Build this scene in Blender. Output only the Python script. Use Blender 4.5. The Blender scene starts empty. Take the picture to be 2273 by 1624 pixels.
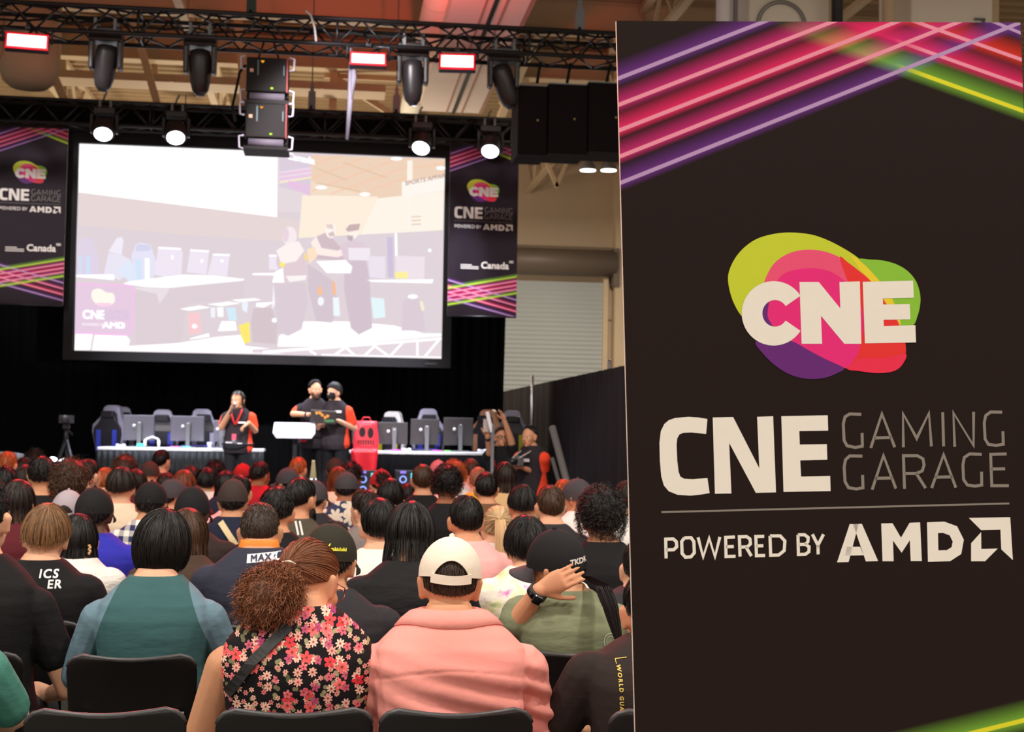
import bpy, bmesh, math, random
import numpy as np
from mathutils import Vector, Matrix, Euler

random.seed(7)
RNG = np.random.default_rng(11)
sc = bpy.context.scene
COL = sc.collection
PI = math.pi

# ------------------------------------------------------------------ camera
# hall axes: +X along the stage, +Y from the camera to the stage, Z up (metres)
FPX, EYE = 3157.0, 1.55
YAW, PITCH, ROLL = math.radians(7.2), math.radians(2.63), math.radians(0.95)
F_ = np.array([math.sin(YAW) * math.cos(PITCH), math.cos(YAW) * math.cos(PITCH), math.sin(PITCH)])
_r0 = np.array([math.cos(YAW), -math.sin(YAW), 0.0])
_u0 = np.cross(_r0, F_)
R_ = _r0 * math.cos(ROLL) + _u0 * math.sin(ROLL)
U_ = _u0 * math.cos(ROLL) - _r0 * math.sin(ROLL)
C_ = np.array([0.0, 0.0, EYE])
cam_data = bpy.data.cameras.new('camera')
cam = bpy.data.objects.new('camera', cam_data)
COL.objects.link(cam)
cam_data.sensor_width = 36.0
cam_data.lens = FPX / 2273.0 * 36.0
cam_data.clip_end = 200
cam.matrix_world = Matrix(((R_[0], U_[0], -F_[0], 0), (R_[1], U_[1], -F_[1], 0), (R_[2], U_[2], -F_[2], EYE), (0, 0, 0, 1)))
cam_data.dof.use_dof = True
cam_data.dof.focus_distance = 3.8
cam_data.dof.aperture_fstop = 7.5
sc.camera = cam

# ------------------------------------------------------------------ world, view, hall lights
sc.view_settings.view_transform = 'Standard'
sc.view_settings.look = 'None'
sc.view_settings.exposure = 0.0
sc.view_settings.gamma = 1.0
sc.view_settings.use_curve_mapping = False
world = bpy.data.worlds.new('hall_air')
sc.world = world
world.use_nodes = True
world.node_tree.nodes['Background'].inputs[0].default_value = (1.0, 0.86, 0.70, 1)
world.node_tree.nodes['Background'].inputs[1].default_value = 0.42


def lamp(kind, name, loc, target, power, color, size=1.0, **kw):
    d = bpy.data.lights.new(name, kind)
    d.energy = power
    d.color = color
    if kind == 'AREA':
        d.shape = 'DISK'
        d.size = size
    else:
        d.shadow_soft_size = size
    for k, v in kw.items():
        setattr(d, k, v)
    o = bpy.data.objects.new(name, d)
    COL.objects.link(o)
    o.location = loc
    v = Vector(target) - Vector(loc)
    o.rotation_euler = v.to_track_quat('-Z', 'Y').to_euler()
    return o


# high bay lamps that hang under the roof of the hall; the fixtures are built further down
HALL_LAMPS = []
for gx in (-7.5, -2.5, 2.5, 7.5):
    for gy in (-2.5, 3.0, 8.0):
        HALL_LAMPS.append((gx, gy, 7.0))
for p in HALL_LAMPS:
    pw = 230 if p[1] < 6 else 110
    lamp('AREA', 'high_bay_lamp', (p[0], p[1], p[2] - 0.06), (p[0], p[1], 0), pw, (1.0, 0.92, 0.83), 0.55)

# added lamps hidden behind the stage drape to brighten the roof; stands built later
ROOF_FILL_LAMPS = [(-7.0, 25.0, 4.4), (-3.0, 29.0, 4.4), (0.2, 25.5, 4.4)]
for p in ROOF_FILL_LAMPS:
    lamp('POINT', 'roof_fill_lamp', p, (p[0], p[1], 9), 300, (1.0, 0.86, 0.68), 0.25)


# ------------------------------------------------------------------ helpers
def ray(x, y):
    return F_ + R_ * ((x - 1136.5) / FPX) - U_ * ((y - 812.0) / FPX)


def W(x, y, Y):
    d = ray(x, y)
    return C_ + d * (Y / d[1])


def WD(x, y, D):
    return C_ + ray(x, y) * D


def lin(c):
    if isinstance(c, str):
        c = c.lstrip('#')
        c = tuple(int(c[i:i + 2], 16) for i in (0, 2, 4))
    out = []
    for v in c[:3]:
        v = v / 255.0
        out.append(v / 12.92 if v <= 0.04045 else ((v + 0.055) / 1.055) ** 2.4)
    return tuple(out)


MATS = {}


def nodes_of(m):
    nt = m.node_tree
    return nt, nt.nodes['Principled BSDF']


def mat(name, c, rough=0.7, metal=0.0, spec=0.4, emit=None, estr=0.0, bump=None, noise=None, sheen=0.0, bumpscale=None):
    """principled material; bump=(scale, strength) fine noise relief; noise=(scale, amount) colour mottling"""
    if name in MATS:
        return MATS[name]
    m = bpy.data.materials.new(name)
    m.use_nodes = True
    nt, b = nodes_of(m)
    col = (*lin(c), 1)
    b.inputs['Base Color'].default_value = col
    b.inputs['Roughness'].default_value = rough
    b.inputs['Metallic'].default_value = metal
    b.inputs['Specular IOR Level'].default_value = spec
    if sheen:
        b.inputs['Sheen Weight'].default_value = sheen
    if emit is not None:
        b.inputs['Emission Color'].default_value = (*lin(emit), 1)
        b.inputs['Emission Strength'].default_value = estr
    tc = nt.nodes.new('ShaderNodeTexCoord')
    if noise:
        n = nt.nodes.new('ShaderNodeTexNoise')
        n.inputs['Scale'].default_value = noise[0]
        n.inputs['Detail'].default_value = 4
        nt.links.new(tc.outputs['Object'], n.inputs['Vector'])
        r = nt.nodes.new('ShaderNodeMapRange')
        r.inputs['To Min'].default_value = 1 - noise[1]
        r.inputs['To Max'].default_value = 1 + noise[1]
        nt.links.new(n.outputs['Fac'], r.inputs['Value'])
        mx = nt.nodes.new('ShaderNodeVectorMath')
        mx.operation = 'SCALE'
        mx.inputs[0].default_value = col[:3]
        nt.links.new(r.outputs['Result'], mx.inputs['Scale'])
        nt.links.new(mx.outputs['Vector'], b.inputs['Base Color'])
    if bump:
        n2 = nt.nodes.new('ShaderNodeTexNoise')
        n2.inputs['Scale'].default_value = bump[0]
        n2.inputs['Detail'].default_value = 3
        mp = nt.nodes.new('ShaderNodeMapping')
        mp.inputs['Scale'].default_value = bumpscale or (1, 1, 1)
        nt.links.new(tc.outputs['Object'], mp.inputs['Vector'])
        nt.links.new(mp.outputs['Vector'], n2.inputs['Vector'])
        bp = nt.nodes.new('ShaderNodeBump')
        bp.inputs['Strength'].default_value = bump[1]
        bp.inputs['Distance'].default_value = 0.02
        nt.links.new(n2.outputs['Fac'], bp.inputs['Height'])
        nt.links.new(bp.outputs['Normal'], b.inputs['Normal'])
    MATS[name] = m
    return m


def emis(name, c, s=1.0):
    if name in MATS:
        return MATS[name]
    m = bpy.data.materials.new(name)
    m.use_nodes = True
    nt = m.node_tree
    nt.nodes.clear()
    e = nt.nodes.new('ShaderNodeEmission')
    e.inputs[0].default_value = (*lin(c), 1)
    e.inputs[1].default_value = s
    o = nt.nodes.new('ShaderNodeOutputMaterial')
    nt.links.new(e.outputs[0], o.inputs[0])
    MATS[name] = m
    return m


def cloth(name, c, bump=0.35, rough=0.85):
    return mat(name, c, rough=rough, spec=0.2, bump=(9, bump), bumpscale=(0.7, 1, 2.2), noise=(5, 0.10))


class MB:
    """collects shapes; build() links them as ONE mesh object"""

    def __init__(s):
        s.v, s.f, s.m, s.sm = [], [], [], []

    def add(s, vs, fs, mi=0, smooth=False):
        b = len(s.v)
        s.v.extend(tuple(float(k) for k in p) for p in vs)
        for f in fs:
            s.f.append(tuple(b + i for i in f))
            s.m.append(mi)
            s.sm.append(smooth)
        return s

    def box(s, c, d, mi=0, rot=None, taper=1.0):
        hx, hy, hz = d[0] / 2, d[1] / 2, d[2] / 2
        P = []
        for z in (-1, 1):
            t = taper if z > 0 else 1.0
            for (x, y) in ((-1, -1), (1, -1), (1, 1), (-1, 1)):
                P.append(Vector((x * hx * t, y * hy * t, z * hz)))
        if rot is not None:
            M = Euler(rot).to_matrix()
            P = [M @ p for p in P]
        P = [p + Vector(c) for p in P]
        return s.add(P, [(0, 3, 2, 1), (4, 5, 6, 7), (0, 1, 5, 4), (1, 2, 6, 5), (2, 3, 7, 6), (3, 0, 4, 7)], mi)

    def loft(s, rings, mi=0, smooth=True, close=True):
        n = len(rings[0])
        vs = [p for r in rings for p in r]
        fs = []
        for i in range(len(rings) - 1):
            for j in range(n):
                k = (j + 1) % n
                fs.append((i * n + j, i * n + k, (i + 1) * n + k, (i + 1) * n + j))
        if close:
            fs.append(tuple(reversed(range(n))))
            fs.append(tuple((len(rings) - 1) * n + j for j in range(n)))
        return s.add(vs, fs, mi, smooth)

    def tube(s, path, r, n=8, mi=0, smooth=True, flat=1.0):
        path = [Vector(p) for p in path]
        rad = r if isinstance(r, (list, tuple)) else [r] * len(path)
        rings = []
        side = None
        for i, p in enumerate(path):
            a = path[max(i - 1, 0)]
            b = path[min(i + 1, len(path) - 1)]
            t = (b - a).normalized()
            if side is None:
                ref = Vector((0, 0, 1)) if abs(t.z) < 0.9 else Vector((1, 0, 0))
                side = t.cross(ref).normalized()
            else:
                side = (side - t * side.dot(t)).normalized()
            up = side.cross(t)
            rings.append([p + (side * math.cos(2 * PI * j / n) + up * math.sin(2 * PI * j / n) * flat) * rad[i] for j in range(n)])
        return s.loft(rings, mi, smooth)

    def caps(s, p, q, r1, r2, n=12, mi=0):
        """tapered limb with round ends"""
        p, q = Vector(p), Vector(q)
        t = (q - p)
        if t.length < 1e-6:
            t = Vector((0, 0, 1e-4))
        tn = t.normalized()
        path, rad = [], []
        for a in (80, 50, 20):
            path.append(p - tn * r1 * math.sin(math.radians(a)))
            rad.append(r1 * math.cos(math.radians(a)))
        path.append(p); rad.append(r1)
        path.append(q); rad.append(r2)
        for a in (20, 50, 80):
            path.append(q + tn * r2 * math.sin(math.radians(a)))
            rad.append(r2 * math.cos(math.radians(a)))
        return s.tube(path, rad, n, mi)

    def ball(s, c, r, n=12, m=8, mi=0, M=None):
        r = (r, r, r) if isinstance(r, (int, float)) else r
        rings = []
        for i in range(m + 1):
            th = PI * (0.02 + 0.96 * i / m)
            ring = []
            for j in range(n):
                ph = 2 * PI * j / n
                p = Vector((r[0] * math.sin(th) * math.cos(ph), r[1] * math.sin(th) * math.sin(ph), -r[2] * math.cos(th)))
                if M is not None:
                    p = M @ p
                ring.append(p + Vector(c))
            rings.append(ring)
        return s.loft(rings, mi, True)

    def lathe(s, prof, o, axis, n=20, mi=0, smooth=True):
        """prof: (distance along axis, radius) pairs from o"""
        a = Vector(axis).normalized()
        ref = Vector((0, 0, 1)) if abs(a.z) < 0.9 else Vector((1, 0, 0))
        x = a.cross(ref).normalized()
        y = a.cross(x)
        o = Vector(o)
        rings = [[o + a * d + (x * math.cos(2 * PI * j / n) + y * math.sin(2 * PI * j / n)) * r for j in range(n)] for d, r in prof]
        rings = [list(reversed(k)) for k in rings]
        return s.loft(rings, mi, smooth)

    def poly(s, pts, mi=0):
        return s.add(pts, [tuple(range(len(pts)))], mi)

    def slab(s, pts, off, mi=0):
        """flat outline pushed along off to a solid of that thickness"""
        n = len(pts)
        off = Vector(off)
        vs = [Vector(p) for p in pts] + [Vector(p) + off for p in pts]
        fs = [tuple(range(n)), tuple(reversed(range(n, 2 * n)))]
        for i in range(n):
            k = (i + 1) % n
            fs.append((i, n + i, n + k, k))
        return s.add(vs, fs, mi)

    def mesh(s, name):
        me = bpy.data.meshes.new(name)
        me.from_pydata(s.v, [], s.f)
        me.polygons.foreach_set('material_index', s.m)
        me.polygons.foreach_set('use_smooth', s.sm)
        me.update()
        return me

    def build(s, name, mats, parent=None, fixn=False):
        me = s.mesh(name)
        if fixn:
            bm = bmesh.new(); bm.from_mesh(me)
            bmesh.ops.recalc_face_normals(bm, faces=bm.faces)
            bm.to_mesh(me); bm.free()
        for k in (mats if isinstance(mats, (list, tuple)) else [mats]):
            me.materials.append(k)
        o = bpy.data.objects.new(name, me)
        COL.objects.link(o)
        if parent is not None:
            o.parent = parent
        return o


def tag(o, label=None, cat=None, group=None, kind=None):
    if label: o['label'] = label
    if cat: o['category'] = cat
    if group: o['group'] = group
    if kind: o['kind'] = kind
    return o


def thing(name, label, cat, loc=(0, 0, 0), rotz=0.0, group=None):
    o = bpy.data.objects.new(name, None)
    COL.objects.link(o)
    o.empty_display_size = 0.1
    o.location = loc
    o.rotation_euler = (0, 0, rotz)
    return tag(o, label, cat, group)


def struct(name, mb, m, parent=None):
    o = mb.build(name, m, parent)
    if parent is None:
        o['kind'] = 'structure'
    return o


def bevel(o, w=0.01, seg=2):
    md = o.modifiers.new('edge', 'BEVEL')
    md.width = w
    md.segments = seg
    md.limit_method = 'ANGLE'
    return o


def dup(root, loc, rotz=None, label=None, group=None):
    r = root.copy(); COL.objects.link(r)
    r.location = loc
    if rotz is not None: r.rotation_euler = (0, 0, rotz)
    if label: r['label'] = label
    if group: r['group'] = group
    for ch in list(root.children):
        c = ch.copy(); COL.objects.link(c); c.parent = r
        for g in list(ch.children):
            d = g.copy(); COL.objects.link(d); d.parent = c
    return r


M_BLACK = mat('black_metal', (22, 21, 23), 0.45, 0.0, 0.5, bump=(60, 0.05))
M_TRUSS = mat('black_painted_steel', (26, 24, 27), 0.4, 0.3, 0.6, noise=(8, 0.3))
M_CHROME = mat('bright_steel', (190, 190, 195), 0.25, 1.0)
M_GREY = mat('grey_metal', (120, 122, 126), 0.5, 0.2, noise=(12, 0.1))
M_WHITEP = mat('white_plastic', (228, 228, 232), 0.5, bump=(40, 0.04))
M_BLKPL = mat('black_plastic', (17, 17, 18), 0.42, 0.0, 0.5, bump=(300, 0.08))
M_RUBBER = mat('dark_rubber', (14, 14, 14), 0.8, bump=(80, 0.05))

# ------------------------------------------------------------------ hall shell
def wave_mat(name, c, direction, period, strength, rough=0.8, noise=(0.6, 0.12)):
    m = mat(name, c, rough, noise=noise)
    nt, b = nodes_of(m)
    tc = nt.nodes.new('ShaderNodeTexCoord')
    w = nt.nodes.new('ShaderNodeTexWave')
    w.wave_profile = 'SAW' if strength < 0 else 'SIN'
    w.bands_direction = direction
    w.inputs['Scale'].default_value = 2 * PI / 20.0 / period
    nt.links.new(tc.outputs['Object'], w.inputs['Vector'])
    bp = nt.nodes.new('ShaderNodeBump')
    bp.inputs['Strength'].default_value = abs(strength)
    bp.inputs['Distance'].default_value = 0.05
    nt.links.new(w.outputs['Fac'], bp.inputs['Height'])
    nt.links.new(bp.outputs['Normal'], b.inputs['Normal'])
    return m


M_FLOOR = mat('polished_concrete', (140, 134, 126), 0.45, noise=(0.8, 0.18), bump=(20, 0.05))
M_DECK = mat('roof_deck_paint', (168, 142, 108), 0.85, noise=(0.8, 0.12))
M_WALL = mat('cream_wall_panel', (196, 174, 148), 0.8, noise=(0.5, 0.05), bump=(4, 0.05))
M_STEEL = mat('cream_painted_steel', (205, 182, 150), 0.6, noise=(2, 0.08))
M_DUCT = mat('cream_duct_sheet', (206, 180, 150), 0.6, noise=(1.5, 0.05), bump=(2, 0.05))
ROOF, BACK = 8.1, 34.0
struct('floor', MB().box((0, 14, -0.05), (50, 48, 0.1)), M_FLOOR)
dk = MB()
prof, yy = [], 4.0
while yy < 38:
    prof += [(yy, ROOF), (yy + .12, ROOF), (yy + .16, ROOF + .075), (yy + .28, ROOF + .075)]
    yy += .32
vs, fs = [], []
for x_ in (-24.0, 20.0):
    vs += [(x_, y_, z_) for y_, z_ in prof]
for i in range(len(prof) - 1):
    fs.append((i, i + 1, len(prof) + i + 1, len(prof) + i))
dk.add(vs, fs)
dk.box((-2, 21, ROOF + 0.16), (44, 34, 0.1))
struct('ceiling', dk, M_DECK)
mw = MB().box((-4, BACK + 0.15, 4.1), (44, 0.3, 8.2))
struct('wall_back', mw, M_WALL)
mt = MB()
for zz in (6.05, 4.3):
    mt.box((4, BACK - 0.02, zz), (22, 0.03, 0.03))
struct('trim_1', mt, mat('panel_joint', (150, 130, 108), 0.8, noise=(3, 0.1)))

# roller shutter door in the back wall
pl = lambda x, y: W(x, y, BACK - 0.05)
dx0, dx1 = pl(1010, 700)[0], pl(1336, 700)[0]
dz1 = pl(1250, 553)[2]
M_SHUT = wave_mat('grey_slatted_shutter', (176, 180, 178), 'Z', 0.11, 0.5)
M_HOOD = mat('grey_brown_shutter_hood', (112, 98, 86), 0.5, 0.2, noise=(1, 0.1))
door = struct('door_1', MB().box(((dx0 + dx1) / 2, BACK - 0.06, dz1 / 2 - 0.4), (dx1 - dx0, 0.08, dz1 - 0.8)), M_SHUT)
mb = MB().lathe([(0, 0.28), (0.02, 0.33), (dx1 - dx0 + 0.35, 0.33), (dx1 - dx0 + 0.37, 0.28)], (dx0 - 0.1, BACK - 0.35, dz1 - 0.35), (1, 0, 0), 20)
mb.box((dx1 + 0.25, BACK - 0.3, dz1 - 0.45), (0.14, 0.5, 0.9))
mb.build('shutter_hood', M_HOOD, door)
mb = MB().box((dx1 + 0.06, BACK - 0.12, dz1 / 2 - 0.2), (0.12, 0.2, dz1 - 0.4)).box((dx0 - 0.06, BACK - 0.12, dz1 / 2 - 0.2), (0.12, 0.2, dz1 - 0.4))
mb.build('door_frame', M_STEEL, door)
# steel pier right of the shutter
px0 = pl(1352, 700)[0]
struct('trim_2', MB().box((px0 + 0.22, BACK - 0.2, 4), (0.3, 0.4, 8)), M_STEEL)
# red circular sign on the wall, mostly behind the sign board
c = pl(1393, 762)
rs = thing('wall_sign', 'round red and white sign on the wall peeking past the sign board edge', 'sign', (c[0], BACK - 0.06, c[2]))
MB().lathe([(0, 0.30), (0.02, 0.30)], (0, 0, 0), (0, -1, 0), 28).build('plate', mat('sign_white', (230, 226, 220), 0.5, noise=(3, 0.03)), rs)
rg = MB()
rg.loft([[(math.cos(2 * PI * j / 28) * r, -y, math.sin(2 * PI * j / 28) * r) for j in range(28)] for r, y in ((0.30, 0.022), (0.30, 0.03), (0.23, 0.03), (0.23, 0.022))], 0, True, False)
rg.build('ring', mat('sign_red', (200, 40, 40), 0.5, noise=(3, 0.05)), rs)

# ------------------------------------------------------------------ roof steel
def bar(mb, p, q, w, h=None, mi=0):
    """square bar from p to q"""
    p, q = Vector(p), Vector(q)
    t = (q - p).normalized()
    ref = Vector((0, 0, 1)) if abs(t.z) < 0.95 else Vector((0, 1, 0))
    s = t.cross(ref).normalized() * (w / 2)
    u = s.normalized().cross(t) * ((h or w) / 2)
    mb.loft([[a - s - u, a + s - u, a + s + u, a - s + u] for a in (p, q)], mi, False)


def ibeam(name, x0, x1, y, zb, h, w):
    mb = MB()
    xm, L = (x0 + x1) / 2, x1 - x0
    mb.box((xm, y, zb + 0.015), (L, w, 0.03)).box((xm, y, zb + h - 0.015), (L, w, 0.03)).box((xm, y, zb + h / 2), (L, 0.03, h - 0.06))
    return struct(name, mb, M_STEEL)


ibeam('beam', -16, 9, 21.2, 7.62, 0.5, 0.30)
ibeam('beam', -16, 9, 23.9, 7.57, 0.5, 0.28)
ibeam('beam', -16, 9, 29.5, 7.57, 0.55, 0.28)
# bar joists that run to the stage
for jx in (-7.6, -4.9, -2.2, 4.6, 6.9):
    mb = MB()
    bar(mb, (jx, 10, ROOF - 0.06), (jx, BACK, ROOF - 0.06), 0.12, 0.1)
    bar(mb, (jx, 10, ROOF - 0.75), (jx, BACK, ROOF - 0.75), 0.12, 0.08)
    y = 10.0
    while y < BACK - 1:
        bar(mb, (jx, y, ROOF - 0.08), (jx, y + 0.7, ROOF - 0.72), 0.05)
        bar(mb, (jx, y + 0.7, ROOF - 0.72), (jx, y + 1.4, ROOF - 0.08), 0.05)
        y += 1.4
    struct('beam', mb, M_STEEL)
# sloping braces and posts of the roof truss far behind the stage
def strip(px, Y, w, name='brace'):
    mb = MB()
    a, b = W(*px[0], Y), W(*px[1], Y)
    bar(mb, a, b, w, 0.12)
    return mb


br = MB()
for a, b, w in (((70, 60), (148, 232), 0.11), ((288, 20), (352, 240), 0.11), ((528, 40), (548, 262), 0.13)):
    p, q = W(*a, 22.3), W(*b, 22.3)
    bar(br, p, q, w, 0.12)
for a, b, w in (((138, 40), (143, 240), 0.10), ((340, 40), (347, 240), 0.10), ((545, 60), (534, 262), 0.08)):
    bar(br, W(*a, 24.5), W(*b, 24.5), w, 0.1)
bar(br, W(746, 20, 24), W(737, 290, 24), 0.13, 0.12)
bar(br, W(742, 172, 24.05), W(880, 260, 24.05), 0.10, 0.1)
bar(br, W(720, 168, 24.1), W(885, 176, 24.1), 0.07, 0.08)
bar(br, W(742, 168, 24.1), W(775, 120, 24.1), 0.07, 0.08)
bar(br, W(1204, 50, 22), W(1110, 262, 25), 0.12, 0.12)
bar(br, W(1245, 0, 22), W(1232, 70, 23), 0.10, 0.1)
bar(br, W(1205, 340, 30), W(1237, 415, 30), 0.10, 0.08)
bar(br, W(1262, 350, 30), W(1234, 415, 30), 0.10, 0.08)
bar(br, W(1110, 230, 26), W(1230, 160, 26), 0.09, 0.09)
struct('beam', br, M_STEEL)

# round duct with a closed end at the left, box duct beside it
dm = MB()
dc = W(66, 112, 20.6)
prof = [(-8, 0.55), (-0.3, 0.55), (0.05, 0.52), (0.3, 0.42), (0.45, 0.25), (0.5, 0.02)]
dm.lathe([(0.0, 0.40), (9.0, 0.40)], (dc[0] - 9.3, 20.6, dc[2] + 0.12), (1, 0, 0), 24)
dm.lathe([(0, 0.02), (0.03, 0.25), (0.12, 0.36), (0.3, 0.42), (1.2, 0.42)], (dc[0], 20.6, dc[2] - 0.56), (0, 0, 1), 24)
tag(dm.build('round_air_duct', M_DUCT), 'cream round air duct with rounded end hanging at the far left', 'duct')
bm_ = MB()
a, b = W(140, 152, 23.2), W(540, 192, 23.2)
bm_.box(((a[0] + b[0]) / 2 + 1.0, 23.5, (a[2] + b[2]) / 2), (b[0] - a[0] + 2.6, 0.6, (a[2] - b[2]) * 0.78))
for k in range(4):
    bm_.box((a[0] + 0.5 + k * 1.2, 23.18, (a[2] + b[2]) / 2), (0.03, 0.04, (a[2] - b[2]) * 0.80))
tag(bm_.build('box_air_duct', M_DUCT), 'cream rectangular air duct running across behind the left moving lights', 'duct')
# white round pipe and the wide casing beside it that run towards the stage
zc = 7.35
def at_z(x, y, z):
    d = ray(x, y)
    return C_ + d * ((z - EYE) / d[2])
pa, pb = at_z(975, 0, zc), at_z(906, 255, zc)
xm = (pa[0] + pb[0]) / 2
M_PIPE = mat('white_pipe_paint', (240, 232, 214), 0.55, noise=(2, 0.04))
pm = MB().lathe([(0, 0.19), (18, 0.19)], (xm, 14.5, zc), (0, 1, 0), 24)
for k in range(6):
    pm.lathe([(0, 0.205), (0.06, 0.205)], (xm, 16 + 2.8 * k, zc), (0, 1, 0), 24)
tag(pm.build('round_white_pipe', M_PIPE), 'white round pipe under the roof running above the middle of the stage', 'pipe')
ca, cb, cc = at_z(1003, 0, 7.0), at_z(1180, 0, 7.0), at_z(934, 246, 7.0)
x0, x1, yf = (ca[0] + cc[0]) / 2, cb[0], cc[1]
M_CASE = mat('white_casing_sheet', (232, 214, 204), 0.5, noise=(1.2, 0.04))
cs = MB().box(((x0 + x1) / 2, (12 + yf) / 2, 7.3), (x1 - x0, yf - 12, 0.6))
xs = x0 + (x1 - x0) * 0.56
cs.box((xs, (12 + yf) / 2, 6.985), (0.05, yf - 12, 0.04), 1)
cs.box((xs - 0.12, (12 + yf) / 2, 6.99), (0.02, yf - 12, 0.03), 2)
cs.box((xs + 0.14, (12 + yf) / 2, 6.99), (0.02, yf - 12, 0.03), 2)
cs.box((x1 + 0.03, (12 + yf) / 2, 7.3), (0.05, yf - 12, 0.62), 2)
tag(cs.build('roof_casing', [M_CASE, M_BLACK, mat('casing_seam', (170, 130, 115), 0.6, noise=(2, 0.05))]), 'wide pale casing with dark slot lit red beside the white round pipe', 'casing')
# white plant casings high on the right, seen over the sign board
M_UNIT = mat('cream_unit_sheet', (244, 238, 222), 0.55, noise=(1, 0.03))
for (xa, xb, Y, lab) in ((1662, 1842, 15.5, 'cream hanging unit with looped cable above the sign board, left of two'), (2022, 2205, 15.5, 'cream hanging unit with small latch above the sign board, right of two')):
    p, q = W(xa, 55, Y), W(xb, -60, Y)
    u = thing('hanging_unit', lab, 'air unit', ((p[0] + q[0]) / 2, Y + 0.5, p[2] - 0.35))
    w = q[0] - p[0]
    bevel(MB().box((0, 0, 1.25), (w, 1.0, 2.5)).build('casing', M_UNIT, u), 0.03)
    MB().box((w / 2 + 0.05, 0, 1.25), (0.09, 0.9, 2.4)).build('side_flange', M_STEEL, u)
    if xa < 1800:
        lp = MB()
        for r in (0.26, 0.29):
            lp.tube([(-0.1 + math.cos(t) * r, -0.53, 0.35 + math.sin(t) * r) for t in np.linspace(0, PI, 16)], 0.008, 6)
        lp.build('cable_loop', M_GREY, u)
    else:
        MB().box((w / 2 - 0.18, -0.52, 0.45), (0.12, 0.05, 0.02)).box((w / 2 - 0.13, -0.52, 0.40), (0.02, 0.05, 0.12)).build('latch', M_GREY, u)
for (xa, w, m, lab) in ((1605, 0.16, M_WHITEP, 'pale vertical post left of the hanging units'), (1632, 0.05, M_GREY, 'thin grey pipe beside the pale post'), (1858, 0.13, M_BLACK, 'black vertical post between the two hanging units'), (1972, 0.14, M_STEEL, 'cream vertical post left of the right hanging unit')):
    p = W(xa, 60, 15.2)
    mb = MB().lathe([(0, w / 2), (ROOF - p[2] + 0.6, w / 2)], (p[0], 15.2, p[2] - 0.6), (0, 0, 1), 14)
    tag(mb.build('hanging_post', m), lab, 'post')

# ------------------------------------------------------------------ high bay lamps
M_DIFF = emis('lamp_diffuser', (255, 250, 240), 6.0)
def high_bay(p, label, group=None, s=1.0):
    t = thing('high_bay_light', label, 'light', p, 0, group)
    MB().lathe([(0.0, 0.30 * s), (0.02, 0.31 * s), (0.10, 0.26 * s), (0.20, 0.10 * s), (0.34, 0.09 * s), (0.36, 0.02 * s)], (0, 0, -0.02), (0, 0, 1), 20).build('reflector', M_GREY, t)
    MB().lathe([(0, 0.28 * s), (0.012, 0.28 * s)], (0, 0, -0.035), (0, 0, 1), 20).build('diffuser', M_DIFF, t)
    MB().lathe([(0, 0.012), (ROOF - p[2] - 0.33, 0.012)], (0, 0, 0.33), (0, 0, 1), 6).build('drop_rod', M_GREY, t)
    return t


for (x, lab) in ((1305, 'round high bay light under the black speaker, left of the pair'), (1351, 'round high bay light under the black speaker, right of the pair')):
    p = W(x, 375, 28.0)
    high_bay(tuple(p), lab, None, 0.56)
    lamp('AREA', 'far_bay_lamp', (p[0], p[1], p[2] - 0.06), (p[0], p[1], 0), 230, (1.0, 0.92, 0.80), 0.28)
for p in ((-9, 27.5, 6.9), (-3, 28.5, 6.9), (7, 19.5, 7.0)):
    lamp('AREA', 'far_bay_lamp', p, (p[0], p[1], 0), 70, (1.0, 0.88, 0.72), 0.5)
    high_bay((p[0], p[1], p[2] + 0.06), 'round high bay light hanging at the back of the hall', 'high bay lights out of view')
for p in HALL_LAMPS:
    high_bay(p, 'round high bay light hanging over the audience', 'high bay lights out of view')

# ------------------------------------------------------------------ printed sign design, in units of the sign's width (u right, v down)
TL = WD(1368, 46, 3.0)
_a = math.radians(-1.7)
H_ = np.array([math.cos(_a), math.sin(_a), 0.0])
_n = np.cross(H_, np.array([0, 0, 1.0]))          # points to the camera side (-Y)


def on_plane(x, y, o, n):
    d = ray(x, y)
    return C_ + d * (np.dot(o - C_, n) / np.dot(d, n))


_bl = on_plane(1410, 1624, TL, _n)
DV = (_bl - TL) / np.linalg.norm(_bl - TL)
DU = np.cross(DV, _n); DU /= np.linalg.norm(DU)
if DU[0] < 0: DU = -DU
_tr = on_plane(2265, 52, TL, _n)
SW = float(np.dot(_tr - TL, DU))


def uv(x, y):
    d = on_plane(x, y, TL, _n) - TL
    return (float(np.dot(d, DU)) / SW, float(np.dot(d, DV)) / SW)


c6 = lambda pts: [uv(1440 + x * .4926, 480 + y * .4926) for x, y in pts]
c5 = lambda x, y: uv(1360 + x * .4017, 40 + y * .4015)


def stroke(pts, w, closed=False):
    """mitred line as quads"""
    P = [np.array(p, float) for p in pts]
    n = len(P)
    L, Rr = [], []
    for i in range(n):
        a = P[i - 1] if (i > 0 or closed) else None
        b = P[(i + 1) % n] if (i < n - 1 or closed) else None
        d1 = (P[i] - a) / np.linalg.norm(P[i] - a) if a is not None else None
        d2 = (b - P[i]) / np.linalg.norm(b - P[i]) if b is not None else None
        if d1 is None: d1 = d2
        if d2 is None: d2 = d1
        nn = np.array([-(d1 + d2)[1], (d1 + d2)[0]])
        nn /= max(np.linalg.norm(nn), 1e-6)
        k = max(0.45, float(np.dot(nn, np.array([-d1[1], d1[0]]))))
        L.append(P[i] + nn * w / 2 / k); Rr.append(P[i] - nn * w / 2 / k)
    q = []
    m = n if closed else n - 1
    for i in range(m):
        j = (i + 1) % n
        q.append([L[i], L[j], Rr[j], Rr[i]])
    return q


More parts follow.
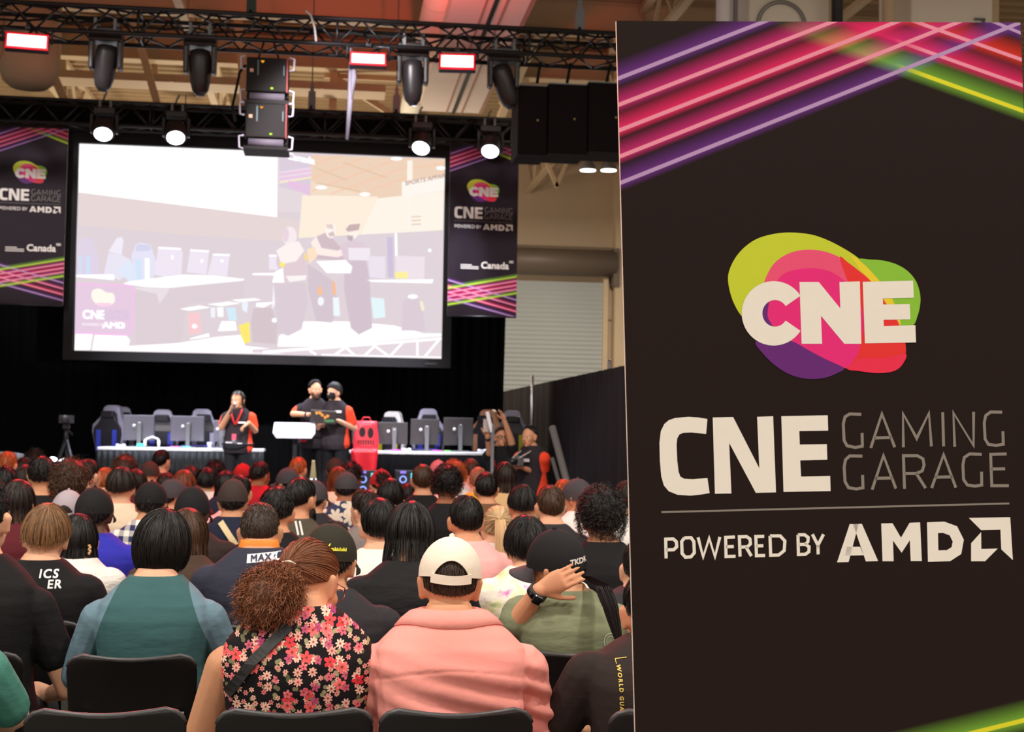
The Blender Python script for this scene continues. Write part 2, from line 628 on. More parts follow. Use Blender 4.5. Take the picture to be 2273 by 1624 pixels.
def smooth_closed(pts, k=5):
    P = np.array(pts, float)
    n = len(P)
    out = []
    for i in range(n):
        p0, p1, p2, p3 = P[i - 1], P[i], P[(i + 1) % n], P[(i + 2) % n]
        for t in np.linspace(0, 1, k, endpoint=False):
            out.append(0.5 * ((2 * p1) + (-p0 + p2) * t + (2 * p0 - 5 * p1 + 4 * p2 - p3) * t * t + (-p0 + 3 * p1 - 3 * p2 + p3) * t ** 3))
    return out


px = .4926 / 895.0                                  # one zoom pixel in sign widths
arc = lambda cx, cy, rx, ry, a0, a1, n: [(cx + rx * math.cos(math.radians(t)), cy - ry * math.sin(math.radians(t))) for t in np.linspace(a0, a1, n)]
D_BLOB = [  # colour index, outline
    (0, smooth_closed([(357, 290), (372, 220), (415, 155), (480, 105), (560, 80), (640, 73), (730, 82), (800, 105), (870, 140), (940, 185), (1010, 250), (1080, 330), (1120, 420), (1090, 520), (900, 570), (600, 560), (450, 480), (385, 395)])),
    (1, smooth_closed([(940, 197), (1000, 195), (1060, 200), (1120, 218), (1170, 250), (1205, 295), (1222, 350), (1222, 400), (1210, 450), (1190, 490), (1130, 500), (1060, 420), (1000, 280)])),
    (2, [(905, 172), (940, 190), (985, 230), (1035, 285), (1090, 360), (1130, 440), (1135, 498), (1060, 495), (1050, 370), (1000, 292), (950, 240)]),
    (3, smooth_closed([(515, 330), (545, 240), (590, 190), (650, 160), (720, 150), (790, 158), (850, 180), (900, 210), (950, 248), (1000, 292), (1060, 380), (1110, 450), (1145, 530), (1157, 620), (1140, 670), (1100, 698), (1030, 706), (950, 697), (880, 682), (800, 645), (700, 590), (620, 545), (540, 470)])),
    (4, smooth_closed([(860, 185), (900, 210), (1000, 292), (1060, 380), (1130, 495), (1155, 570), (1157, 620), (1140, 670), (1100, 698), (1030, 706), (950, 697), (890, 682), (940, 600), (965, 500), (955, 400), (900, 300)])),
    (5, smooth_closed([(500, 440), (530, 360), (600, 265), (680, 238), (760, 235), (830, 255), (890, 300), (940, 370), (966, 460), (955, 570), (930, 640), (880, 682), (800, 645), (700, 592), (620, 548), (530, 500)])),
    (6, smooth_closed([(480, 565), (520, 625), (580, 680), (650, 718), (730, 733), (800, 725), (850, 705), (878, 683), (800, 645), (720, 603), (642, 562), (560, 560)])),
    (6, smooth_closed([(540, 380), (512, 410), (508, 450), (525, 485), (560, 500), (535, 450)])),
    (7, smooth_closed([(1157, 620), (1140, 670), (1100, 698), (1030, 706), (950, 697), (895, 684), (960, 640), (1060, 640)])),
]
D_CNE = [
    arc(562, 437, 144, 145, 33, 327, 40) + arc(568, 437, 57, 60, 327, 33, 30),
    [(678, 296), (765, 296), (862, 415), (858, 296), (950, 293), (957, 574), (880, 574), (775, 448), (780, 574), (688, 574)],
    [(963, 295), (1190, 290), (1193, 367), (1053, 370), (1055, 397), (1175, 395), (1178, 464), (1057, 466), (1058, 495), (1200, 490), (1203, 568), (973, 572)],
]
D_TITLE = [
    [(264, 913), (225, 906), (180, 903), (120, 908), (90, 918), (70, 935), (54, 968), (48, 1020), (50, 1100), (56, 1170), (68, 1212), (90, 1238), (130, 1254), (190, 1258), (240, 1252), (274, 1246), (264, 1178), (200, 1184), (160, 1182), (142, 1172), (134, 1150), (128, 1100), (125, 1030), (128, 1000), (138, 982), (155, 975), (190, 973), (258, 980)],
    [(288, 906), (380, 904), (498, 1135), (488, 903), (560, 900), (573, 1243), (482, 1245), (362, 1020), (372, 1248), (298, 1249)],
    [(597, 900), (806, 896), (808, 965), (678, 967), (680, 1028), (802, 1026), (804, 1096), (682, 1099), (686, 1172), (817, 1169), (819, 1237), (607, 1241)],
]
S_SUB = [
    [(957, 892), (905, 890), (884, 903), (876, 935), (880, 1010), (893, 1033), (930, 1041), (962, 1035), (961, 975)],
    [(1000, 1043), (1050, 889), (1108, 1040)], [(1016, 998), (1092, 996)],
    [(1147, 1040), (1145, 888), (1207, 1000), (1262, 886), (1273, 1036)],
    [(1324, 882), (1328, 1036)],
    [(1378, 1038), (1372, 884), (1463, 1033), (1463, 880)],
    [(1592, 882), (1540, 881), (1518, 897), (1511, 930), (1515, 1003), (1530, 1027), (1565, 1032), (1597, 1026), (1595, 968)],
    [(962, 1080), (905, 1079), (886, 1096), (880, 1130), (884, 1195), (900, 1222), (935, 1228), (965, 1222), (963, 1165)],
    [(1006, 1231), (1057, 1077), (1113, 1226)], [(1020, 1180), (1098, 1178)],
    [(1152, 1227), (1147, 1078), (1210, 1078), (1235, 1092), (1240, 1120), (1232, 1146), (1205, 1158), (1152, 1158)], [(1205, 1158), (1247, 1224)],
    [(1274, 1224), (1328, 1073), (1383, 1222)], [(1288, 1175), (1368, 1173)],
    [(1500, 1072), (1445, 1070), (1421, 1086), (1415, 1120), (1418, 1185), (1435, 1210), (1470, 1215), (1500, 1210), (1499, 1150)],
    [(1612, 1070), (1540, 1072), (1545, 1213), (1622, 1213)], [(1543, 1138), (1605, 1137)],
]
S_POW = [
    [(78, 1540), (76, 1454), (110, 1453), (124, 1465), (126, 1488), (112, 1501), (78, 1502)],
    [(160, 1448), (190, 1447), (203, 1465), (205, 1515), (190, 1533), (165, 1535), (150, 1518), (148, 1465), (160, 1448)],
    [(222, 1446), (245, 1534), (272, 1449), (298, 1533), (320, 1444)],
    [(388, 1444), (346, 1446), (348, 1532), (391, 1531)], [(347, 1488), (383, 1487)],
    [(411, 1532), (408, 1443), (440, 1442), (456, 1453), (458, 1475), (444, 1488), (411, 1490)], [(438, 1489), (462, 1530)],
    [(520, 1441), (482, 1442), (485, 1528), (524, 1527)], [(484, 1484), (516, 1483)],
    [(546, 1439), (549, 1526), (585, 1525), (610, 1505), (613, 1462), (592, 1439), (546, 1439)],
    [(672, 1434), (674, 1523), (705, 1522), (721, 1510), (722, 1488), (705, 1477), (674, 1478)], [(705, 1477), (717, 1465), (718, 1446), (702, 1434), (672, 1434)],
    [(737, 1432), (762, 1481), (787, 1432)], [(762, 1481), (763, 1522)],
]
D_AMD = [
    [(848, 1558), (905, 1386), (945, 1386), (900, 1557)], [(920, 1386), (960, 1385), (1033, 1552), (978, 1554)], [(893, 1488), (952, 1488), (968, 1526), (882, 1528)],
    [(1047, 1383), (1098, 1382), (1136, 1447), (1175, 1380), (1222, 1378), (1230, 1552), (1180, 1552), (1176, 1458), (1139, 1515), (1100, 1460), (1103, 1553), (1053, 1553)],
    [(1442, 1358), (1628, 1355), (1640, 1548), (1588, 1500), (1584, 1411), (1497, 1413)],
    [(1452, 1472), (1497, 1422), (1498, 1498), (1572, 1496), (1515, 1553), (1452, 1553)],
]
S_AMD = [[(1278, 1402), (1328, 1400), (1372, 1416), (1394, 1460), (1386, 1505), (1350, 1528), (1281, 1530)]]

U_BLOB = [(k, c6(p)) for k, p in D_BLOB]
U_CNE = [c6(p) for p in D_CNE]
U_TITLE = [c6(p) for p in D_TITLE]
U_SUB = [q for s in S_SUB for q in stroke(c6(s), 13 * px)]
U_RULE = stroke(c6([(57, 1332), (1624, 1293)]), 8 * px)
U_POW = [q for s in S_POW for q in stroke(c6(s), 13.5 * px)]
U_AMD = [c6(p) for p in D_AMD] + stroke(c6(S_AMD[0]), 48 * px, True)

BLOBC = [(201, 212, 52), (140, 198, 58), (236, 214, 48), (238, 84, 124), (236, 52, 52), (236, 44, 128), (104, 40, 124), (240, 48, 82)]


def print_mat(name, base, stripes, rough=0.55, scale=1.0):
    """dark print with glowing coloured lines; each stripe: (p0, p1, glow rgb, core rgb, above, below, core half width, strength)"""
    m = bpy.data.materials.new(name)
    m.use_nodes = True
    nt, b = nodes_of(m)
    b.inputs['Roughness'].default_value = rough
    b.inputs['Specular IOR Level'].default_value = 0.12
    uvn = nt.nodes.new('ShaderNodeUVMap')
    uvn.uv_map = 'print'
    sep = nt.nodes.new('ShaderNodeSeparateXYZ')
    nt.links.new(uvn.outputs[0], sep.inputs[0])
    cur = nt.nodes.new('ShaderNodeRGB').outputs[0]
    cur.default_value = (*lin(base), 1)

    def math_(op, a, bb, clamp=False):
        n = nt.nodes.new('ShaderNodeMath')
        n.operation = op
        n.use_clamp = clamp
        for i, k in enumerate((a, bb)):
            if isinstance(k, (int, float)):
                n.inputs[i].default_value = k
            else:
                nt.links.new(k, n.inputs[i])
        return n.outputs[0]

    def mix(kind, fac, a, c):
        n = nt.nodes.new('ShaderNodeMix')
        n.data_type = 'RGBA'
        n.blend_type = kind
        nt.links.new(fac, n.inputs[0])
        nt.links.new(a, n.inputs[6])
        n.inputs[7].default_value = (*lin(c), 1)
        return n.outputs[2]

    cores = []
    for p0, p1, gl, co, up, dn, hw, st in stripes:
        p0, p1 = np.array(p0), np.array(p1)
        d = (p1 - p0) / np.linalg.norm(p1 - p0)
        n = np.array([-d[1], d[0]])            # v points down: n points below the line
        if n[1] < 0: n = -n
        s = math_('ADD', math_('MULTIPLY', sep.outputs[0], float(n[0])), math_('MULTIPLY', sep.outputs[1], float(n[1])))
        s = math_('SUBTRACT', s, float(np.dot(n, p0)))
        a = math_('ADD', math_('DIVIDE', s, up), 1.0, True)
        bl = math_('SUBTRACT', 1.0, math_('DIVIDE', s, dn), True)
        g = math_('MULTIPLY', math_('POWER', math_('MULTIPLY', a, bl), 1.1), st)
        if st < 0.95:
            g = math_('MULTIPLY', g, math_('MULTIPLY', math_('SUBTRACT', sep.outputs[0], 0.38), 3.2, True))
        cur = mix('LIGHTEN', g, cur, gl)
        k = math_('SUBTRACT', 1.0, math_('DIVIDE', math_('SUBTRACT', math_('ABSOLUTE', s, 0.0), hw * 0.8), hw * 0.35), True)
        if st < 0.95:
            k = math_('MULTIPLY', k, math_('MULTIPLY', math_('SUBTRACT', sep.outputs[0], 0.68), 12.0, True))
        cores.append((k, co))
    for k, co in cores:
        cur = mix('MIX', k, cur, co)
    nt.links.new(cur, b.inputs['Base Color'])
    return m


PUR, MAG, RED, GRN, ORG = (106, 48, 132), (198, 42, 118), (234, 42, 106), (120, 176, 60), (228, 52, 40)
CL, CP, CY = (184, 150, 196), (236, 148, 172), (226, 222, 50)
TOP = [
    (c5(2050, 155), c5(2260, 230), ORG, CP, .05, .022, .0045, .9),
    (c5(1850, 225), c5(2260, 370), RED, CP, .05, .022, .0045, .9),
    (c5(1650, 290), c5(2265, 512), GRN, CY, .05, .026, .0052, .9),
    (c5(2200, 60), c5(2260, 85), PUR, CL, .05, .022, .004, .9),
    (c5(28, 335), c5(810, 30), PUR, CL, .043, .020, .0048, 1),
    (c5(32, 480), c5(1190, 30), MAG, CP, .042, .019, .0048, 1),
    (c5(38, 620), c5(1545, 30), RED, CP, .045, .019, .0048, 1),
    (c5(40, 765), c5(1890, 30), MAG, CP, .042, .019, .0048, 1),
    (c5(45, 910), c5(2240, 30), PUR, CL, .043, .020, .0048, 1),
]
M_PRINT = print_mat('dark_print_with_neon_lines', (35, 24, 22), TOP + [(uv(2168, 1624), uv(2273, 1598), GRN, CY, .05, .03, .0055, 1)])
f2 = lambda y: (y - 45) / 430.0
TOP2 = [(p, q, g, k, up, dn, hw * 1.25, st) for p, q, g, k, up, dn, hw, st in TOP]
BOT = [((0, f2(900 + 38 * i) - .02), (1, f2(1005 + 36 * i)), (PUR, MAG, RED, PUR)[i], (CL, CP, CP, CL)[i], .045, .03, .009, 1) for i in range(4)]
BOT += [((0, f2(y0)), (1, f2(y1)), g, k, .05, .028, .010, 1) for y0, y1, g, k in ((943, 858, GRN, (190, 214, 70)), (970, 885, MAG, CP), (995, 912, RED, CP), (1020, 937, MAG, CP), (1045, 962, GRN, (190, 214, 70)))]
M_PRINT2 = print_mat('dark_stage_print_with_neon_lines', (40, 30, 38), TOP2 + BOT)
M_INK = [mat('print_ink_%d' % i, c, 0.5, spec=0.25, noise=(30, 0.02)) for i, c in enumerate(BLOBC)]
M_INKW = mat('print_ink_white', (240, 234, 224), 0.5, spec=0.25, noise=(30, 0.02))
M_INKG = mat('print_ink_grey', (138, 130, 122), 0.5, spec=0.25, noise=(30, 0.02))
M_EDGE = mat('corrugated_sheet_edge', (226, 214, 202), 0.6, bump=(400, 0.4))


def make_sign(name, label, o, du, dv, w, hgt, thick, pm, vs=1.0, v0=0.0, cat='sign'):
    """printed sheet: o top-left corner, du and dv unit directions, w width, hgt height in metres"""
    o, du, dv = np.array(o), np.array(du), np.array(dv)
    nrm = np.cross(dv, du); nrm = nrm / np.linalg.norm(nrm)
    if nrm[1] > 0: nrm = -nrm
    base = o + du * w / 2 + dv * hgt
    t = thing(name, label, cat, base)
    rel = lambda p: tuple(np.array(p) - base)
    P = lambda u, v, e=0.0: rel(o + du * w * u + dv * w * v + nrm * e)
    vm = hgt / w
    mb = MB()
    f = [P(0, 0), P(1, 0), P(1, vm), P(0, vm)]
    bk = [P(0, 0, -thick), P(1, 0, -thick), P(1, vm, -thick), P(0, vm, -thick)]
    mb.add(f + bk, [(0, 3, 2, 1)], 0)
    mb.add(f + bk, [(4, 5, 6, 7), (0, 1, 5, 4), (1, 2, 6, 5), (2, 3, 7, 6), (3, 0, 4, 7)], 1)
    ob = mb.build('printed_panel', [pm, M_EDGE], t)
    lay = ob.data.uv_layers.new(name='print')
    uvs = [(0, 0), (1, 0), (1, vm), (0, vm)] * 4
    for lp in ob.data.loops:
        i = lp.vertex_index
        lay.data[lp.index].uv = uvs[i % 4]
    V = lambda v: v0 + v * vs

    def layer(nm, polys, mats, e):
        mb = MB()
        for k in polys:
            mi, pts = k if isinstance(k, tuple) and isinstance(k[0], int) else (0, k)
            q = [P(p[0], V(p[1]), e + mi * 0.00006 if mi else e) for p in pts]
            a = sum(pts[i][0] * pts[(i + 1) % len(pts)][1] - pts[(i + 1) % len(pts)][0] * pts[i][1] for i in range(len(pts)))
            mb.poly(q if a < 0 else list(reversed(q)), mi)
        return mb.build(nm, mats, t)
    ee = 0.0008 if w < 0.95 else 0.004
    mb = MB()
    for j, (mi, pts) in enumerate(U_BLOB):
        q = [P(p[0], V(p[1]), ee + j * ee * 0.12) for p in pts]
        a = sum(pts[i][0] * pts[(i + 1) % len(pts)][1] - pts[(i + 1) % len(pts)][0] * pts[i][1] for i in range(len(pts)))
        mb.poly(q if a < 0 else list(reversed(q)), mi)
    mb.build('emblem', M_INK, t)['label'] = 'overlapping lime, green, pink, red and purple blobs'
    layer('emblem_lettering', U_CNE, M_INKW, ee * 2.3)
    layer('title_lettering', U_TITLE, M_INKW, ee)
    layer('subtitle_lettering', U_SUB, M_INKG, ee)
    layer('rule_line', U_RULE, M_INKG, ee)
    layer('powered_lettering', U_POW, M_INKW, ee)
    layer('maker_lettering', U_AMD, M_INKW, ee)
    return t, P


hgt = (TL[2] - 0.012) / -DV[2] - 0.035
sign, _ = make_sign('sign_board', 'big dark printed sign board standing close on the right with neon stripes', TL, DU, DV, SW, hgt, 0.011, M_PRINT)
mb = MB()
for u in (0.15, 0.8):
    p = np.array(TL) + DU * SW * u + DV * (hgt - 0.30) - np.array(sign.location) + np.array([0, 0.03, 0])
    mb.tube([p, p + np.array([0, 0.30, -p[2] + 0.02 - 0.0])], 0.012, 8)
    mb.tube([p + np.array([0, 0.0, -0.25]), (p[0], p[1] + 0.3, 0.02)], 0.010, 8)
mb.build('rear_strut', M_BLACK, sign)


def text_mesh(body, size, extr=0.0, align='LEFT', spacing=1.0):
    cu = bpy.data.curves.new('lettering', 'FONT')
    cu.body = body
    cu.size = size
    cu.extrude = extr
    cu.align_x = align
    cu.space_character = spacing
    cu.resolution_u = 3
    o = bpy.data.objects.new('lettering', cu)
    COL.objects.link(o)
    dg = bpy.context.evaluated_depsgraph_get()
    me = bpy.data.meshes.new_from_object(o.evaluated_get(dg))
    bpy.data.objects.remove(o)
    bpy.data.curves.remove(cu)
    return me


def text_mb(mb, body, size, M, mi=0, spacing=1.0, extr=0.0, sx=1.0, bold=0.0):
    """adds lettering to mb; M maps local (x right, y up, z out) to the target space"""
    me = text_mesh(body, size, extr, 'LEFT', spacing)
    offs = [(0, 0)] if not bold else [(0, 0), (bold, 0), (0, bold), (bold, bold)]
    for k, (ax, ay) in enumerate(offs):
        mb.add([M(Vector((v.co.x * sx + ax, v.co.y + ay, v.co.z + k * 0.00005))) for v in me.vertices], [tuple(p.vertices) for p in me.polygons], mi)
    bpy.data.meshes.remove(me)
    return mb


# hanging banners either side of the screen (1 m wide)
YB = 19.70
for (xy, w_h, lab) in ((((1000, 318), (1152, 325), (994, 700)), 0, 'hanging printed banner with neon stripes right of the projection screen'), (((-8, 268), (152, 274), (-12, 674)), 0, 'hanging printed banner with neon stripes at the far left edge')):
    o, r, bt = W(*xy[0], YB), W(*xy[1], YB), W(*xy[2], YB)
    o[2] = r[2] = 5.545
    w = r[0] - o[0]
    t, P = make_sign('hanging_banner', lab, o, (1, 0, 0), (0, 0, -1), w, o[2] - bt[2], 0.012, M_PRINT2, 0.93, 0.02, 'banner')
    mb = MB()
    def MM(v, P=P, w=w):
        return P(0.47 + v.x, 1.79 - v.y, 0.004 + v.z)
    text_mb(mb, 'Canada', 0.135, MM, 0, 1.0, bold=0.008)
    for k in range(3):
        z = 1.735 + 0.026 * k
        mb.poly([P(0.18, z, .004), P(0.18, z + .012, .004), P(0.44 - 0.1 * (k == 0), z + .012, .004), P(0.44 - 0.1 * (k == 0), z, .004)])
    # small flag at the end of the wordmark
    for a, b2 in ((0.885, 0.895), (0.905, 0.925), (0.935, 0.945)):
        mb.poly([P(a, 1.665, .004), P(a, 1.70, .004), P(b2, 1.70, .004), P(b2, 1.665, .004)])
    mb.build('sponsor_lettering', M_INKW, t)
    MB().tube([P(-0.01, 0.0, -0.006), P(1.01, 0.0, -0.006)], 0.014, 8).build('hanging_rail', M_BLACK, t)
    MB().tube([P(0.0, (o[2] - bt[2]) / w, -0.006), P(1.0, (o[2] - bt[2]) / w, -0.006)], 0.012, 8).build('bottom_rail', M_BLACK, t)

# ------------------------------------------------------------------ projection screen
YS = 19.97
S = lambda x, y, e=0.0: W(x, y, YS) + np.array([0, -e, 0])
tl, tr, bl, brr = S(174, 318), S(988, 352), S(165, 778), S(980, 797)
sx0, sx1 = (tl[0] + bl[0]) / 2, (tr[0] + brr[0]) / 2
sz1, sz0 = (tl[2] + tr[2]) / 2, (bl[2] + brr[2]) / 2
org = np.array([(sx0 + sx1) / 2, YS, sz0])
scr = thing('projection_screen', 'large lit projection screen with black frame above the stage', 'screen', org)
fm = MB()
fw, ft = 0.125, 0.26
for (c, d) in ((((0), 0, -fw / 2 - 0.0), (sx1 - sx0 + 2 * fw, 0.12, fw)), ((0, 0, sz1 - sz0 + ft / 2), (sx1 - sx0 + 2 * fw, 0.12, ft)),
               ((-(sx1 - sx0) / 2 - fw / 2, 0, (sz1 - sz0) / 2), (fw, 0.12, sz1 - sz0)), (((sx1 - sx0) / 2 + fw / 2, 0, (sz1 - sz0) / 2), (fw, 0.12, sz1 - sz0))):
    fm.box((c[0], -0.02, c[2]), d)
fm.build('frame', mat('matt_black_frame', (24, 23, 26), 0.8, noise=(3, 0.1)), scr)
MB().box((0, 0.03, (sz1 - sz0) / 2), (sx1 - sx0, 0.02, sz1 - sz0)).build('backing', M_BLACK, scr)
mk = MB()
mk.box(((sx1 - sx0) / 2 - 0.15, -0.082, -0.07), (0.16, 0.004, 0.02))
mk.build('maker_plate', mat('faint_grey_print', (70, 68, 70), 0.6, noise=(9, 0.05)), scr)

PIC = {}
pic = MB()
pmats = []
layer_n = [0]


def pcol(c):
    if c not in PIC:
        PIC[c] = len(pmats)
        pmats.append(emis('picture_%02x%02x%02x' % c, c, 1.15 if min(c) > 246 else 1.0))
    return PIC[c]


def pp(c, pts):
    layer_n[0] += 1
    e = 0.0002 * layer_n[0]
    q = [S(x, y, e) - org for x, y in pts]
    a = sum(pts[i][0] * pts[(i + 1) % len(pts)][1] - pts[(i + 1) % len(pts)][0] * pts[i][1] for i in range(len(pts)))
    pic.poly(q if a < 0 else list(reversed(q)), pcol(c))


def pell(c, x, y, rx, ry, n=18):
    pp(c, [(x + rx * math.cos(2 * PI * i / n), y + ry * math.sin(2 * PI * i / n)) for i in range(n)])


def pln(c, pts, w):
    for q in stroke(pts, w):
        pp(c, [tuple(k) for k in q])


WH, MV, PK = (255, 255, 255), (226, 213, 219), (238, 224, 236)
c6s = lambda pts: [(160 + x * .2024, 480 + y * .2024) for x, y in pts]
c7s = lambda pts: [(560 + x * .2955, 320 + y * .2956) for x, y in pts]
pp(MV, [(174, 318), (988, 352), (980, 797), (165, 778)])
pp((232, 216, 216), [(175, 427), (615, 480), (690, 497), (690, 540), (400, 520), (174, 500)])
pp((231, 219, 224), [(616, 340), (692, 342), (690, 470), (616, 470)])
pp((240, 212, 188), [(690, 344), (988, 353), (986, 452), (690, 434)])
pp((244, 222, 200), [(690, 400), (838, 440), (986, 430), (984, 512), (664, 526)])
pp((255, 240, 222), [(671, 433), (838, 436), (840, 520), (663, 529)])
pp((255, 246, 234), [(838, 440), (985, 425), (983, 510), (800, 524)])
pp(MV, [(650, 535), (662, 528), (983, 511), (978, 795), (560, 787), (560, 620)])
for a, b in (((692, 366), (752, 345)), ((692, 396), (815, 348)), ((692, 424), (890, 350)), ((735, 430), (905, 370)), ((800, 432), (905, 392)), ((690, 350), (712, 345)), ((916, 372), (986, 362))):
    pln((250, 200, 172), [a, b], 2.2)
for a, b in (((700, 372), (770, 400)), ((760, 360), (860, 395)), ((700, 405), (800, 425))):
    pln((228, 194, 160), [a, b], 2)
pln((255, 246, 236), [(910, 356), (908, 500)], 12)
pp((255, 248, 240), [(892, 404), (987, 390), (986, 424), (892, 436)])
for x, y, r in ((880, 352, 13), (979, 373, 11), (713, 416, 13), (810, 431, 12)):
    pell(WH, x, y, r, 4)
def pic_text(body, x, y, size, c, slope=0.0, sxx=1.0, bold=0.0):
    k = 3157 / 20.0
    layer_n[0] += 1
    e = 0.0002 * layer_n[0]
    def M(v):
        return S(x + v.x * k, y - v.y * k + v.x * k * slope, e + v.z) - org
    text_mb(pic, body, size, M, pcol(c), 1.0, 0.0, sxx, bold)
pic_text('SPORTS APPAR', 899, 412, 0.080, (206, 178, 166), -0.20, 1.05, 0.006)
for y in (480, 488, 496):
    pln((226, 190, 170), c7s([(1195, 545 + (y - 480) * 3.6), (1268, 542 + (y - 480) * 3.6)]), 2)
# white sheet of light at upper left
pp(WH, [(174.3, 319), (616, 337), (615, 482), (175, 427)])
# banner inside the picture
pp((222, 208, 222), [(620, 339), (691, 343), (688, 432), (620, 415)])
for k in range(5):
    pln((252, 200, 236) if k % 2 else (250, 226, 244), [(620, 383 + 5 * k), (691, 373 + 5 * k)], 2.6)
pln((252, 244, 176), [(620, 406), (691, 394)], 2.4)
for k in range(4):
    pln((244, 190, 236), [(640, 402 + 3 * k), (690, 414 + 7 * k)], 2.2)
pic_text('Canada', 636, 353, 0.13, WH, 0.20, 1.0, 0.012)
# chairs, desks and monitors
BL = (222, 224, 246)
pp((226, 214, 232), c6s([(62, 300), (110, 235), (215, 238), (250, 300), (285, 420), (305, 600), (290, 640), (62, 635)]))
pp((210, 226, 252), c6s([(75, 430), (105, 430), (105, 635), (75, 635)])); pp((210, 226, 252), c6s([(150, 430), (198, 430), (198, 635), (150, 635)]))
pp((244, 238, 250), c6s([(400, 385), (490, 240), (540, 225), (565, 260), (545, 420), (440, 400)]))
pp((236, 232, 246), c6s([(400, 400), (540, 420), (650, 480), (640, 620), (520, 700), (350, 630)]))
pp((250, 250, 255), c6s([(45, 640), (440, 635), (470, 650), (460, 700), (45, 665)]))
pp((226, 236, 252), c6s([(500, 600), (620, 480), (720, 560), (740, 720), (620, 710)]))
pp((234, 230, 250), c6s([(650, 430), (700, 310), (740, 288), (860, 310), (890, 400), (930, 520), (880, 720), (700, 720)]))
pp((214, 232, 252), c6s([(690, 470), (760, 470), (770, 700), (710, 700)])); pp((250, 250, 255), c6s([(800, 460), (850, 460), (850, 700), (800, 700)]))
pp((216, 216, 240), c6s([(700, 340), (720, 305), (850, 315), (870, 360), (840, 380), (700, 385)]))
for q in ([(945, 345), (1195, 358), (1215, 400), (1200, 640), (1120, 690), (900, 640)], [(1295, 372), (1502, 385), (1475, 640), (1255, 622)], [(1545, 420), (1730, 425), (1700, 660), (1485, 640)], [(2160, 432), (2270, 432), (2270, 590), (2160, 585)]):
    pp((242, 232, 246), c6s(q))
    a, b = c6s([q[0]])[0], c6s([q[1]])[0]
    pln(WH, [a, b], 4)
pell(WH, *c6s([(1100, 450)])[0], 3, 5); pell(WH, *c6s([(1425, 490)])[0], 3, 4); pell(WH, *c6s([(1645, 490)])[0], 4, 3)
pp(WH, c6s([(560, 740), (620, 715), (1220, 640), (1560, 650), (1890, 688), (1880, 705), (1300, 760), (1060, 785), (800, 775)]))
pp((226, 213, 219), c6s([(1260, 615), (1480, 640), (1480, 648), (1255, 625)]))
pp((224, 210, 216), c6s([(690, 790), (1060, 800), (1300, 775), (1880, 715), (1880, 900), (1250, 960), (1200, 1400), (700, 1400)]))
pp((236, 226, 232), c6s([(690, 780), (1060, 790), (1060, 820), (960, 960), (930, 850), (700, 800)]))
pp(WH, c6s([(1180, 1015), (1400, 978), (1520, 1000), (1290, 1035)])); pp(WH, c6s([(1480, 965), (1720, 935), (1850, 955), (1640, 985)])); pp(WH, c6s([(1750, 915), (2000, 898), (2080, 918), (1830, 940)]))
pp((250, 206, 210), c6s([(1270, 1060), (1400, 1055), (1425, 1280), (1280, 1300)])); pell(WH, *c6s([(1345, 1205)])[0], 6, 5)
pp((244, 246, 255), c6s([(1520, 1000), (1570, 1000), (1570, 1110), (1525, 1110)])); pp((214, 238, 252), c6s([(1690, 1000), (1790, 1000), (1810, 1140), (1720, 1140)])); pp(WH, c6s([(1590, 1000), (1660, 1000), (1660, 1100), (1600, 1100)]))
pp(WH, c6s([(1600, 1260), (1640, 1150), (1790, 1150), (1810, 1250)])); pp(WH, c6s([(1290, 1340), (1500, 1280), (1510, 1320), (1300, 1350)]))
pp((238, 246, 255), c6s([(1860, 940), (1930, 940), (1920, 1060), (1870, 1030)])); pp((250, 246, 252), c6s([(2210, 730), (2240, 730), (2230, 960), (2190, 1030)]))
pp(WH, c6s([(1980, 625), (2260, 620), (2260, 648), (1980, 645)])); pp(WH, c6s([(2020, 950), (2220, 940), (2100, 1000), (2020, 990)]))
pp((216, 200, 206), c6s([(1990, 1010), (2190, 1000), (2250, 1180), (2240, 1400), (1980, 1380), (1960, 1150)]))
pp((255, 236, 120), c6s([(1825, 1200), (1945, 1155), (1955, 1380), (1880, 1400)]))
pell(WH, *c6s([(2220, 1140)])[0], 6, 5)
# white stage floor and truss edge along the bottom
pp((255, 253, 253), c6s([(250, 1300), (600, 1310), (640, 1360), (620, 1420), (820, 1410), (1150, 1390), (1600, 1320), (1850, 1300), (1900, 1420), (2273, 1460), (2800, 1440), (2800, 1470), (2273, 1510), (700, 1478), (220, 1470)]))
pp(WH, c6s([(40, 1290), (230, 1290), (200, 1465), (30, 1468)]))
pp((255, 253, 253), c7s([(200, 1440), (370, 1330), (700, 1330), (1060, 1360), (1290, 1420), (1420, 1420), (1420, 1440), (500, 1520), (190, 1520)]))
pp((232, 218, 224), c7s([(0, 1540), (500, 1520), (1420, 1440), (1418, 1610), (700, 1585), (0, 1565)]))
pln(WH, c7s([(80, 1562), (900, 1500), (1420, 1460)]), 6); pln(WH, c7s([(520, 1580), (1418, 1600)]), 3)
for a, b in (((620, 1580), (700, 1525)), ((700, 1525), (770, 1585)), ((840, 1590), (920, 1515)), ((920, 1515), (1030, 1595)), ((1030, 1595), (1130, 1490)), ((1240, 1470), (1240, 1600)), ((1290, 1600), (1400, 1470)), ((430, 1550), (480, 1578))):
    pln(WH, c7s([a, b]), 5)
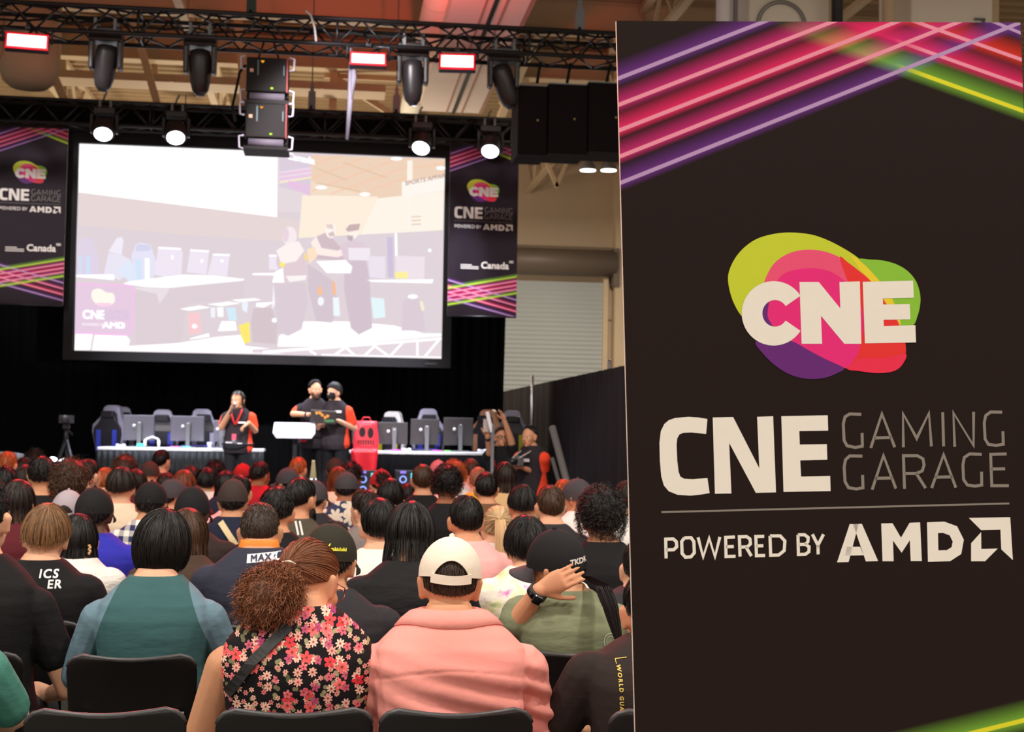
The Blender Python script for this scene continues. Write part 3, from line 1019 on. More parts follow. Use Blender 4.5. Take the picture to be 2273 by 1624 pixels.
# three people
pp((222, 206, 216), c7s([(160, 1040), (400, 1040), (420, 1180), (370, 1390), (270, 1440), (190, 1410)]))
pp((228, 208, 214), c7s([(185, 800), (260, 740), (340, 750), (400, 850), (410, 1010), (240, 1030), (180, 900)]))
pell((250, 236, 240), *c7s([(280, 690)])[0], 16, 21); pp((255, 244, 242), c7s([(180, 800), (260, 745), (350, 730), (390, 800), (330, 880), (220, 900)]))
pell((236, 214, 226), *c7s([(252, 680)])[0], 7, 16)
pp((255, 240, 120), c7s([(215, 880), (250, 900), (230, 930), (205, 910)])); pp((255, 222, 140), c7s([(395, 810), (420, 850), (410, 880), (390, 850)]))
pp(WH, c7s([(170, 960), (230, 930), (240, 1040), (150, 1040)])); pp((255, 246, 246), c7s([(250, 990), (410, 985), (400, 1020), (280, 1035)]))
pp((216, 200, 210), c7s([(415, 900), (600, 1020), (650, 1200), (600, 1340), (480, 1330), (420, 1100)])); pp((214, 192, 200), c7s([(470, 700), (560, 660), (650, 760), (720, 860), (700, 880), (480, 860)]))
pp((255, 240, 234), c7s([(440, 740), (480, 690), (520, 780), (640, 800), (720, 770), (730, 820), (640, 850), (480, 830)])); pp((255, 228, 200), c7s([(410, 790), (470, 770), (490, 840), (430, 900)]))
pell((255, 246, 240), *c7s([(590, 650)])[0], 12, 17); pp((232, 210, 206), c7s([(555, 605), (600, 600), (612, 640), (560, 630)])); pp((218, 196, 192), c7s([(570, 670), (610, 655), (620, 690), (580, 695)]))
pp((214, 197, 208), c7s([(690, 870), (850, 860), (880, 1000), (900, 1380), (800, 1430), (740, 1380), (690, 1100)])); pp((226, 206, 216), c7s([(660, 760), (740, 720), (830, 740), (890, 800), (880, 870), (690, 880)]))
pell((255, 244, 236), *c7s([(760, 660)])[0], 11, 15); pp((206, 180, 180), c7s([(700, 640), (730, 605), (810, 598), (800, 645), (720, 660)])); pp((196, 178, 186), c7s([(710, 685), (760, 690), (750, 730), (720, 720)]))
pp((244, 236, 244), c7s([(720, 780), (885, 780), (885, 875), (725, 870)])); pp(WH, c7s([(480, 880), (700, 870), (750, 920), (740, 970), (560, 968)]))
pp((255, 196, 150), c7s([(495, 1080), (515, 1060), (530, 1130), (490, 1130)])); pp((255, 190, 150), c7s([(600, 1030), (620, 1030), (630, 1130), (605, 1130)]))
pell((246, 250, 255), *c7s([(515, 1180)])[0], 7, 10); pp((240, 250, 255), c7s([(605, 1150), (650, 1150), (660, 1290), (610, 1290)]))
pp((230, 248, 252), c7s([(890, 1150), (990, 1160), (1000, 1300), (910, 1310)]))
pp((238, 228, 242), c7s([(870, 840), (1000, 845), (1000, 1010), (880, 1000)])); pp((242, 228, 236), c7s([(1075, 840), (1295, 845), (1290, 1015), (1075, 1010)]))
pp(WH, c7s([(860, 1020), (1360, 1015), (1350, 1045), (900, 1035)])); pp((255, 242, 160), c7s([(1070, 960), (1170, 960), (1165, 1010), (1075, 1008)]))
pln(WH, c7s([(1078, 670), (1082, 840)]), 5); pp((208, 196, 224), c7s([(1010, 700), (1055, 700), (1060, 1000), (1020, 1000)])); pell(WH, *c7s([(1332, 798)])[0], 4, 4)
pp((222, 206, 216), c7s([(1130, 1180), (1200, 1140), (1270, 1180), (1300, 1400), (1120, 1400)])); pell(WH, *c7s([(1205, 1145)])[0], 11, 5)
pp((250, 240, 214), c7s([(1255, 1180), (1280, 1180), (1295, 1250), (1270, 1250)]))
# logo card at lower left
card = c6s([(48, 740), (620, 762), (660, 775), (682, 810), (660, 1260), (640, 1288), (600, 1300), (35, 1275)])
pp((233, 206, 228), card)
pln((252, 196, 240), card[:-1] + [card[-1]], 4)
pp((255, 253, 240), smooth_closed(c6s([(215, 850), (240, 805), (310, 795), (380, 835), (450, 845), (475, 900), (460, 950), (400, 985), (300, 985), (230, 920)]), 3))
pp((255, 214, 236), smooth_closed(c6s([(265, 955), (340, 950), (430, 955), (400, 985), (300, 988)]), 3))
pic_text('CNE', *c6s([(112, 1125)])[0], 0.165, WH, 0.02, 0.95, 0.014)
pic_text('GAMING', *c6s([(350, 1078)])[0], 0.09, (218, 200, 226), 0.02, 1.0, 0.004)
pic_text('GARAGE', *c6s([(350, 1132)])[0], 0.09, (218, 200, 226), 0.02, 1.0, 0.004)
pic_text('POWERED BY', *c6s([(112, 1200)])[0], 0.052, (250, 240, 250), 0.02, 1.0, 0.004)
pic_text('AMD', *c6s([(335, 1228)])[0], 0.115, WH, 0.02, 1.25, 0.012)
pp(WH, c6s([(545, 1170), (580, 1172), (580, 1228), (545, 1228)]))
pic.build('projected_picture', pmats, scr)

# black stage drape behind everything, and the lower side drape
M_VELVET = mat('black_drape_cloth', (9, 9, 11), 0.95, spec=0.1, noise=(1.5, 0.3))
M_DRAPE2 = mat('charcoal_drape_cloth', (46, 41, 43), 0.9, spec=0.15, noise=(1.5, 0.15))
def drape(name, a, b, z0, z1, m, label, pleat=0.16, amp=0.045, slant=0.0):
    a, b = np.array(a, float), np.array(b, float)
    L = np.linalg.norm(b - a)
    d = (b - a) / L
    n = np.array([-d[1], d[0]])
    cols = int(L / pleat * 6)
    rows = 6
    vs, fs = [], []
    rr = np.random.default_rng(3)
    ph = np.cumsum(rr.uniform(0.7, 1.3, cols + 1)) * 2 * PI / 6
    for side in (0, 1):
        for j in range(rows + 1):
            t = j / rows
            for i in range(cols + 1):
                s = i / cols
                off = amp * (.6 + .4 * math.sin(i * .37 + 2 * math.sin(i * .11))) * math.sin(ph[i]) * (0.6 + 0.4 * t) + (0.012 if side else 0)
                p = a + d * (L * s + slant * t * (s > 0.98)) + n * off
                vs.append((p[0], p[1], z1 + (z0 - z1) * t))
    N = (rows + 1) * (cols + 1)
    for side in (0, 1):
        for j in range(rows):
            for i in range(cols):
                q = side * N + j * (cols + 1) + i
                f = (q, q + 1, q + cols + 2, q + cols + 1)
                fs.append(f if side else tuple(reversed(f)))
    for i in range(cols):
        fs.append((i, i + 1, N + i + 1, N + i))
    mb = MB().add(vs, fs, 0, True)
    return tag(mb.build(name, m), label, 'drape')


xr = W(1128, 705, 21.6)[0]
drape('stage_drape', (-9.5, 21.6), (xr, 21.6), 0.01, 6.36, M_VELVET, 'tall black drape hanging behind the screen and the stage', slant=-0.08)
drape('side_drape', (3.21, 27.5), (3.21, 9.0), 0.01, 2.30, M_DRAPE2, 'charcoal side drape running along the right edge of the audience', 0.30, 0.04)
for k, Y in enumerate((22.1, 16.9)):
    t = thing('drape_pole', ('chrome drape pole standing at the stage end of the side drape', 'chrome drape pole tip showing above the near part of the side drape')[k], 'pole', (3.12 if k == 0 else 3.32, Y, 0))
    MB().lathe([(0, 0.024), (2.42, 0.024), (2.44, 0.01)], (0, 0, 0), (0, 0, 1), 12).build('upright', M_CHROME, t)
    MB().box((-0.03, 0, 0.008), (0.10, 0.5, 0.012)).build('base_plate', M_GREY, t)

# ------------------------------------------------------------------ lighting trusses
def truss(name, label, x0, x1, y0, y1, z0, z1, bay, r=0.024):
    t = thing(name, label, 'truss', ((x0 + x1) / 2, (y0 + y1) / 2, z0))
    o = np.array(t.location)
    for (y, z) in ((y0, z0), (y0, z1), (y1, z0), (y1, z1)):
        MB().lathe([(0, r), (x1 - x0, r)], (x0 - o[0], y - o[1], z - o[2]), (1, 0, 0), 10).build('chord', M_TRUSS, t)
    lt = MB()
    n = max(1, int(round((x1 - x0) / bay)))
    rr = r * 0.5
    for i in range(n):
        a, b = x0 + (x1 - x0) * i / n, x0 + (x1 - x0) * (i + 1) / n
        m = (a + b) / 2
        for (p, q) in (((y0, z0), (y0, z1)), ((y1, z0), (y1, z1)), ((y0, z0), (y1, z0)), ((y0, z1), (y1, z1))):
            lt.tube([(a - o[0], p[0] - o[1], p[1] - o[2]), (m - o[0], q[0] - o[1], q[1] - o[2])], rr, 6)
            lt.tube([(m - o[0], q[0] - o[1], q[1] - o[2]), (b - o[0], p[0] - o[1], p[1] - o[2])], rr, 6)
        if i % 4 == 0:
            for (p, q) in (((y0, z0), (y0, z1)), ((y1, z0), (y1, z1)), ((y0, z0), (y1, z0)), ((y0, z1), (y1, z1))):
                lt.tube([(a - o[0], p[0] - o[1], p[1] - o[2]), (a - o[0], q[0] - o[1], q[1] - o[2])], rr * 1.2, 6)
    lt.build('lattice', M_TRUSS, t)
    return t


T1Y, T1Z0, T1Z1 = 15.0, 5.61, 5.88
truss('lighting_truss', 'black lighting truss nearest the audience carrying the red light panels', -6.2, 4.6, T1Y, T1Y + 0.46, T1Z0, T1Z1, 0.52)
T2Y, T2Z0, T2Z1 = 19.5, 5.572, 5.888
truss('lighting_truss', 'black lighting truss above the screen carrying four white spotlights', -7.2, 2.75, T2Y, T2Y + 0.32, T2Z0, T2Z1, 0.60)

# cables slung along the trusses
def cable(label, pts, r=0.012, m=M_RUBBER):
    return tag(MB().tube(pts, r, 6).build('power_cable', m), label, 'cable')


rc = random.Random(5)
for (lab, Y, Z, xa, xb, am) in (('black cable lying along the top of the front truss', T1Y + 0.2, T1Z1 + 0.03, -5.5, 4.3, 0.02), ('black cable lying along the top of the screen truss', T2Y + 0.15, T2Z1 + 0.03, -6.8, 2.6, 0.02),
                                 ('black cable bundle drooping inside the front truss', T1Y + 0.3, T1Z1 - 0.08, -5.5, 4.3, 0.05)):
    cable(lab, [(x, Y + rc.uniform(-.06, .06), Z + rc.uniform(-am, am * .4)) for x in np.linspace(xa, xb, 60)], 0.014)
# steel slings and hoists that hold the trusses
def hoist(label, x, y, z, mt, r=0.02, bag=False):
    t = thing('chain_hoist', label, 'hoist', (x, y, z))
    MB().tube([(0, 0, 0), (0, 0, ROOF - z)], r * 0.5, 6).build('chain', mt, t)
    MB().box((0, 0, 0.16), (0.10, 0.09, 0.24)).box((0, 0, 0.33), (0.05, 0.05, 0.12)).build('hook_block', M_GREY if not bag else mat('dark_green_motor', (38, 62, 50), 0.5, noise=(5, 0.1)), t)
    MB().tube([(-0.02, -0.2, -0.02), (0, 0, 0.1), (0.02, 0.2, -0.02)], 0.016, 6).build('sling', M_RUBBER, t)
    return t


q = W(556, 100, T1Y + .23); hoist('dark green chain hoist above the hanging centre speakers', q[0], T1Y + 0.23, T1Z1 + 0.02, M_RUBBER, 0.06, True)
q = W(692, 240, T2Y + .16); hoist('chain hoist with slings on the screen truss right of the hanging speakers', q[0], T2Y + 0.16, T2Z1 + 0.02, M_GREY, 0.02)
q = W(880, 250, T2Y + .16); hoist('chain hoist with slings on the screen truss beside the round white pipe', q[0], T2Y + 0.16, T2Z1 + 0.02, M_GREY, 0.02)
q = W(1285, 130, T1Y + .23); hoist('chain hoist above the black speaker boxes at the right', q[0], T1Y + 0.23, T1Z1 + 0.02, M_RUBBER, 0.03)
q0, q1 = W(778, 140, T1Y + 0.05), W(770, 312, T1Y + 0.05)
st = MB()
q0[1] = q1[1] = T1Y
st.tube([(q0[0], q0[1], T1Z0 - 0.03), (q0[0] + .005, q0[1], (q0[2] + q1[2]) / 2), q1], [0.018, 0.03, 0.02], 8)
st.tube([(q0[0] + .03, q0[1] - .02, q0[2]), (q0[0] + .035, q0[1] - .02, q0[2] - .18), (q0[0] + .02, q0[1] - .02, q0[2] - .40)], [0.012, 0.035, 0.008], 8)
tag(st.build('hanging_strap', mat('grey_strap_cloth', (98, 92, 104), 0.8, noise=(20, 0.2))), 'grey strap dangling from the front truss below the middle red panel', 'strap')
q0 = W(682, 30, T1Y)
tag(MB().tube([W(678, 24, T1Y - .02), W(690, 34, T1Y - .02), W(698, 60, T1Y - .02), W(702, 92, T1Y - .02)], 0.012, 6).build('hanging_rope', M_WHITEP), 'thin white rope end hooked on the front truss', 'rope')


def clamp_mb(z0, z1):
    """hook clamp from the fixture top z0 to the chord at z1"""
    mb = MB()
    mb.box((0, 0, (z0 + z1) / 2), (0.05, 0.03, abs(z1 - z0)))
    mb.tube([(0, -0.035, z1 - 0.01), (0, -0.04, z1 + 0.03), (0, 0, z1 + 0.055), (0, 0.04, z1 + 0.03)], 0.012, 6)
    return mb


# dark moving head lights on the front truss
M_HEAD = mat('dark_moulded_housing', (38, 34, 36), 0.38, 0.0, 0.5, bump=(90, 0.05))
def moving_head(px, py, label, tilt, yaw):
    p = W(px, py, T1Y + 0.22)
    top = T1Z0
    t = thing('moving_head_light', label, 'stage light', (p[0], T1Y + 0.22, 0), 0, 'dark moving head lights')
    bevel(MB().box((0, 0, top + 0.02), (0.34, 0.24, 0.15)).build('base_box', M_HEAD, t), 0.02)
    for s in (-1, 1):
        bevel(MB().box((s * 0.145, 0, top - 0.19), (0.05, 0.15, 0.30), taper=1.15).build('yoke_arm', M_HEAD, t), 0.02)
    mb = MB()
    axis = Euler((tilt, 0, yaw)).to_matrix() @ Vector((0, 0, -1))
    c = Vector((0, 0, top - 0.24))
    mb.lathe([(-0.17, 0.05), (-0.15, 0.10), (-0.08, 0.115), (0.05, 0.115), (0.18, 0.105), (0.27, 0.085), (0.31, 0.05), (0.315, 0.01)], c, axis, 20)
    mb.build('lamp_head', M_HEAD, t)
    MB().lathe([(0, 0.045), (0.02, 0.045)], c + axis * 0.305, axis, 14).build('lens', mat('dark_lens', (30, 30, 40), 0.1, 0, 0.8, noise=(5, 0.1)), t)
    mb = MB()
    for s in (-1, 1):
        mb.box((s * 0.1, -0.1, top + 0.12), (0.03, 0.05, 0.12)).box((s * 0.1, 0.1, top + 0.12), (0.03, 0.05, 0.12))
    mb.build('clamp', M_GREY, t)
    return t


moving_head(237, 70, 'dark moving head light on the front truss, leftmost of four', 0.25, 0.5)
moving_head(446, 78, 'dark moving head light on the front truss left of the hanging speakers', 0.12, -0.2)
moving_head(917, 108, 'dark moving head light between the two right red panels', 0.1, -0.3)
moving_head(1118, 120, 'dark moving head light right of the rightmost red panel', 0.35, -1.2)

# red LED wash panels
M_RED = emis('red_led_face', (255, 190, 178), 5.0)
M_REDRIM = mat('red_glow_frame', (150, 20, 28), 0.5, emit=(255, 10, 40), estr=0.8, noise=(20, 0.1))  # red edge glow round the lamp face put in as emission
def red_panel(px, py, w, h, label, yaw):
    p = W(px, py, T1Y - 0.10)
    wm, hm = w / FPX * T1Y, h / FPX * T1Y
    t = thing('red_led_panel', label, 'stage light', (p[0], T1Y - 0.10, p[2]), yaw, 'red led panels')
    tilt = 0.30
    M = Euler((-tilt, 0, 0)).to_matrix()
    g = lambda x, y, z: M @ Vector((x, y, z))
    bevel(MB().box((0, 0.04, 0), (wm + 0.05, 0.09, hm + 0.05), rot=(-tilt, 0, 0)).build('housing', M_BLACK, t), 0.01)
    rim = MB()
    for c, d in (((0, hm / 2 + .008), (wm + .04, .018)), ((0, -hm / 2 - .008), (wm + .04, .018)), ((-wm / 2 - .008, 0), (.018, hm)), ((wm / 2 + .008, 0), (.018, hm))):
        rim.box(g(c[0], -0.012, c[1]), (d[0], 0.02, d[1]), rot=(-tilt, 0, 0))
    rim.build('bezel', M_REDRIM, t)
    fc = MB()
    nx = 14
    for i in range(nx):
        for j in range(3):
            fc.box(g((i + .5) / nx * wm - wm / 2, -0.01, (j + .5) / 3 * hm - hm / 2), (wm / nx * .99, .012, hm / 3 * .97), rot=(-tilt, 0, 0))
    fc.build('led_face', M_RED, t)
    yk = MB()
    for s in (-1, 1):
        yk.tube([(s * (wm / 2 + .05), 0.04, 0), (s * (wm / 2 + .05), 0.05, T1Z0 - p[2] - 0.02), (0, 0.06, T1Z0 - p[2] - 0.02)], 0.014, 6)
    yk.build('yoke', M_TRUSS, t)
    clamp_mb(T1Z0 - p[2] - 0.03, T1Z0 - p[2]).build('clamp', M_TRUSS, t)
    d = bpy.data.lights.new('red_wash', 'SPOT')
    d.energy = 1150
    d.color = (1.0, 0.03, 0.05)
    d.spot_size = math.radians(120)
    d.spot_blend = 0.8
    d.shadow_soft_size = 0.12
    o = bpy.data.objects.new('red_wash', d)
    COL.objects.link(o)
    o.location = (p[0], T1Y - 0.17, p[2])
    v = Vector((p[0] * 0.7, 10.0, 1.0)) - o.location
    o.rotation_euler = v.to_track_quat('-Z', 'Y').to_euler()
    # added red spot without a fixture, aimed up to tint the roof
    d2 = bpy.data.lights.new('red_uplight', 'SPOT')
    d2.energy = 330 if px > 900 else (40 if px > 500 else 80)
    d2.spot_size = math.radians(80)
    d2.spot_blend = 0.9
    d2.color = (1.0, 0.10, 0.08)
    d2.shadow_soft_size = 0.1
    o2 = bpy.data.objects.new('red_uplight', d2)
    COL.objects.link(o2)
    o2.location = (p[0], T1Y + 0.75, T1Z1 + 0.25)
    o2.rotation_euler = Vector((0, 0.75, 0.5)).to_track_quat('-Z', 'Y').to_euler()
    return t


red_panel(60, 93, 80, 30, 'glowing red light panel at the far left of the front truss', 0.12)
red_panel(817, 132, 72, 24, 'glowing red light panel in the middle of the front truss', 0.0)
red_panel(1015, 138, 72, 31, 'glowing red light panel on the front truss below the pale roof casing', -0.1)

# white wash lights on the screen truss, aimed at the stage
M_LENS = emis('white_led_lens', (236, 240, 255), 8.0)
def wash(px, py, label, rx):
    p = W(px, py, T2Y - 0.12)
    t = thing('wash_light', label, 'stage light', (p[0], T2Y - 0.12, p[2]), 0, 'white wash lights on the screen truss')
    ax = Vector((rx, -0.72, -0.95)).normalized()
    MB().lathe([(-0.26, 0.06), (-0.24, 0.12), (-0.16, 0.145), (-0.02, 0.145), (0.0, 0.135), (0.0, 0.12), (-0.01, 0.118)], (0, 0, 0), ax, 22).build('lamp_head', M_HEAD, t)
    mb = MB().lathe([(-0.008, 0.117), (0.004, 0.117)], (0, 0, 0), ax, 22)
    mb.build('lens', M_LENS, t)
    zt = T2Z0 - p[2]
    for s in (-1, 1):
        bevel(MB().box((s * 0.165 - ax.x * .1, 0.10, 0.16), (0.035, 0.10, 0.26)).build('yoke_arm', M_HEAD, t), 0.01)
    bevel(MB().box((-ax.x * .1, 0.11, 0.33), (0.28, 0.17, 0.09)).build('base_box', M_HEAD, t), 0.015)
    mb = MB()
    for s in (-1, 1):
        mb.box((s * 0.07, 0.12, 0.42), (0.03, 0.05, 0.12))
    mb.tube([(-.03, .12, .48), (-.01, .12, .55), (.02, .10, .60)], 0.014, 6)
    mb.build('clamp', M_GREY, t)
    o = lamp('SPOT', 'stage_wash', Vector((p[0], T2Y - 0.12, p[2])) + ax * 0.05, (p[0] * 0.55 - 0.2, 18.6, 1.2), 1000, (0.80, 0.86, 1.0), 0.08, spot_size=math.radians(62), spot_blend=0.6)
    return t


wash(229, 298, 'white lit spotlight on the screen truss, leftmost of four', 0.05)
wash(390, 306, 'white lit spotlight on the screen truss, second from the left', 0.1)
wash(934, 329, 'white lit spotlight above the right end of the screen', -0.25)
wash(1088, 336, 'white lit spotlight in front of the right hanging banner', -0.15)
# added unseen spots that brighten the presenters, hanging banners and photographer
for x, z_, aim, pw, sz in ((-4.2, 6.7, (-1.1, 19.1, 1.7), 3000, 30), (0.4, 6.7, (-.55, 19.1, 1.7), 3000, 30), (-5.6, 6.2, (-4.2, 19.7, 4.4), 1700, 19), (-1.2, 6.2, (2.12, 19.7, 4.4), 1700, 19), (0.6, 6.0, (2.25, 16.0, 1.3), 1000, 22)):
    q = Vector((x, 11.2 if x != 0.6 else 9.6, z_)); v = (Vector(aim) - q).normalized()
    lamp('SPOT', 'front_fill', q + v * .05, q + v, pw, (1.0, 0.95, 0.98), 0.10, spot_size=math.radians(sz), spot_blend=0.6)
    t = thing('front_fill_spot', 'added fill spotlight out of view over the audience, aimed at the stage', 'stage light', q, 0, 'added fill spotlights above the picture')
    MB().lathe([(-.5, .06), (-.48, .11), (0, .11), (.0, .09), (-.02, .085)], (0, 0, 0), v, 18).build('lamp_head', M_HEAD, t)
    MB().lathe([(-.015, .085), (-.005, .085)], (0, 0, 0), v, 18).build('lens', M_LENS, t)
    MB().tube([(0, -.2, .1), (0, -.2, ROOF - z_)], .02, 6).build('drop_rod', M_GREY, t)

# ------------------------------------------------------------------ hanging centre speakers (two stacked boxes)
p = W(593, 228, T1Y - 0.05)
k = T1Y / FPX
M_SPK = mat('speaker_paint', (22, 16, 15), 0.6, 0, 0.2, bump=(200, 0.1))
M_ALU = mat('pale_handle_paint', (190, 182, 200), 0.5, noise=(9, 0.05))
M_ORG = emis('amber_led', (255, 170, 40), 1.2); M_GRN = emis('green_led', (190, 240, 60), 2.0); M_TAG = mat('pale_sticker', (226, 170, 140), 0.6, noise=(9, 0.05))
for (zc_, lab) in ((p[2] + 44 * k, 'hanging black speaker box in the centre, upper of two'), (p[2] - 57 * k, 'hanging black speaker box in the centre, lower of two')):
    t = thing('hanging_speaker', lab, 'speaker', (p[0], T1Y + 0.05, zc_), 0, 'hanging centre speakers')
    bevel(MB().box((0, 0, 0.06), (0.43, 0.42, 0.36)).build('cabinet', M_SPK, t), 0.012)
    MB().box((0.205, -0.212, 0.06), (0.012, 0.012, 0.36)).build('red_edge_trim', mat('red_edge_paint', (150, 30, 34), 0.5, noise=(5, 0.1)), t)
    MB().lathe([(0, 0.045), (0.36, 0.045)], (-0.18, -0.16, -0.165), (1, 0, 0), 16).build('grey_roll_bar', mat('grey_violet_foam', (92, 84, 96), 0.7, noise=(9, 0.1)), t)
    MB().box((0, 0, -0.225), (0.47, 0.42, 0.03)).box((0, 0.05, -0.165), (0.43, 0.25, 0.09)).build('bottom_tray', M_SPK, t)
    for s in (-1, 1):
        for z in (-0.17, 0.18):
            hb = MB()
            x0_ = s * 0.225
            hb.tube([(x0_, -0.2, z - .07), (x0_ + s * .045, -0.2, z - .06), (x0_ + s * .05, -0.2, z + .06), (x0_, -0.2, z + .07)], 0.011, 6)
            hb.build('side_handle', M_ALU, t)
    mb = MB().box((-0.16, -0.213, 0.10), (0.035, 0.006, 0.035)); mb.build('sticker', M_TAG, t)
    mb = MB()
    mb.add([(-0.07, -0.2135, 0.205), (-0.03, -0.2135, 0.205), (-0.05, -0.2135, 0.18)], [(0, 1, 2)]); mb.build('warning_mark', M_ORG, t)
    MB().box((0.05, -0.213, -0.08), (0.025, 0.006, 0.016)).build('status_led', M_GRN, t)
    MB().box((-0.095, -0.213, 0.13), (0.014, 0.006, 0.16)).box((0.17, -0.213, 0.11), (0.010, 0.006, 0.10)).build('label_strip', mat('blue_grey_strip', (90, 110, 118), 0.5, noise=(9, 0.1)), t)
zt = p[2] + 44 * k + 0.24
mb = MB().box((p[0], T1Y + 0.05, zt + 0.012), (0.44, 0.06, 0.03))
for s in (-1, 1):
    mb.tube([(p[0] + s * .12, T1Y + .05, zt), (p[0] + s * .05, T1Y + .02, T1Z0 - .01)], 0.012, 6)
tag(mb.build('rigging_bar', M_TRUSS), 'black rigging bar joining the centre speakers to the truss', 'rigging')
a, b = W(545, 145, T1Y), W(512, 240, T1Y + 1)
cable('black cables sagging left from the hanging centre speakers', [a, W(532, 160, T1Y + .1), W(524, 200, T1Y + .2), W(516, 235, T1Y + .3), W(522, 268, T1Y + .5)], 0.016)

# ------------------------------------------------------------------ big black speaker boxes at the right
M_SUB = mat('dark_speaker_shell', (13, 6, 7), 0.7, 0, 0.12, bump=(150, 0.1))
def speaker_box(x0, x1, ytop0, ytop1, yb, label, Y, rot):
    a, b = W(x0, ytop0, Y), W(x1, ytop1, Y)
    bot = W((x0 + x1) / 2, yb, Y + .6)
    t = thing('flown_speaker', label, 'speaker', ((a[0] + b[0]) / 2, Y + 0.3, bot[2]), rot, 'flown black speakers')
    w, h = b[0] - a[0], (a[2] + b[2]) / 2 - bot[2]
    bevel(MB().box((0, 0, h / 2), (w - 0.002, 0.6, h)).build('cabinet', M_SUB, t), 0.012)
    MB().box((0, 0, h + 0.012), (w * 0.96, 0.5, 0.022)).build('top_plate', M_GREY, t)
    MB().lathe([(0, 0.012), (0.006, 0.012)], (w * 0.16, -0.302, h * 0.5), (0, -1, 0), 12).build('fixing_stud', mat('brass_stud', (205, 190, 120), 0.35, 0.8, noise=(9, 0.05)), t)
    return t


speaker_box(1151, 1217, 190, 190, 366, 'flown black speaker box, left of the three at the right', 15.25, 0.0)
speaker_box(1218, 1306, 188, 186, 364, 'flown black speaker box, middle of the three at the right', 15.22, 0.0)
speaker_box(1307, 1400, 186, 182, 360, 'flown black speaker box, right of the three, passing behind the sign board', 15.20, 0.0)
q = W(1285, 180, T1Y + .3)
mb = MB()
for xx in (1195, 1262, 1350):
    q = W(xx, 180, T1Y + .3)
    mb.tube([(q[0], T1Y + .4, q[2]), (q[0] + .02, T1Y + .3, T1Z0)], 0.018, 6)
tag(mb.build('rigging_strap', M_RUBBER), 'black rigging straps holding the flown speakers to the truss', 'rigging')

# ------------------------------------------------------------------ stage
STZ = 0.50
stg = thing('stage', 'low dark stage platform in front of the black drape', 'stage', (-0.9, 19.4, 0))
MB().box((0, 0, STZ - 0.04), (7.8, 4.2, 0.08)).build('deck', mat('stage_deck', (120, 118, 124), 0.5, noise=(2, 0.15)), stg)
MB().box((0, 0, (STZ - .08) / 2), (7.6, 4.0, STZ - .08)).build('skirt', M_VELVET, stg)

M_TOP = mat('white_table_top', (236, 238, 244), 0.35, noise=(3, 0.02))
M_GLOSS = mat('glossy_black_skirt', (4, 5, 6), 0.5, 0, 0.10, bump=(3, 0.5), bumpscale=(2.5, 1, 0.5))
M_SATIN = mat('black_table_skirt', (5, 4, 5), 0.8, 0, 0.05, bump=(4, 0.8), bumpscale=(3, 1, 0.4))
def table(xy0, xy1, label, m, Y=19.5, dep=0.75):
    a, b = W(*xy0, Y), W(*xy1, Y)
    x0, x1, z = a[0], b[0], (a[2] + b[2]) / 2
    t = thing('folding_table', label, 'table', ((x0 + x1) / 2, Y + dep / 2, STZ))
    h = z - STZ
    bevel(MB().box((0, 0, h - 0.02), (x1 - x0, dep, 0.04)).build('table_top', M_TOP, t), 0.008)
    sk = MB()
    n = 90
    w = x1 - x0
    ring = []
    per = [(-w / 2, dep / 2), (-w / 2, -dep / 2), (w / 2, -dep / 2), (w / 2, dep / 2)]
    pts = []
    for i in range(3):
        p0, p1 = np.array(per[i]), np.array(per[i + 1])
        k_ = n if i == 1 else 24
        for s in np.linspace(0, 1, k_, endpoint=i == 2):
            pts.append(p0 + (p1 - p0) * s)
    vs, fs = [], []
    for j, z_ in enumerate((h - 0.045, h * .5, 0.012)):
        for i, p_ in enumerate(pts):
            o_ = 0.012 + 0.012 * math.sin(i * 1.9) * (0.4 + .5 * j)
            s = np.sign(p_) * np.array([abs(p_[0]) > w / 2 - .01, abs(p_[1]) > dep / 2 - .01])
            vs.append((p_[0] + s[0] * o_, p_[1] + s[1] * o_, z_))
    N = len(pts)
    for j in range(2):
        for i in range(N - 1):
            fs.append((j * N + i, j * N + i + 1, (j + 1) * N + i + 1, (j + 1) * N + i))
    o = sk.add(vs, [tuple(reversed(f)) for f in fs], 0, True).build('skirt', m, t)
    md = o.modifiers.new('thick', 'SOLIDIFY'); md.thickness = 0.006
    for sx_ in (-1, 1):
        for sy in (-1, 1):
            MB().lathe([(0, 0.016), (h - .04, 0.016)], (sx_ * (w / 2 - .12), sy * (dep / 2 - .1), 0), (0, 0, 1), 8).build('leg', M_GREY, t)
    return t, x0, x1, z, Y


tabL = table((216, 992), (584, 996), 'white topped folding table with glossy black skirt on the stage left half', M_GLOSS)
tabR = table((776, 1000), (1092, 1004), 'white topped folding table with matt black skirt on the stage right half', M_SATIN)
TZ = tabL[3]

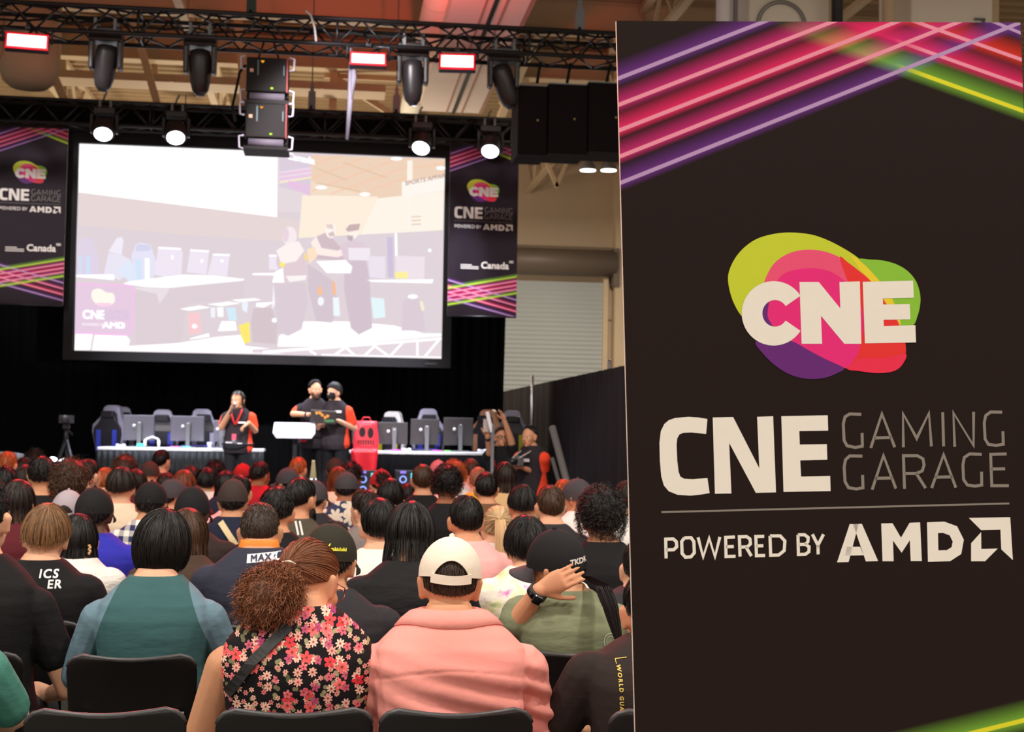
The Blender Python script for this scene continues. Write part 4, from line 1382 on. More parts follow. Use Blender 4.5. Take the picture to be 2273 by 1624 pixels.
M_SCRB = mat('monitor_back', (100, 98, 110), 0.45, noise=(4, 0.06)); M_SCRB2 = mat('monitor_back_dark', (64, 60, 62), 0.45, noise=(4, 0.06))
def monitor(px0, px1, pyt, Y, label, yaw, m):
    a, b = W(px0, pyt, Y), W(px1, pyt, Y)
    z0 = TZ + 0.002
    w = (b[0] - a[0])
    h = min(0.40, a[2] - z0 - 0.09)
    t = thing('monitor', label, 'monitor', ((a[0] + b[0]) / 2, Y, z0), yaw, 'monitors on the stage tables')
    top = a[2] - z0
    bevel(MB().box((0, 0.03, top - h / 2), (w, 0.045, h)).build('panel', m, t), 0.01)
    MB().box((0, 0.055, top - h / 2), (w - .02, 0.006, h - .02)).build('display', mat('dark_display', (20, 20, 26), 0.2, noise=(5, .05)), t)
    MB().box((0.02, -0.01, top - h * .5), (0.06, 0.05, 0.16)).box((0.02, -0.035, (top - h * .4) / 2 + 0.0), (0.05, 0.03, top - h * .4)).build('stand_arm', M_GREY, t)
    MB().box((0.02, -0.0, 0.008), (0.24, 0.20, 0.014)).build('stand_foot', M_GREY, t)
    MB().lathe([(0, 0.022), (0.004, 0.022)], (-.06, 0.006, top - h * .42), (0, -1, 0), 12).box((0.02, -0.037, top - 0.1), (0.03, .01, .012)).build('back_badge', M_WHITEP, t)
    return t


monitor(273, 343, 920, 19.72, 'pale grey monitor from behind, leftmost on the left table', -0.1, M_SCRB)
monitor(378, 454, 922, 19.72, 'pale grey monitor from behind in the middle of the left table', -0.1, M_SCRB)
monitor(472, 512, 932, 19.72, 'pale grey monitor half hidden behind the woman with a microphone', -0.35, M_SCRB)
monitor(838, 906, 936, 19.72, 'dark grey monitor from behind beside the red printed bag', 0.05, M_SCRB2)
monitor(912, 976, 929, 19.74, 'dark grey monitor from behind in the middle of the right table', 0.1, M_SCRB2)
monitor(985, 1052, 926, 19.76, 'dark grey monitor from behind, rightmost on the right table', 0.1, M_SCRB2)
monitor(782, 822, 938, 19.98, 'dark monitor standing behind the red printed bag', 0.1, M_SCRB2)

# gaming chairs behind the tables
M_GC = mat('chair_vinyl_black', (34, 34, 44), 0.4, noise=(6, 0.1)); M_GCB = mat('chair_vinyl_blue', (58, 72, 196), 0.4, noise=(6, 0.1)); M_GCW = mat('chair_vinyl_pale', (150, 150, 176), 0.4, noise=(6, 0.06)); M_GCO = mat('chair_vinyl_tan', (190, 140, 110), 0.4, noise=(6, 0.1)); M_GCY = mat('chair_vinyl_yellow', (200, 190, 40), 0.4, noise=(6, 0.1))
def gaming_chair(px, pyt, Y, yaw, label, acc, rim):
    p = W(px, pyt, Y)
    t = thing('gaming_chair', label, 'chair', (p[0], Y, STZ), yaw, 'high backed gaming chairs on the stage')
    H = p[2] - STZ
    # outline of the back seen from the front, wings at the shoulders
    half = [(0.13, 0.0), (0.20, 0.10), (0.225, 0.30), (0.255, 0.46), (0.25, 0.56), (0.17, 0.66), (0.135, 0.74), (0.12, 0.80), (0.075, 0.83)]
    sc_ = (H - 0.48) / 0.83
    out = [(x, z * sc_) for x, z in half] + [(-x, z * sc_) for x, z in reversed(half)]
    def shell(k, yf, yb, bow):
        mb = MB()
        n = len(out)
        f = [Vector((x * k, yf + bow * (abs(x) / .25) ** 2, 0.48 + (z - H * .2) * k + H * .2)) for x, z in out]
        g = [Vector((x * k, yb + bow * (abs(x) / .25) ** 2, 0.48 + (z - H * .2) * k + H * .2)) for x, z in out]
        vs = f + g
        fs = []
        m_ = n // 2
        for i in range(m_ - 1):
            fs.append((i, i + 1, n - 2 - i, n - 1 - i)); fs.append((n + n - 1 - i, n + n - 2 - i, n + i + 1, n + i))
        for i in range(n):
            j = (i + 1) % n
            fs.append((i, n + i, n + j, j))
        mb.add(vs, fs, 0, False)
        return mb
    o = shell(1.0, -0.20, -0.30, 0.09).build('backrest', rim, t, True); bevel(o, 0.015)
    o = shell(0.84, -0.105, -0.21, 0.03).build('back_pad', M_GC, t, True); bevel(o, 0.01)
    for s in (-1, 1):
        mb = MB().box((s * 0.125, -0.10, 0.48 + 0.26 * sc_), (0.07, 0.06, 0.46 * sc_))
        mb.build('side_stripe', acc, t)
    bevel(MB().box((0, -0.10, 0.48 + 0.70 * sc_), (0.2, 0.08, 0.10)).build('head_pillow', M_GC, t), 0.02)
    bevel(MB().box((0, 0.08, 0.44), (0.52, 0.52, 0.12)).build('seat', M_GC, t), 0.03)
    for s in (-1, 1):
        bevel(MB().box((s * 0.30, 0.03, 0.62), (0.07, 0.26, 0.03)).box((s * 0.30, 0.0, 0.51), (0.04, 0.06, 0.2)).build('armrest', M_BLKPL, t), 0.008)
    MB().lathe([(0, 0.03), (0.28, 0.03)], (0, 0.05, 0.10), (0, 0, 1), 12).build('gas_lift', M_GREY, t)
    ft = MB()
    for i in range(5):
        a = 2 * PI * i / 5 + .3
        ft.tube([(0, .05, .10), (math.cos(a) * .28, .05 + math.sin(a) * .28, .06)], [.03, .02], 8)
        ft.ball((math.cos(a) * .28, .05 + math.sin(a) * .28, .03), .03, 10, 6)
    ft.build('wheel_base', M_BLKPL, t)
    return t


for a in ((232, 898, 20.35, 2.75, 'pale blue gaming chair at the far left end of the left table', M_GCB, M_GCW), (277, 902, 20.95, 3.5, 'grey gaming chair turned behind the leftmost monitor', M_GCW, M_GCW),
          (358, 908, 20.35, 3.14, 'blue striped gaming chair between the two left monitors', M_GCB, M_GCW), (430, 911, 20.98, 2.7, 'dark gaming chair hidden behind the middle left monitor', M_GCW, M_GC),
          (455, 907, 20.3, 3.4, 'pale rimmed gaming chair right of the middle left monitor', M_GCW, M_GCW), (856, 912, 20.4, 2.6, 'white rimmed gaming chair behind the monitor next to the red bag', M_GCY, mat('chair_vinyl_white', (216, 216, 222), 0.4, noise=(6, .05))),
          (955, 906, 20.35, 3.2, 'dark blue gaming chair behind the middle right monitor', M_GCB, M_GCW), (1067, 908, 20.45, 2.5, 'tan rimmed gaming chair right of the rightmost monitor', M_GCO, M_GCO),
          (1140, 910, 20.95, 3.1, 'black and yellow gaming chair behind the waving person', M_GCY, M_GCW)):
    gaming_chair(*a)

for p in ROOF_FILL_LAMPS:  # stands for the added lamps that brighten the roof
    t = thing('roof_fill_stand', 'added fill lamp stand hidden behind the black stage drape', 'stage light', (p[0], p[1], 0), 0, 'added fill lamps behind the drape')
    MB().lathe([(0, .03), (p[2] - .3, .03)], (0, 0, 0), (0, 0, 1), 8).build('upright', M_GREY, t)
    MB().box((0, 0, .01), (.6, .6, .02)).build('base_plate', M_GREY, t)

# things on and around the tables
def prop(name, label, cat, mb, m, bev=0.0):
    o = mb.build(name, m)
    if bev: bevel(o, bev)
    return tag(o, label, cat)


def on_table(px, py=990, Y=19.6):
    p = W(px, py, Y)
    return p[0], Y, TZ + 0.003


x, y, z = on_table(337)
hs = thing('headset', 'white headset lying on the left table', 'headset', (x, y, z))
MB().tube([(-.09, 0, .05), (-.08, .02, .11), (0, .03, .14), (.08, .02, .11), (.09, 0, .05)], .014, 8).build('headband', M_WHITEP, hs)
for s in (-1, 1):
    MB().lathe([(0, .05), (.03, .045)], (s * .09 - .015, 0, .052), (1, 0, 0), 14).build('ear_cup', M_WHITEP, hs)
for px_, c_, w, h, lab, nm in ((312, (90, 220, 200), .10, .05, 'small turquoise box on the left table', 'box'), (393, (232, 120, 200), .18, .018, 'pink mouse mat on the left table', 'mouse_mat'), (412, (110, 220, 220), .14, .02, 'cyan mouse mat on the left table', 'mouse_mat'),
                               (465, (190, 196, 250), .07, .06, 'pale blue cup on the left table', 'cup'), (268, (205, 205, 230), .10, .04, 'pale controller on the left table', 'controller'), (880, (214, 90, 214), .15, .018, 'magenta mouse mat on the right table', 'mouse_mat'),
                               (972, (220, 110, 214), .16, .018, 'pink mouse mat between the right monitors', 'mouse_mat'), (990, (130, 220, 120), .12, .018, 'green mouse mat on the right table', 'mouse_mat'), (902, (240, 240, 250), .10, .03, 'white controller on the right table', 'controller'), (1070, (238, 240, 250), .12, .03, 'white controller at the right end of the right table', 'controller')):
    x, y, z = on_table(px_, 990, 19.58)
    m_ = mat('prop_%d' % px_, c_, 0.5, noise=(8, .04))
    if nm == 'cup':
        prop(nm, lab, 'cup', MB().lathe([(0, .026), (.08, .034), (.08, .030), (.01, .024)], (x, y, z), (0, 0, 1), 16), m_)
    elif nm == 'controller':
        prop(nm, lab, nm, MB().ball((x - .04, y, z + .022), (.03, .04, .02), 10, 6).ball((x + .04, y, z + .022), (.03, .04, .02), 10, 6).box((x, y, z + .022), (.09, .05, .025)), m_)
    else:
        prop(nm, lab, nm.replace('_', ' '), MB().box((x, y, z + h / 2), (w, .10 if h < .03 else .07, h)), m_, 0.003)
# keyboards
for px_, lab in ((945, 'small blue lit keyboard by the middle right monitor'), (432, 'dark keyboard by the middle left monitor')):
    x, y, z = on_table(px_, 985, 19.9)
    t = thing('keyboard', lab, 'keyboard', (x, y, z))
    MB().box((0, 0, .012), (.36, .13, .02)).build('case', M_BLKPL, t)
    kk = MB()
    for i in range(12):
        for j in range(4):
            kk.box((-.155 + i * .028, -.045 + j * .03, .027), (.022, .024, .010))
    kk.build('keys', mat('keys_blue', (70, 70, 150), .5, emit=(70, 70, 220), estr=.25, noise=(30, .1)), t)
# red printed bag on the right table and the red cloth hanging off its left end
x, y, z = on_table(812, 990, 19.62)
rb = thing('printed_bag', 'red bag with dark grinning print at the left end of the right table', 'bag', (x, y, z))
h = W(812, 934, 19.62)[2] - z
bg = MB()
bg.loft([[Vector((sx_ * (.165 + .012 * math.sin(t * 5)) * (1 - .06 * t), sy * .06 * (1 - .5 * t), h * t)) for sx_, sy in ((-1, -1), (-.4, -1.2), (.4, -1.15), (1, -1), (1, 1), (-1, 1))] for t in np.linspace(0, 1, 7)], 0, True)
bg.build('bag', mat('red_bag_vinyl', (222, 52, 66), .45, bump=(5, .5), noise=(4, .15)), rb)
pr = MB()
for (cx, cz, rx_, rz_) in ((-.055, .62, .045, .085), (.06, .60, .04, .09)):
    pr.poly([(cx + rx_ * math.cos(t), -.066 , h * cz + rz_ * math.sin(t) * .8) for t in np.linspace(0, 2 * PI, 14, endpoint=False)])
for i in range(7):
    xx = -.10 + i * .033
    pr.poly([(xx - .006, -.070, h * .18), (xx + .006, -.070, h * .18), (xx + .009, -.070, h * .34), (xx - .009, -.070, h * .34)])
pr.build('dark_print', mat('bag_print', (40, 14, 20), .5, noise=(9, .1)), rb)
hd = MB().tube([(-.07, 0, h - .01), (-.04, 0, h + .05), (.04, 0, h + .05), (.07, 0, h - .01)], .008, 6)
hd.build('handle', mat('red_bag_vinyl', (0, 0, 0)), rb)
a, b = W(779, 992, 19.45), W(838, 1046, 19.45)
cl = MB()
for j in range(9):
    t_ = j / 8
    pass
vs, fs = [], []
for j in range(8):
    for i in range(9):
        s, t_ = i / 8, j / 7
        vs.append((a[0] + (b[0] - a[0]) * (s * (1 - .14 * t_) + .08 * t_), 19.44 - .02 * math.sin(s * 9) * t_ - .02, TZ + .02 + (b[2] - TZ - .02) * t_ * (1 + .10 * math.sin(s * 3.1))))
for j in range(7):
    for i in range(8):
        fs.append((j * 9 + i, j * 9 + i + 1, j * 9 + i + 10, j * 9 + i + 9))
o = cl.add(vs, [tuple(reversed(f)) for f in fs], 0, True).build('red_cloth', mat('red_satin_cloth', (226, 36, 52), .35, bump=(4, .4)))
md = o.modifiers.new('thick', 'SOLIDIFY'); md.thickness = .006
tag(o, 'shiny red cloth hanging over the left end of the right table', 'cloth')
# glowing computers under the right table
M_CYAN = emis('pc_cyan_glow', (110, 214, 230), 1.6); M_FAN = emis('pc_fan_glow', (150, 170, 255), 1.6)
for px_, lab in ((812, 'glowing tower computer under the red cloth end of the right table'), (900, 'glowing tower computer under the middle of the right table'), (345, 'dark tower computer under the left table')):
    Y = 19.28
    p_ = W(px_, 1062, Y)
    t = thing('tower_computer', lab, 'computer', (p_[0], Y, STZ), 0.1, 'tower computers under the tables')
    hh = W(px_, 1043 if px_ > 500 else 1030, Y)[2] - STZ
    bevel(MB().box((0, .0, hh / 2), (.30, .22, hh)).build('case', M_BLKPL, t), .01)
    if px_ > 500:
        f_ = MB()
        for i in range(3):
            zc2 = hh * (.2 + .28 * i)
            f_.loft([[(-.05 + math.cos(2 * PI * j / 20) * r, -.112 - .004 * k_, zc2 + math.sin(2 * PI * j / 20) * r) for j in range(20)] for k_, r in ((0, .05), (1, .05), (1, .034), (0, .034))], 0, True, False)
        f_.build('fan_ring', M_FAN, t)
        MB().box((.085, -.113, hh * .5), (.06, .006, hh * .86)).build('light_strip', M_CYAN, t)
        MB().box((-.05, -.113, hh * .95), (.08, .006, .03)).build('status_panel', emis('pc_violet_glow', (160, 130, 250), 1.3), t)
    else:
        MB().box((.0, -.113, hh * .5), (.2, .006, hh * .7)).build('side_glass', mat('smoked_panel', (60, 66, 70), .1, noise=(4, .1)), t)
# pale storage crates behind the presenters' legs
for (x0_, x1_, lab) in ((683, 690, 'khaki carton on the stage behind the legs of the bearded man'), (712, 734, 'khaki carton on the stage behind the masked man, right of the first')):
    pass
a, b = W(672, 1030, 19.9), W(742, 1030, 19.9)
prop('carton', 'khaki cardboard carton standing behind the two men on the stage', 'carton', MB().box(((a[0] + b[0]) / 2, 20.0, STZ + .30), (b[0] - a[0], .3, .60)), mat('khaki_card', (150, 134, 92), .8, noise=(5, .08)), .01)
a, b = W(676, 1060, 19.45), W(738, 1060, 19.45)
prop('white_carton', 'white open box on the stage floor in front of the khaki carton', 'carton', MB().box(((a[0] + b[0]) / 2, 19.55, STZ + .18), (b[0] - a[0], .25, .36)), mat('white_card', (220, 226, 232), .6, noise=(5, .04)), .01)
# white box lid on a black stand in front of the bearded man
a = W(656, 955, 18.25)
t = thing('display_stand', 'open white box lid resting on a dark stand before the bearded man', 'stand', (a[0], 18.25, STZ))
ztop = a[2] - STZ
MB().lathe([(0, .16), (.02, .15), (.03, .03), (ztop - .1, .03)], (0, 0, 0), (0, 0, 1), 16).build('stand_post', M_BLACK, t)
lid = MB()
tray = [[(-.23, -.13, .0), (.20, -.13, .0), (.20, .13, .13), (-.23, .13, .13)], [(-.27, -.15, .06), (.24, -.15, .06), (.24, .15, .19), (-.27, .15, .19)]]
vs = [Vector((x_, y_, z_ + ztop - .09)) for r in tray for x_, y_, z_ in r]
lid.add(vs, [(0, 1, 2, 3), (0, 4, 5, 1), (1, 5, 6, 2), (2, 6, 7, 3), (3, 7, 4, 0)])
o = lid.build('box_lid', mat('white_lid_card', (232, 230, 240), .5, noise=(5, .03)), t); md = o.modifiers.new('thick', 'SOLIDIFY'); md.thickness = .01
# camera tripod at the left of the stage, and its bag of gear
a = W(148, 930, 18.6)
t = thing('camera_tripod', 'small camera on a black tripod at the left of the stage', 'tripod', (a[0], 18.6, STZ))
zt = a[2] - STZ
MB().box((0, 0, zt + .0), (.15, .2, .10)).lathe([(0, .045), (.1, .05)], (0, -.08, zt), (0, -1, 0), 14).build('camera', mat('camera_body', (58, 56, 62), .45, noise=(9, .1)), t)
MB().box((0, 0, zt - .09), (.08, .08, .06)).tube([(0, 0, zt - .1), (.05, .16, zt - .2)], .012, 6).lathe([(0, .03), (.22, .03)], (0, 0, zt - .33), (0, 0, 1), 10).build('pan_head', M_BLACK, t)
for i in range(3):
    a_ = [-2.6, -.5, 1.5][i]
    MB().tube([(0, 0, zt - .25), (math.cos(a_) * .30, math.sin(a_) * .30, .01)], [.028, .02], 8).build('leg', mat('tripod_leg', (40, 40, 44), .45, noise=(9, .1)), t)
for px_, py_, lab in ((117, 1019, 'small white lamp on the stage floor left of the tripod feet'), (143, 1023, 'small white lamp on the stage floor between the tripod feet')):
    p_ = W(px_, py_, 18.2)
    t = thing('floor_lamp', lab, 'stage light', (p_[0], 18.2, STZ))
    MB().box((0, 0, (p_[2] - STZ) / 2), (.06, .06, p_[2] - STZ)).build('stem', M_BLACK, t)
    MB().ball((0, -.03, p_[2] - STZ), (.06, .03, .03), 12, 8).build('lens', M_LENS, t)
p_ = W(18, 1005, 17.9)
t = thing('camera_case', 'silver and black camera gear heaped at the far left of the stage', 'camera gear', (p_[0], 17.9, STZ))
hz = p_[2] - STZ
bevel(MB().box((0, 0, hz * .45), (.36, .25, hz * .9)).build('case', M_BLACK, t), .02)
MB().box((-.06, 0, hz * .95), (.14, .14, .10)).lathe([(0, .05), (.16, .045)], (.05, -.05, hz * .95), (.9, -.4, -.1), 14).build('camera', mat('camera_silver', (170, 174, 190), .35, .3, noise=(9, .08)), t)
MB().ball((.20, -.1, hz * .82), (.04, .03, .03), 10, 6).build('glowing_lens', M_LENS, t)  # camera lens made to glow with the lamp lens material
# grey foam poles leaning at the side drape
for (a_, b_, w, lab) in (((1226, 948), (1252, 1046), .085, 'thick grey padded pole leaning against the side drape'), ((1226, 1018), (1241, 1070), .05, 'thin grey padded pole leaning below the thick one')):
    p0, p1 = W(*a_, 16.6), W(*b_, 16.2)
    d_ = (p1 - p0) / (p1[2] - p0[2])
    foot = p1 - d_ * (p1[2] - 0.02)
    mb = MB().tube([p0, foot], w / 2, 10)
    prop('padded_pole', lab, 'pole', mb, mat('grey_foam', (120, 116, 112), .9, bump=(40, .2)))
# cameraman's tripod beside the waving person
p0 = W(1094, 940, 16.22)
t = thing('light_stand', 'grey stand with a pale panel beside the waving person', 'stand', (p0[0], 16.22, 0))
MB().lathe([(0, .022), (p0[2], .02)], (0, 0, 0), (0, 0, 1), 10).build('upright', M_GREY, t)
MB().box((-.04, 0, p0[2] + .02), (.04, .03, .24), rot=(0, -.25, 0)).build('panel', M_WHITEP, t)
for i in range(3):
    a_ = 2 * PI * i / 3 + .4
    MB().tube([(0, 0, .5), (math.cos(a_) * .16, math.sin(a_) * .16, .012)], .012, 6).build('leg', M_GREY, t)

# ------------------------------------------------------------------ people: figure builder
def skin(name, c):
    m = mat(name, c, 0.55, spec=0.35, noise=(14, 0.06), bump=(120, 0.04))
    nt, b = nodes_of(m)
    b.inputs['Subsurface Weight'].default_value = 0.12
    b.inputs['Subsurface Radius'].default_value = (0.02, 0.008, 0.004)
    return m


SK = [skin('skin_light', (224, 170, 138)), skin('skin_tan', (206, 148, 112)), skin('skin_brown', (156, 100, 70)), skin('skin_dark', (92, 58, 42))]
M_EYEW = mat('eye_white', (228, 222, 216), .3); M_IRIS = mat('eye_iris', (40, 26, 20), .2); M_LIP = mat('lip_skin', (176, 92, 84), .5, noise=(60, .05))


def vox(name, mb, size, its, mats, parent, post=None, extra=None, mfun=None):
    """fuses the collected limbs into one closed surface"""
    me0 = mb.mesh('tmp')
    ob = bpy.data.objects.new('tmp', me0)
    COL.objects.link(ob)
    r = ob.modifiers.new('r', 'REMESH'); r.mode = 'VOXEL'; r.voxel_size = size
    s = ob.modifiers.new('s', 'SMOOTH'); s.factor = 0.5; s.iterations = its
    dg = bpy.context.evaluated_depsgraph_get()
    me = bpy.data.meshes.new_from_object(ob.evaluated_get(dg))
    bpy.data.objects.remove(ob); bpy.data.meshes.remove(me0)
    me.name = name
    me.materials.clear()
    for m in (mats if isinstance(mats, (list, tuple)) else [mats]):
        me.materials.append(m)
    n = len(me.vertices)
    if post is not None:
        co = np.empty(n * 3, np.float32); me.vertices.foreach_get('co', co); co = co.reshape(-1, 3)
        no = np.empty(n * 3, np.float32); me.vertices.foreach_get('normal', no); no = no.reshape(-1, 3)
        co = post(co.astype(float), no.astype(float))
        me.vertices.foreach_set('co', co.astype(np.float32).ravel())
    if mfun is not None:
        k = len(me.polygons)
        ce = np.empty(k * 3, np.float32); me.polygons.foreach_get('center', ce)
        me.polygons.foreach_set('material_index', np.asarray(mfun(ce.reshape(-1, 3)), np.int32))
    me.polygons.foreach_set('use_smooth', [True] * len(me.polygons))
    if extra is not None:                        # eyes: set into the same body mesh
        bm = bmesh.new(); bm.from_mesh(me)
        m2 = extra.mesh('x'); bm.from_mesh(m2); bm.to_mesh(me); bm.free()
        bpy.data.meshes.remove(m2)
    me.update()
    o = bpy.data.objects.new(name, me)
    COL.objects.link(o)
    o.parent = parent
    return o


RINGS = [(-.02, 0, .150, .115), (.04, 0, .180, .140), (.10, -.005, .178, .135), (.20, -.012, .160, .118), (.30, -.018, .154, .112), (.40, -.024, .166, .118), (.455, -.026, .172, .115), (.505, -.024, .160, .102), (.545, -.018, .128, .086), (.575, -.010, .096, .074), (.60, -.004, .072, .064), (.625, .002, .060, .058)]


def sup(cx, cy, z, a, b, n=22, e=2.5):
    out = []
    for j in range(n):
        t = 2 * PI * j / n
        c, s = math.cos(t), math.sin(t)
        out.append(Vector((cx + a * math.copysign(abs(c) ** (2 / e), c), cy + b * math.copysign(abs(s) ** (2 / e), s), z)))
    return out


def twotone(name, c1, c2, lim_r, lim_l, slope=0.0, zref=0.0, lo=-.05, hi=.26, bump=.3):
    """cloth sewn from two colours: c2 where x > lim_r or x < -lim_l (limits widen downwards with slope)"""
    m = cloth(name, c1, bump)
    nt, b = nodes_of(m)
    tc = nt.nodes.new('ShaderNodeTexCoord'); sp = nt.nodes.new('ShaderNodeSeparateXYZ')
    nt.links.new(tc.outputs['Object'], sp.inputs[0])
    def mt_(op, a, c, clamp=False):
        n = nt.nodes.new('ShaderNodeMath'); n.operation = op; n.use_clamp = clamp
        for i, k in enumerate((a, c)):
            if isinstance(k, (int, float)): n.inputs[i].default_value = k
            else: nt.links.new(k, n.inputs[i])
        return n.outputs[0]
    dz = mt_('MULTIPLY', mt_('MINIMUM', mt_('MAXIMUM', mt_('SUBTRACT', zref, sp.outputs[2]), lo), hi), slope)
    r = mt_('SUBTRACT', mt_('SUBTRACT', sp.outputs[0], lim_r), dz)
    l = mt_('SUBTRACT', mt_('SUBTRACT', mt_('MULTIPLY', sp.outputs[0], -1.0), lim_l), dz)
    fac = mt_('MULTIPLY', mt_('MAXIMUM', r, l), 600.0, True)
    mx = nt.nodes.new('ShaderNodeMix'); mx.data_type = 'RGBA'
    nt.links.new(fac, mx.inputs[0])
    mx.inputs[6].default_value = (*lin(c1), 1); mx.inputs[7].default_value = (*lin(c2), 1)
    nt.links.new(mx.outputs[2], b.inputs['Base Color'])
    return m


class Fig:
    def __init__(s, H, z0=.47, b=1.0, lean=.05, head=(0, 0, 0), stand=False, arms=None, hs=1.0, shift=0.0, droop=0.0, tm=1.05):
        s.H, s.z0, s.b, s.lean, s.stand, s.hs, s.shift, s.droop = H, z0, b, lean, stand, hs, shift, droop
        s.T = (H - z0) / .85 * tm
        s.yh = lean + .02
        s.C = Vector((shift, s.yh, H - .105 * hs))
        N = Vector((shift * .8, s.yh - .03, H - .20 * hs))
        R = Euler((math.radians(head[1]), math.radians(head[2]), math.radians(head[0]))).to_matrix().to_4x4()
        s.Hm = Matrix.Translation(N) @ R @ Matrix.Translation(-N) @ Matrix.Translation(s.C)
        s.arms = {}
        for k, sg in (('L', -1), ('R', 1)):
            sh = s.sp(.465); sh = Vector((sg * .172 * b + s.shx(.465), sh.y - .012, sh.z - s.droop))
            if arms and k in arms:
                e, w, t = [Vector(q) for q in arms[k][:3]]
            elif stand:
                e, w = sh + Vector((sg * .05, -.02, -.26)), sh + Vector((sg * .06, .05, -.50))
                t = w + Vector((0, .02, -.17))
            else:
                e = Vector((sg * .25 * b, sh.y + .06, z0 + .25 * s.T))
                w = Vector((sg * .12, sh.y + .27, z0 + .17))
                t = w + Vector((-sg * .06, .14, -.01))
            s.arms[k] = (sh, e, w, t)

    def shx(s, k): return s.shift * max(0, k / .85) ** 1.5

    def sp(s, k):
        return Vector((s.shx(k), s.lean * (max(k, 0) / .8) ** 1.5, s.z0 + k * s.T))

    def torso(s, mb, k0, k1, inf, extra=1.0):
        rr = []
        rs = [r for r in RINGS if k0 - 1e-6 <= r[0] <= k1 + 1e-6]
        for k, y, a, bb in rs:
            p = s.sp(k)
            rr.append(sup(p.x, p.y + y, p.z, a * (s.b if k < .58 else 1) + inf, bb * (0.4 + .6 * s.b if k < .58 else 1) + inf))
        mb.loft(rr)

    def headp(s, mb):
        h = s.hs
        M3 = s.Hm.to_3x3()
        g = lambda x, y, z: s.Hm @ Vector((x * h, y * h, z * h))
        B = lambda c, r: mb.ball(g(*c), tuple(q * h for q in r), 18, 12, 0, M3)
        B((0, -.005, .005), (.0755, .096, .100))
        B((0, .028, -.058), (.056, .062, .068))
        B((0, .066, -.104), (.024, .020, .018))
        B((0, .072, .006), (.050, .022, .020))
        for sg in (-1, 1):
            B((sg * .036, .058, -.040), (.022, .024, .026))
            mb.caps(g(sg * .079, -.008, -.002), g(sg * .077, .0, -.048), .017 * h, .010 * h, 8)
        mb.caps(g(0, .090, -.010), g(0, .104, -.044), .008 * h, .013 * h, 8)
        B((0, .082, -.078), (.024, .011, .010))
        mb.caps(s.sp(.56) + Vector((0, -.005, 0)), g(0, -.022, -.075), .060, .055, 16)

    def eyes(s):
        mb = MB()
        h = s.hs
        g = lambda x, y, z: s.Hm @ Vector((x * h, y * h, z * h))
        for sg in (-1, 1):
            mb.ball(g(sg * .030, .076, -.016), .0115, 10, 8, 1)
            mb.ball(g(sg * .029, .0845, -.016), .0062, 8, 6, 2)
        mb.ball(g(0, .089, -.078), .0105, 10, 8, 3, Matrix.Diagonal((1.9, .6, .75)))
        return mb

    def hand(s, mb, k, fine, curl=.5, spread=.0, up=None):
        sh, e, w, t = s.arms[k]
        d = (t - w).normalized()
        sg = -1 if k == 'L' else 1
        ref = Vector(up) if up is not None else Vector((0, 0, 1))
        if abs(d.dot(ref)) > .95: ref = Vector((0, 1, 0))
        nrm = (ref - d * ref.dot(d)).normalized()          # back of the hand
        side = d.cross(nrm)
        if not fine:
            mb.caps(w, w + d * .10, .030, .034, 10)
            mb.caps(w + d * .10, w + d * .16 - nrm * .02, .028, .018, 8)
            mb.caps(w + d * .03 - side * sg * .02, w + d * .09 - side * sg * .055, .014, .011, 6)
            return
        rings = []
        for q, (a, bb) in ((0, (.026, .020)), (.03, (.034, .019)), (.065, (.041, .016)), (.092, (.040, .013))):
            c = w + d * q
            rings.append([c + side * a * math.cos(2 * PI * j / 14) + nrm * bb * math.sin(2 * PI * j / 14) for j in range(14)])
        mb.loft(rings)
        for i, (off, L) in enumerate(((-.030, .068), (-.010, .078), (.010, .072), (.029, .056))):
            p = w + d * .086 + side * off * sg
            ang = 0.10 + .05 * i
            dd = (d + side * sg * off * (3.0 + spread * 12)).normalized()
            r = .0092 - .0007 * i
            for f in (.45, .30, .25):
                dd2 = (dd * math.cos(ang) - nrm * math.sin(ang)).normalized()
                q = p + dd2 * L * f
                mb.caps(p, q, r, r * .93, 8)
                p, r, ang = q, r * .93, ang + curl
        p = w + d * .022 - side * sg * .026
        dd = (d * .72 - side * sg * .62 - nrm * .18).normalized()
        r = .0115
        for f in (.036, .030, .024):
            q = p + dd * f
            mb.caps(p, q, r, r * .92, 8)
            p, r = q, r * .92
            dd = (dd + d * .28 - nrm * .10).normalized()

    def armp(s, mb, k, inf=0, frac=1.0, fore=True):
        sh, e, w, t = s.arms[k]
        mb.ball(sh + Vector((-.012 if k == 'R' else .012, 0, 0)), .058 + inf, 14, 10)
        q = sh + (e - sh) * frac
        mb.caps(sh, q, .054 * (.5 + .5 * s.b) + inf, (.054 - .012 * frac) * (.5 + .5 * s.b) + inf)
        if frac >= 1.0 and fore:
            mb.caps(e, w, .042 + inf, .028 + inf)

    def legs(s, mb, inf=0, low=1.0):
        for sg in (-1, 1):
            if s.stand:
                h = Vector((sg * .088 * s.b, 0, s.z0 + .05)); k = Vector((sg * .10 * s.b, .01, s.z0 * .54)); a = Vector((sg * .105, -.01, .10))
            else:
                h = Vector((sg * .092 * s.b, .02, s.z0 + .075)); k = Vector((sg * .13, .45, s.z0 + .04)); a = Vector((sg * .13, .42, .10))
            mb.caps(h, k, .084 * (.4 + .6 * s.b) + inf, .058 + inf)
            mb.caps(k, k + (a - k) * low, .054 + inf, .040 + inf)
            if inf == 0:
                mb.caps(a, a + Vector((0, .13, -.05)), .038, .028)
            s.ank = a

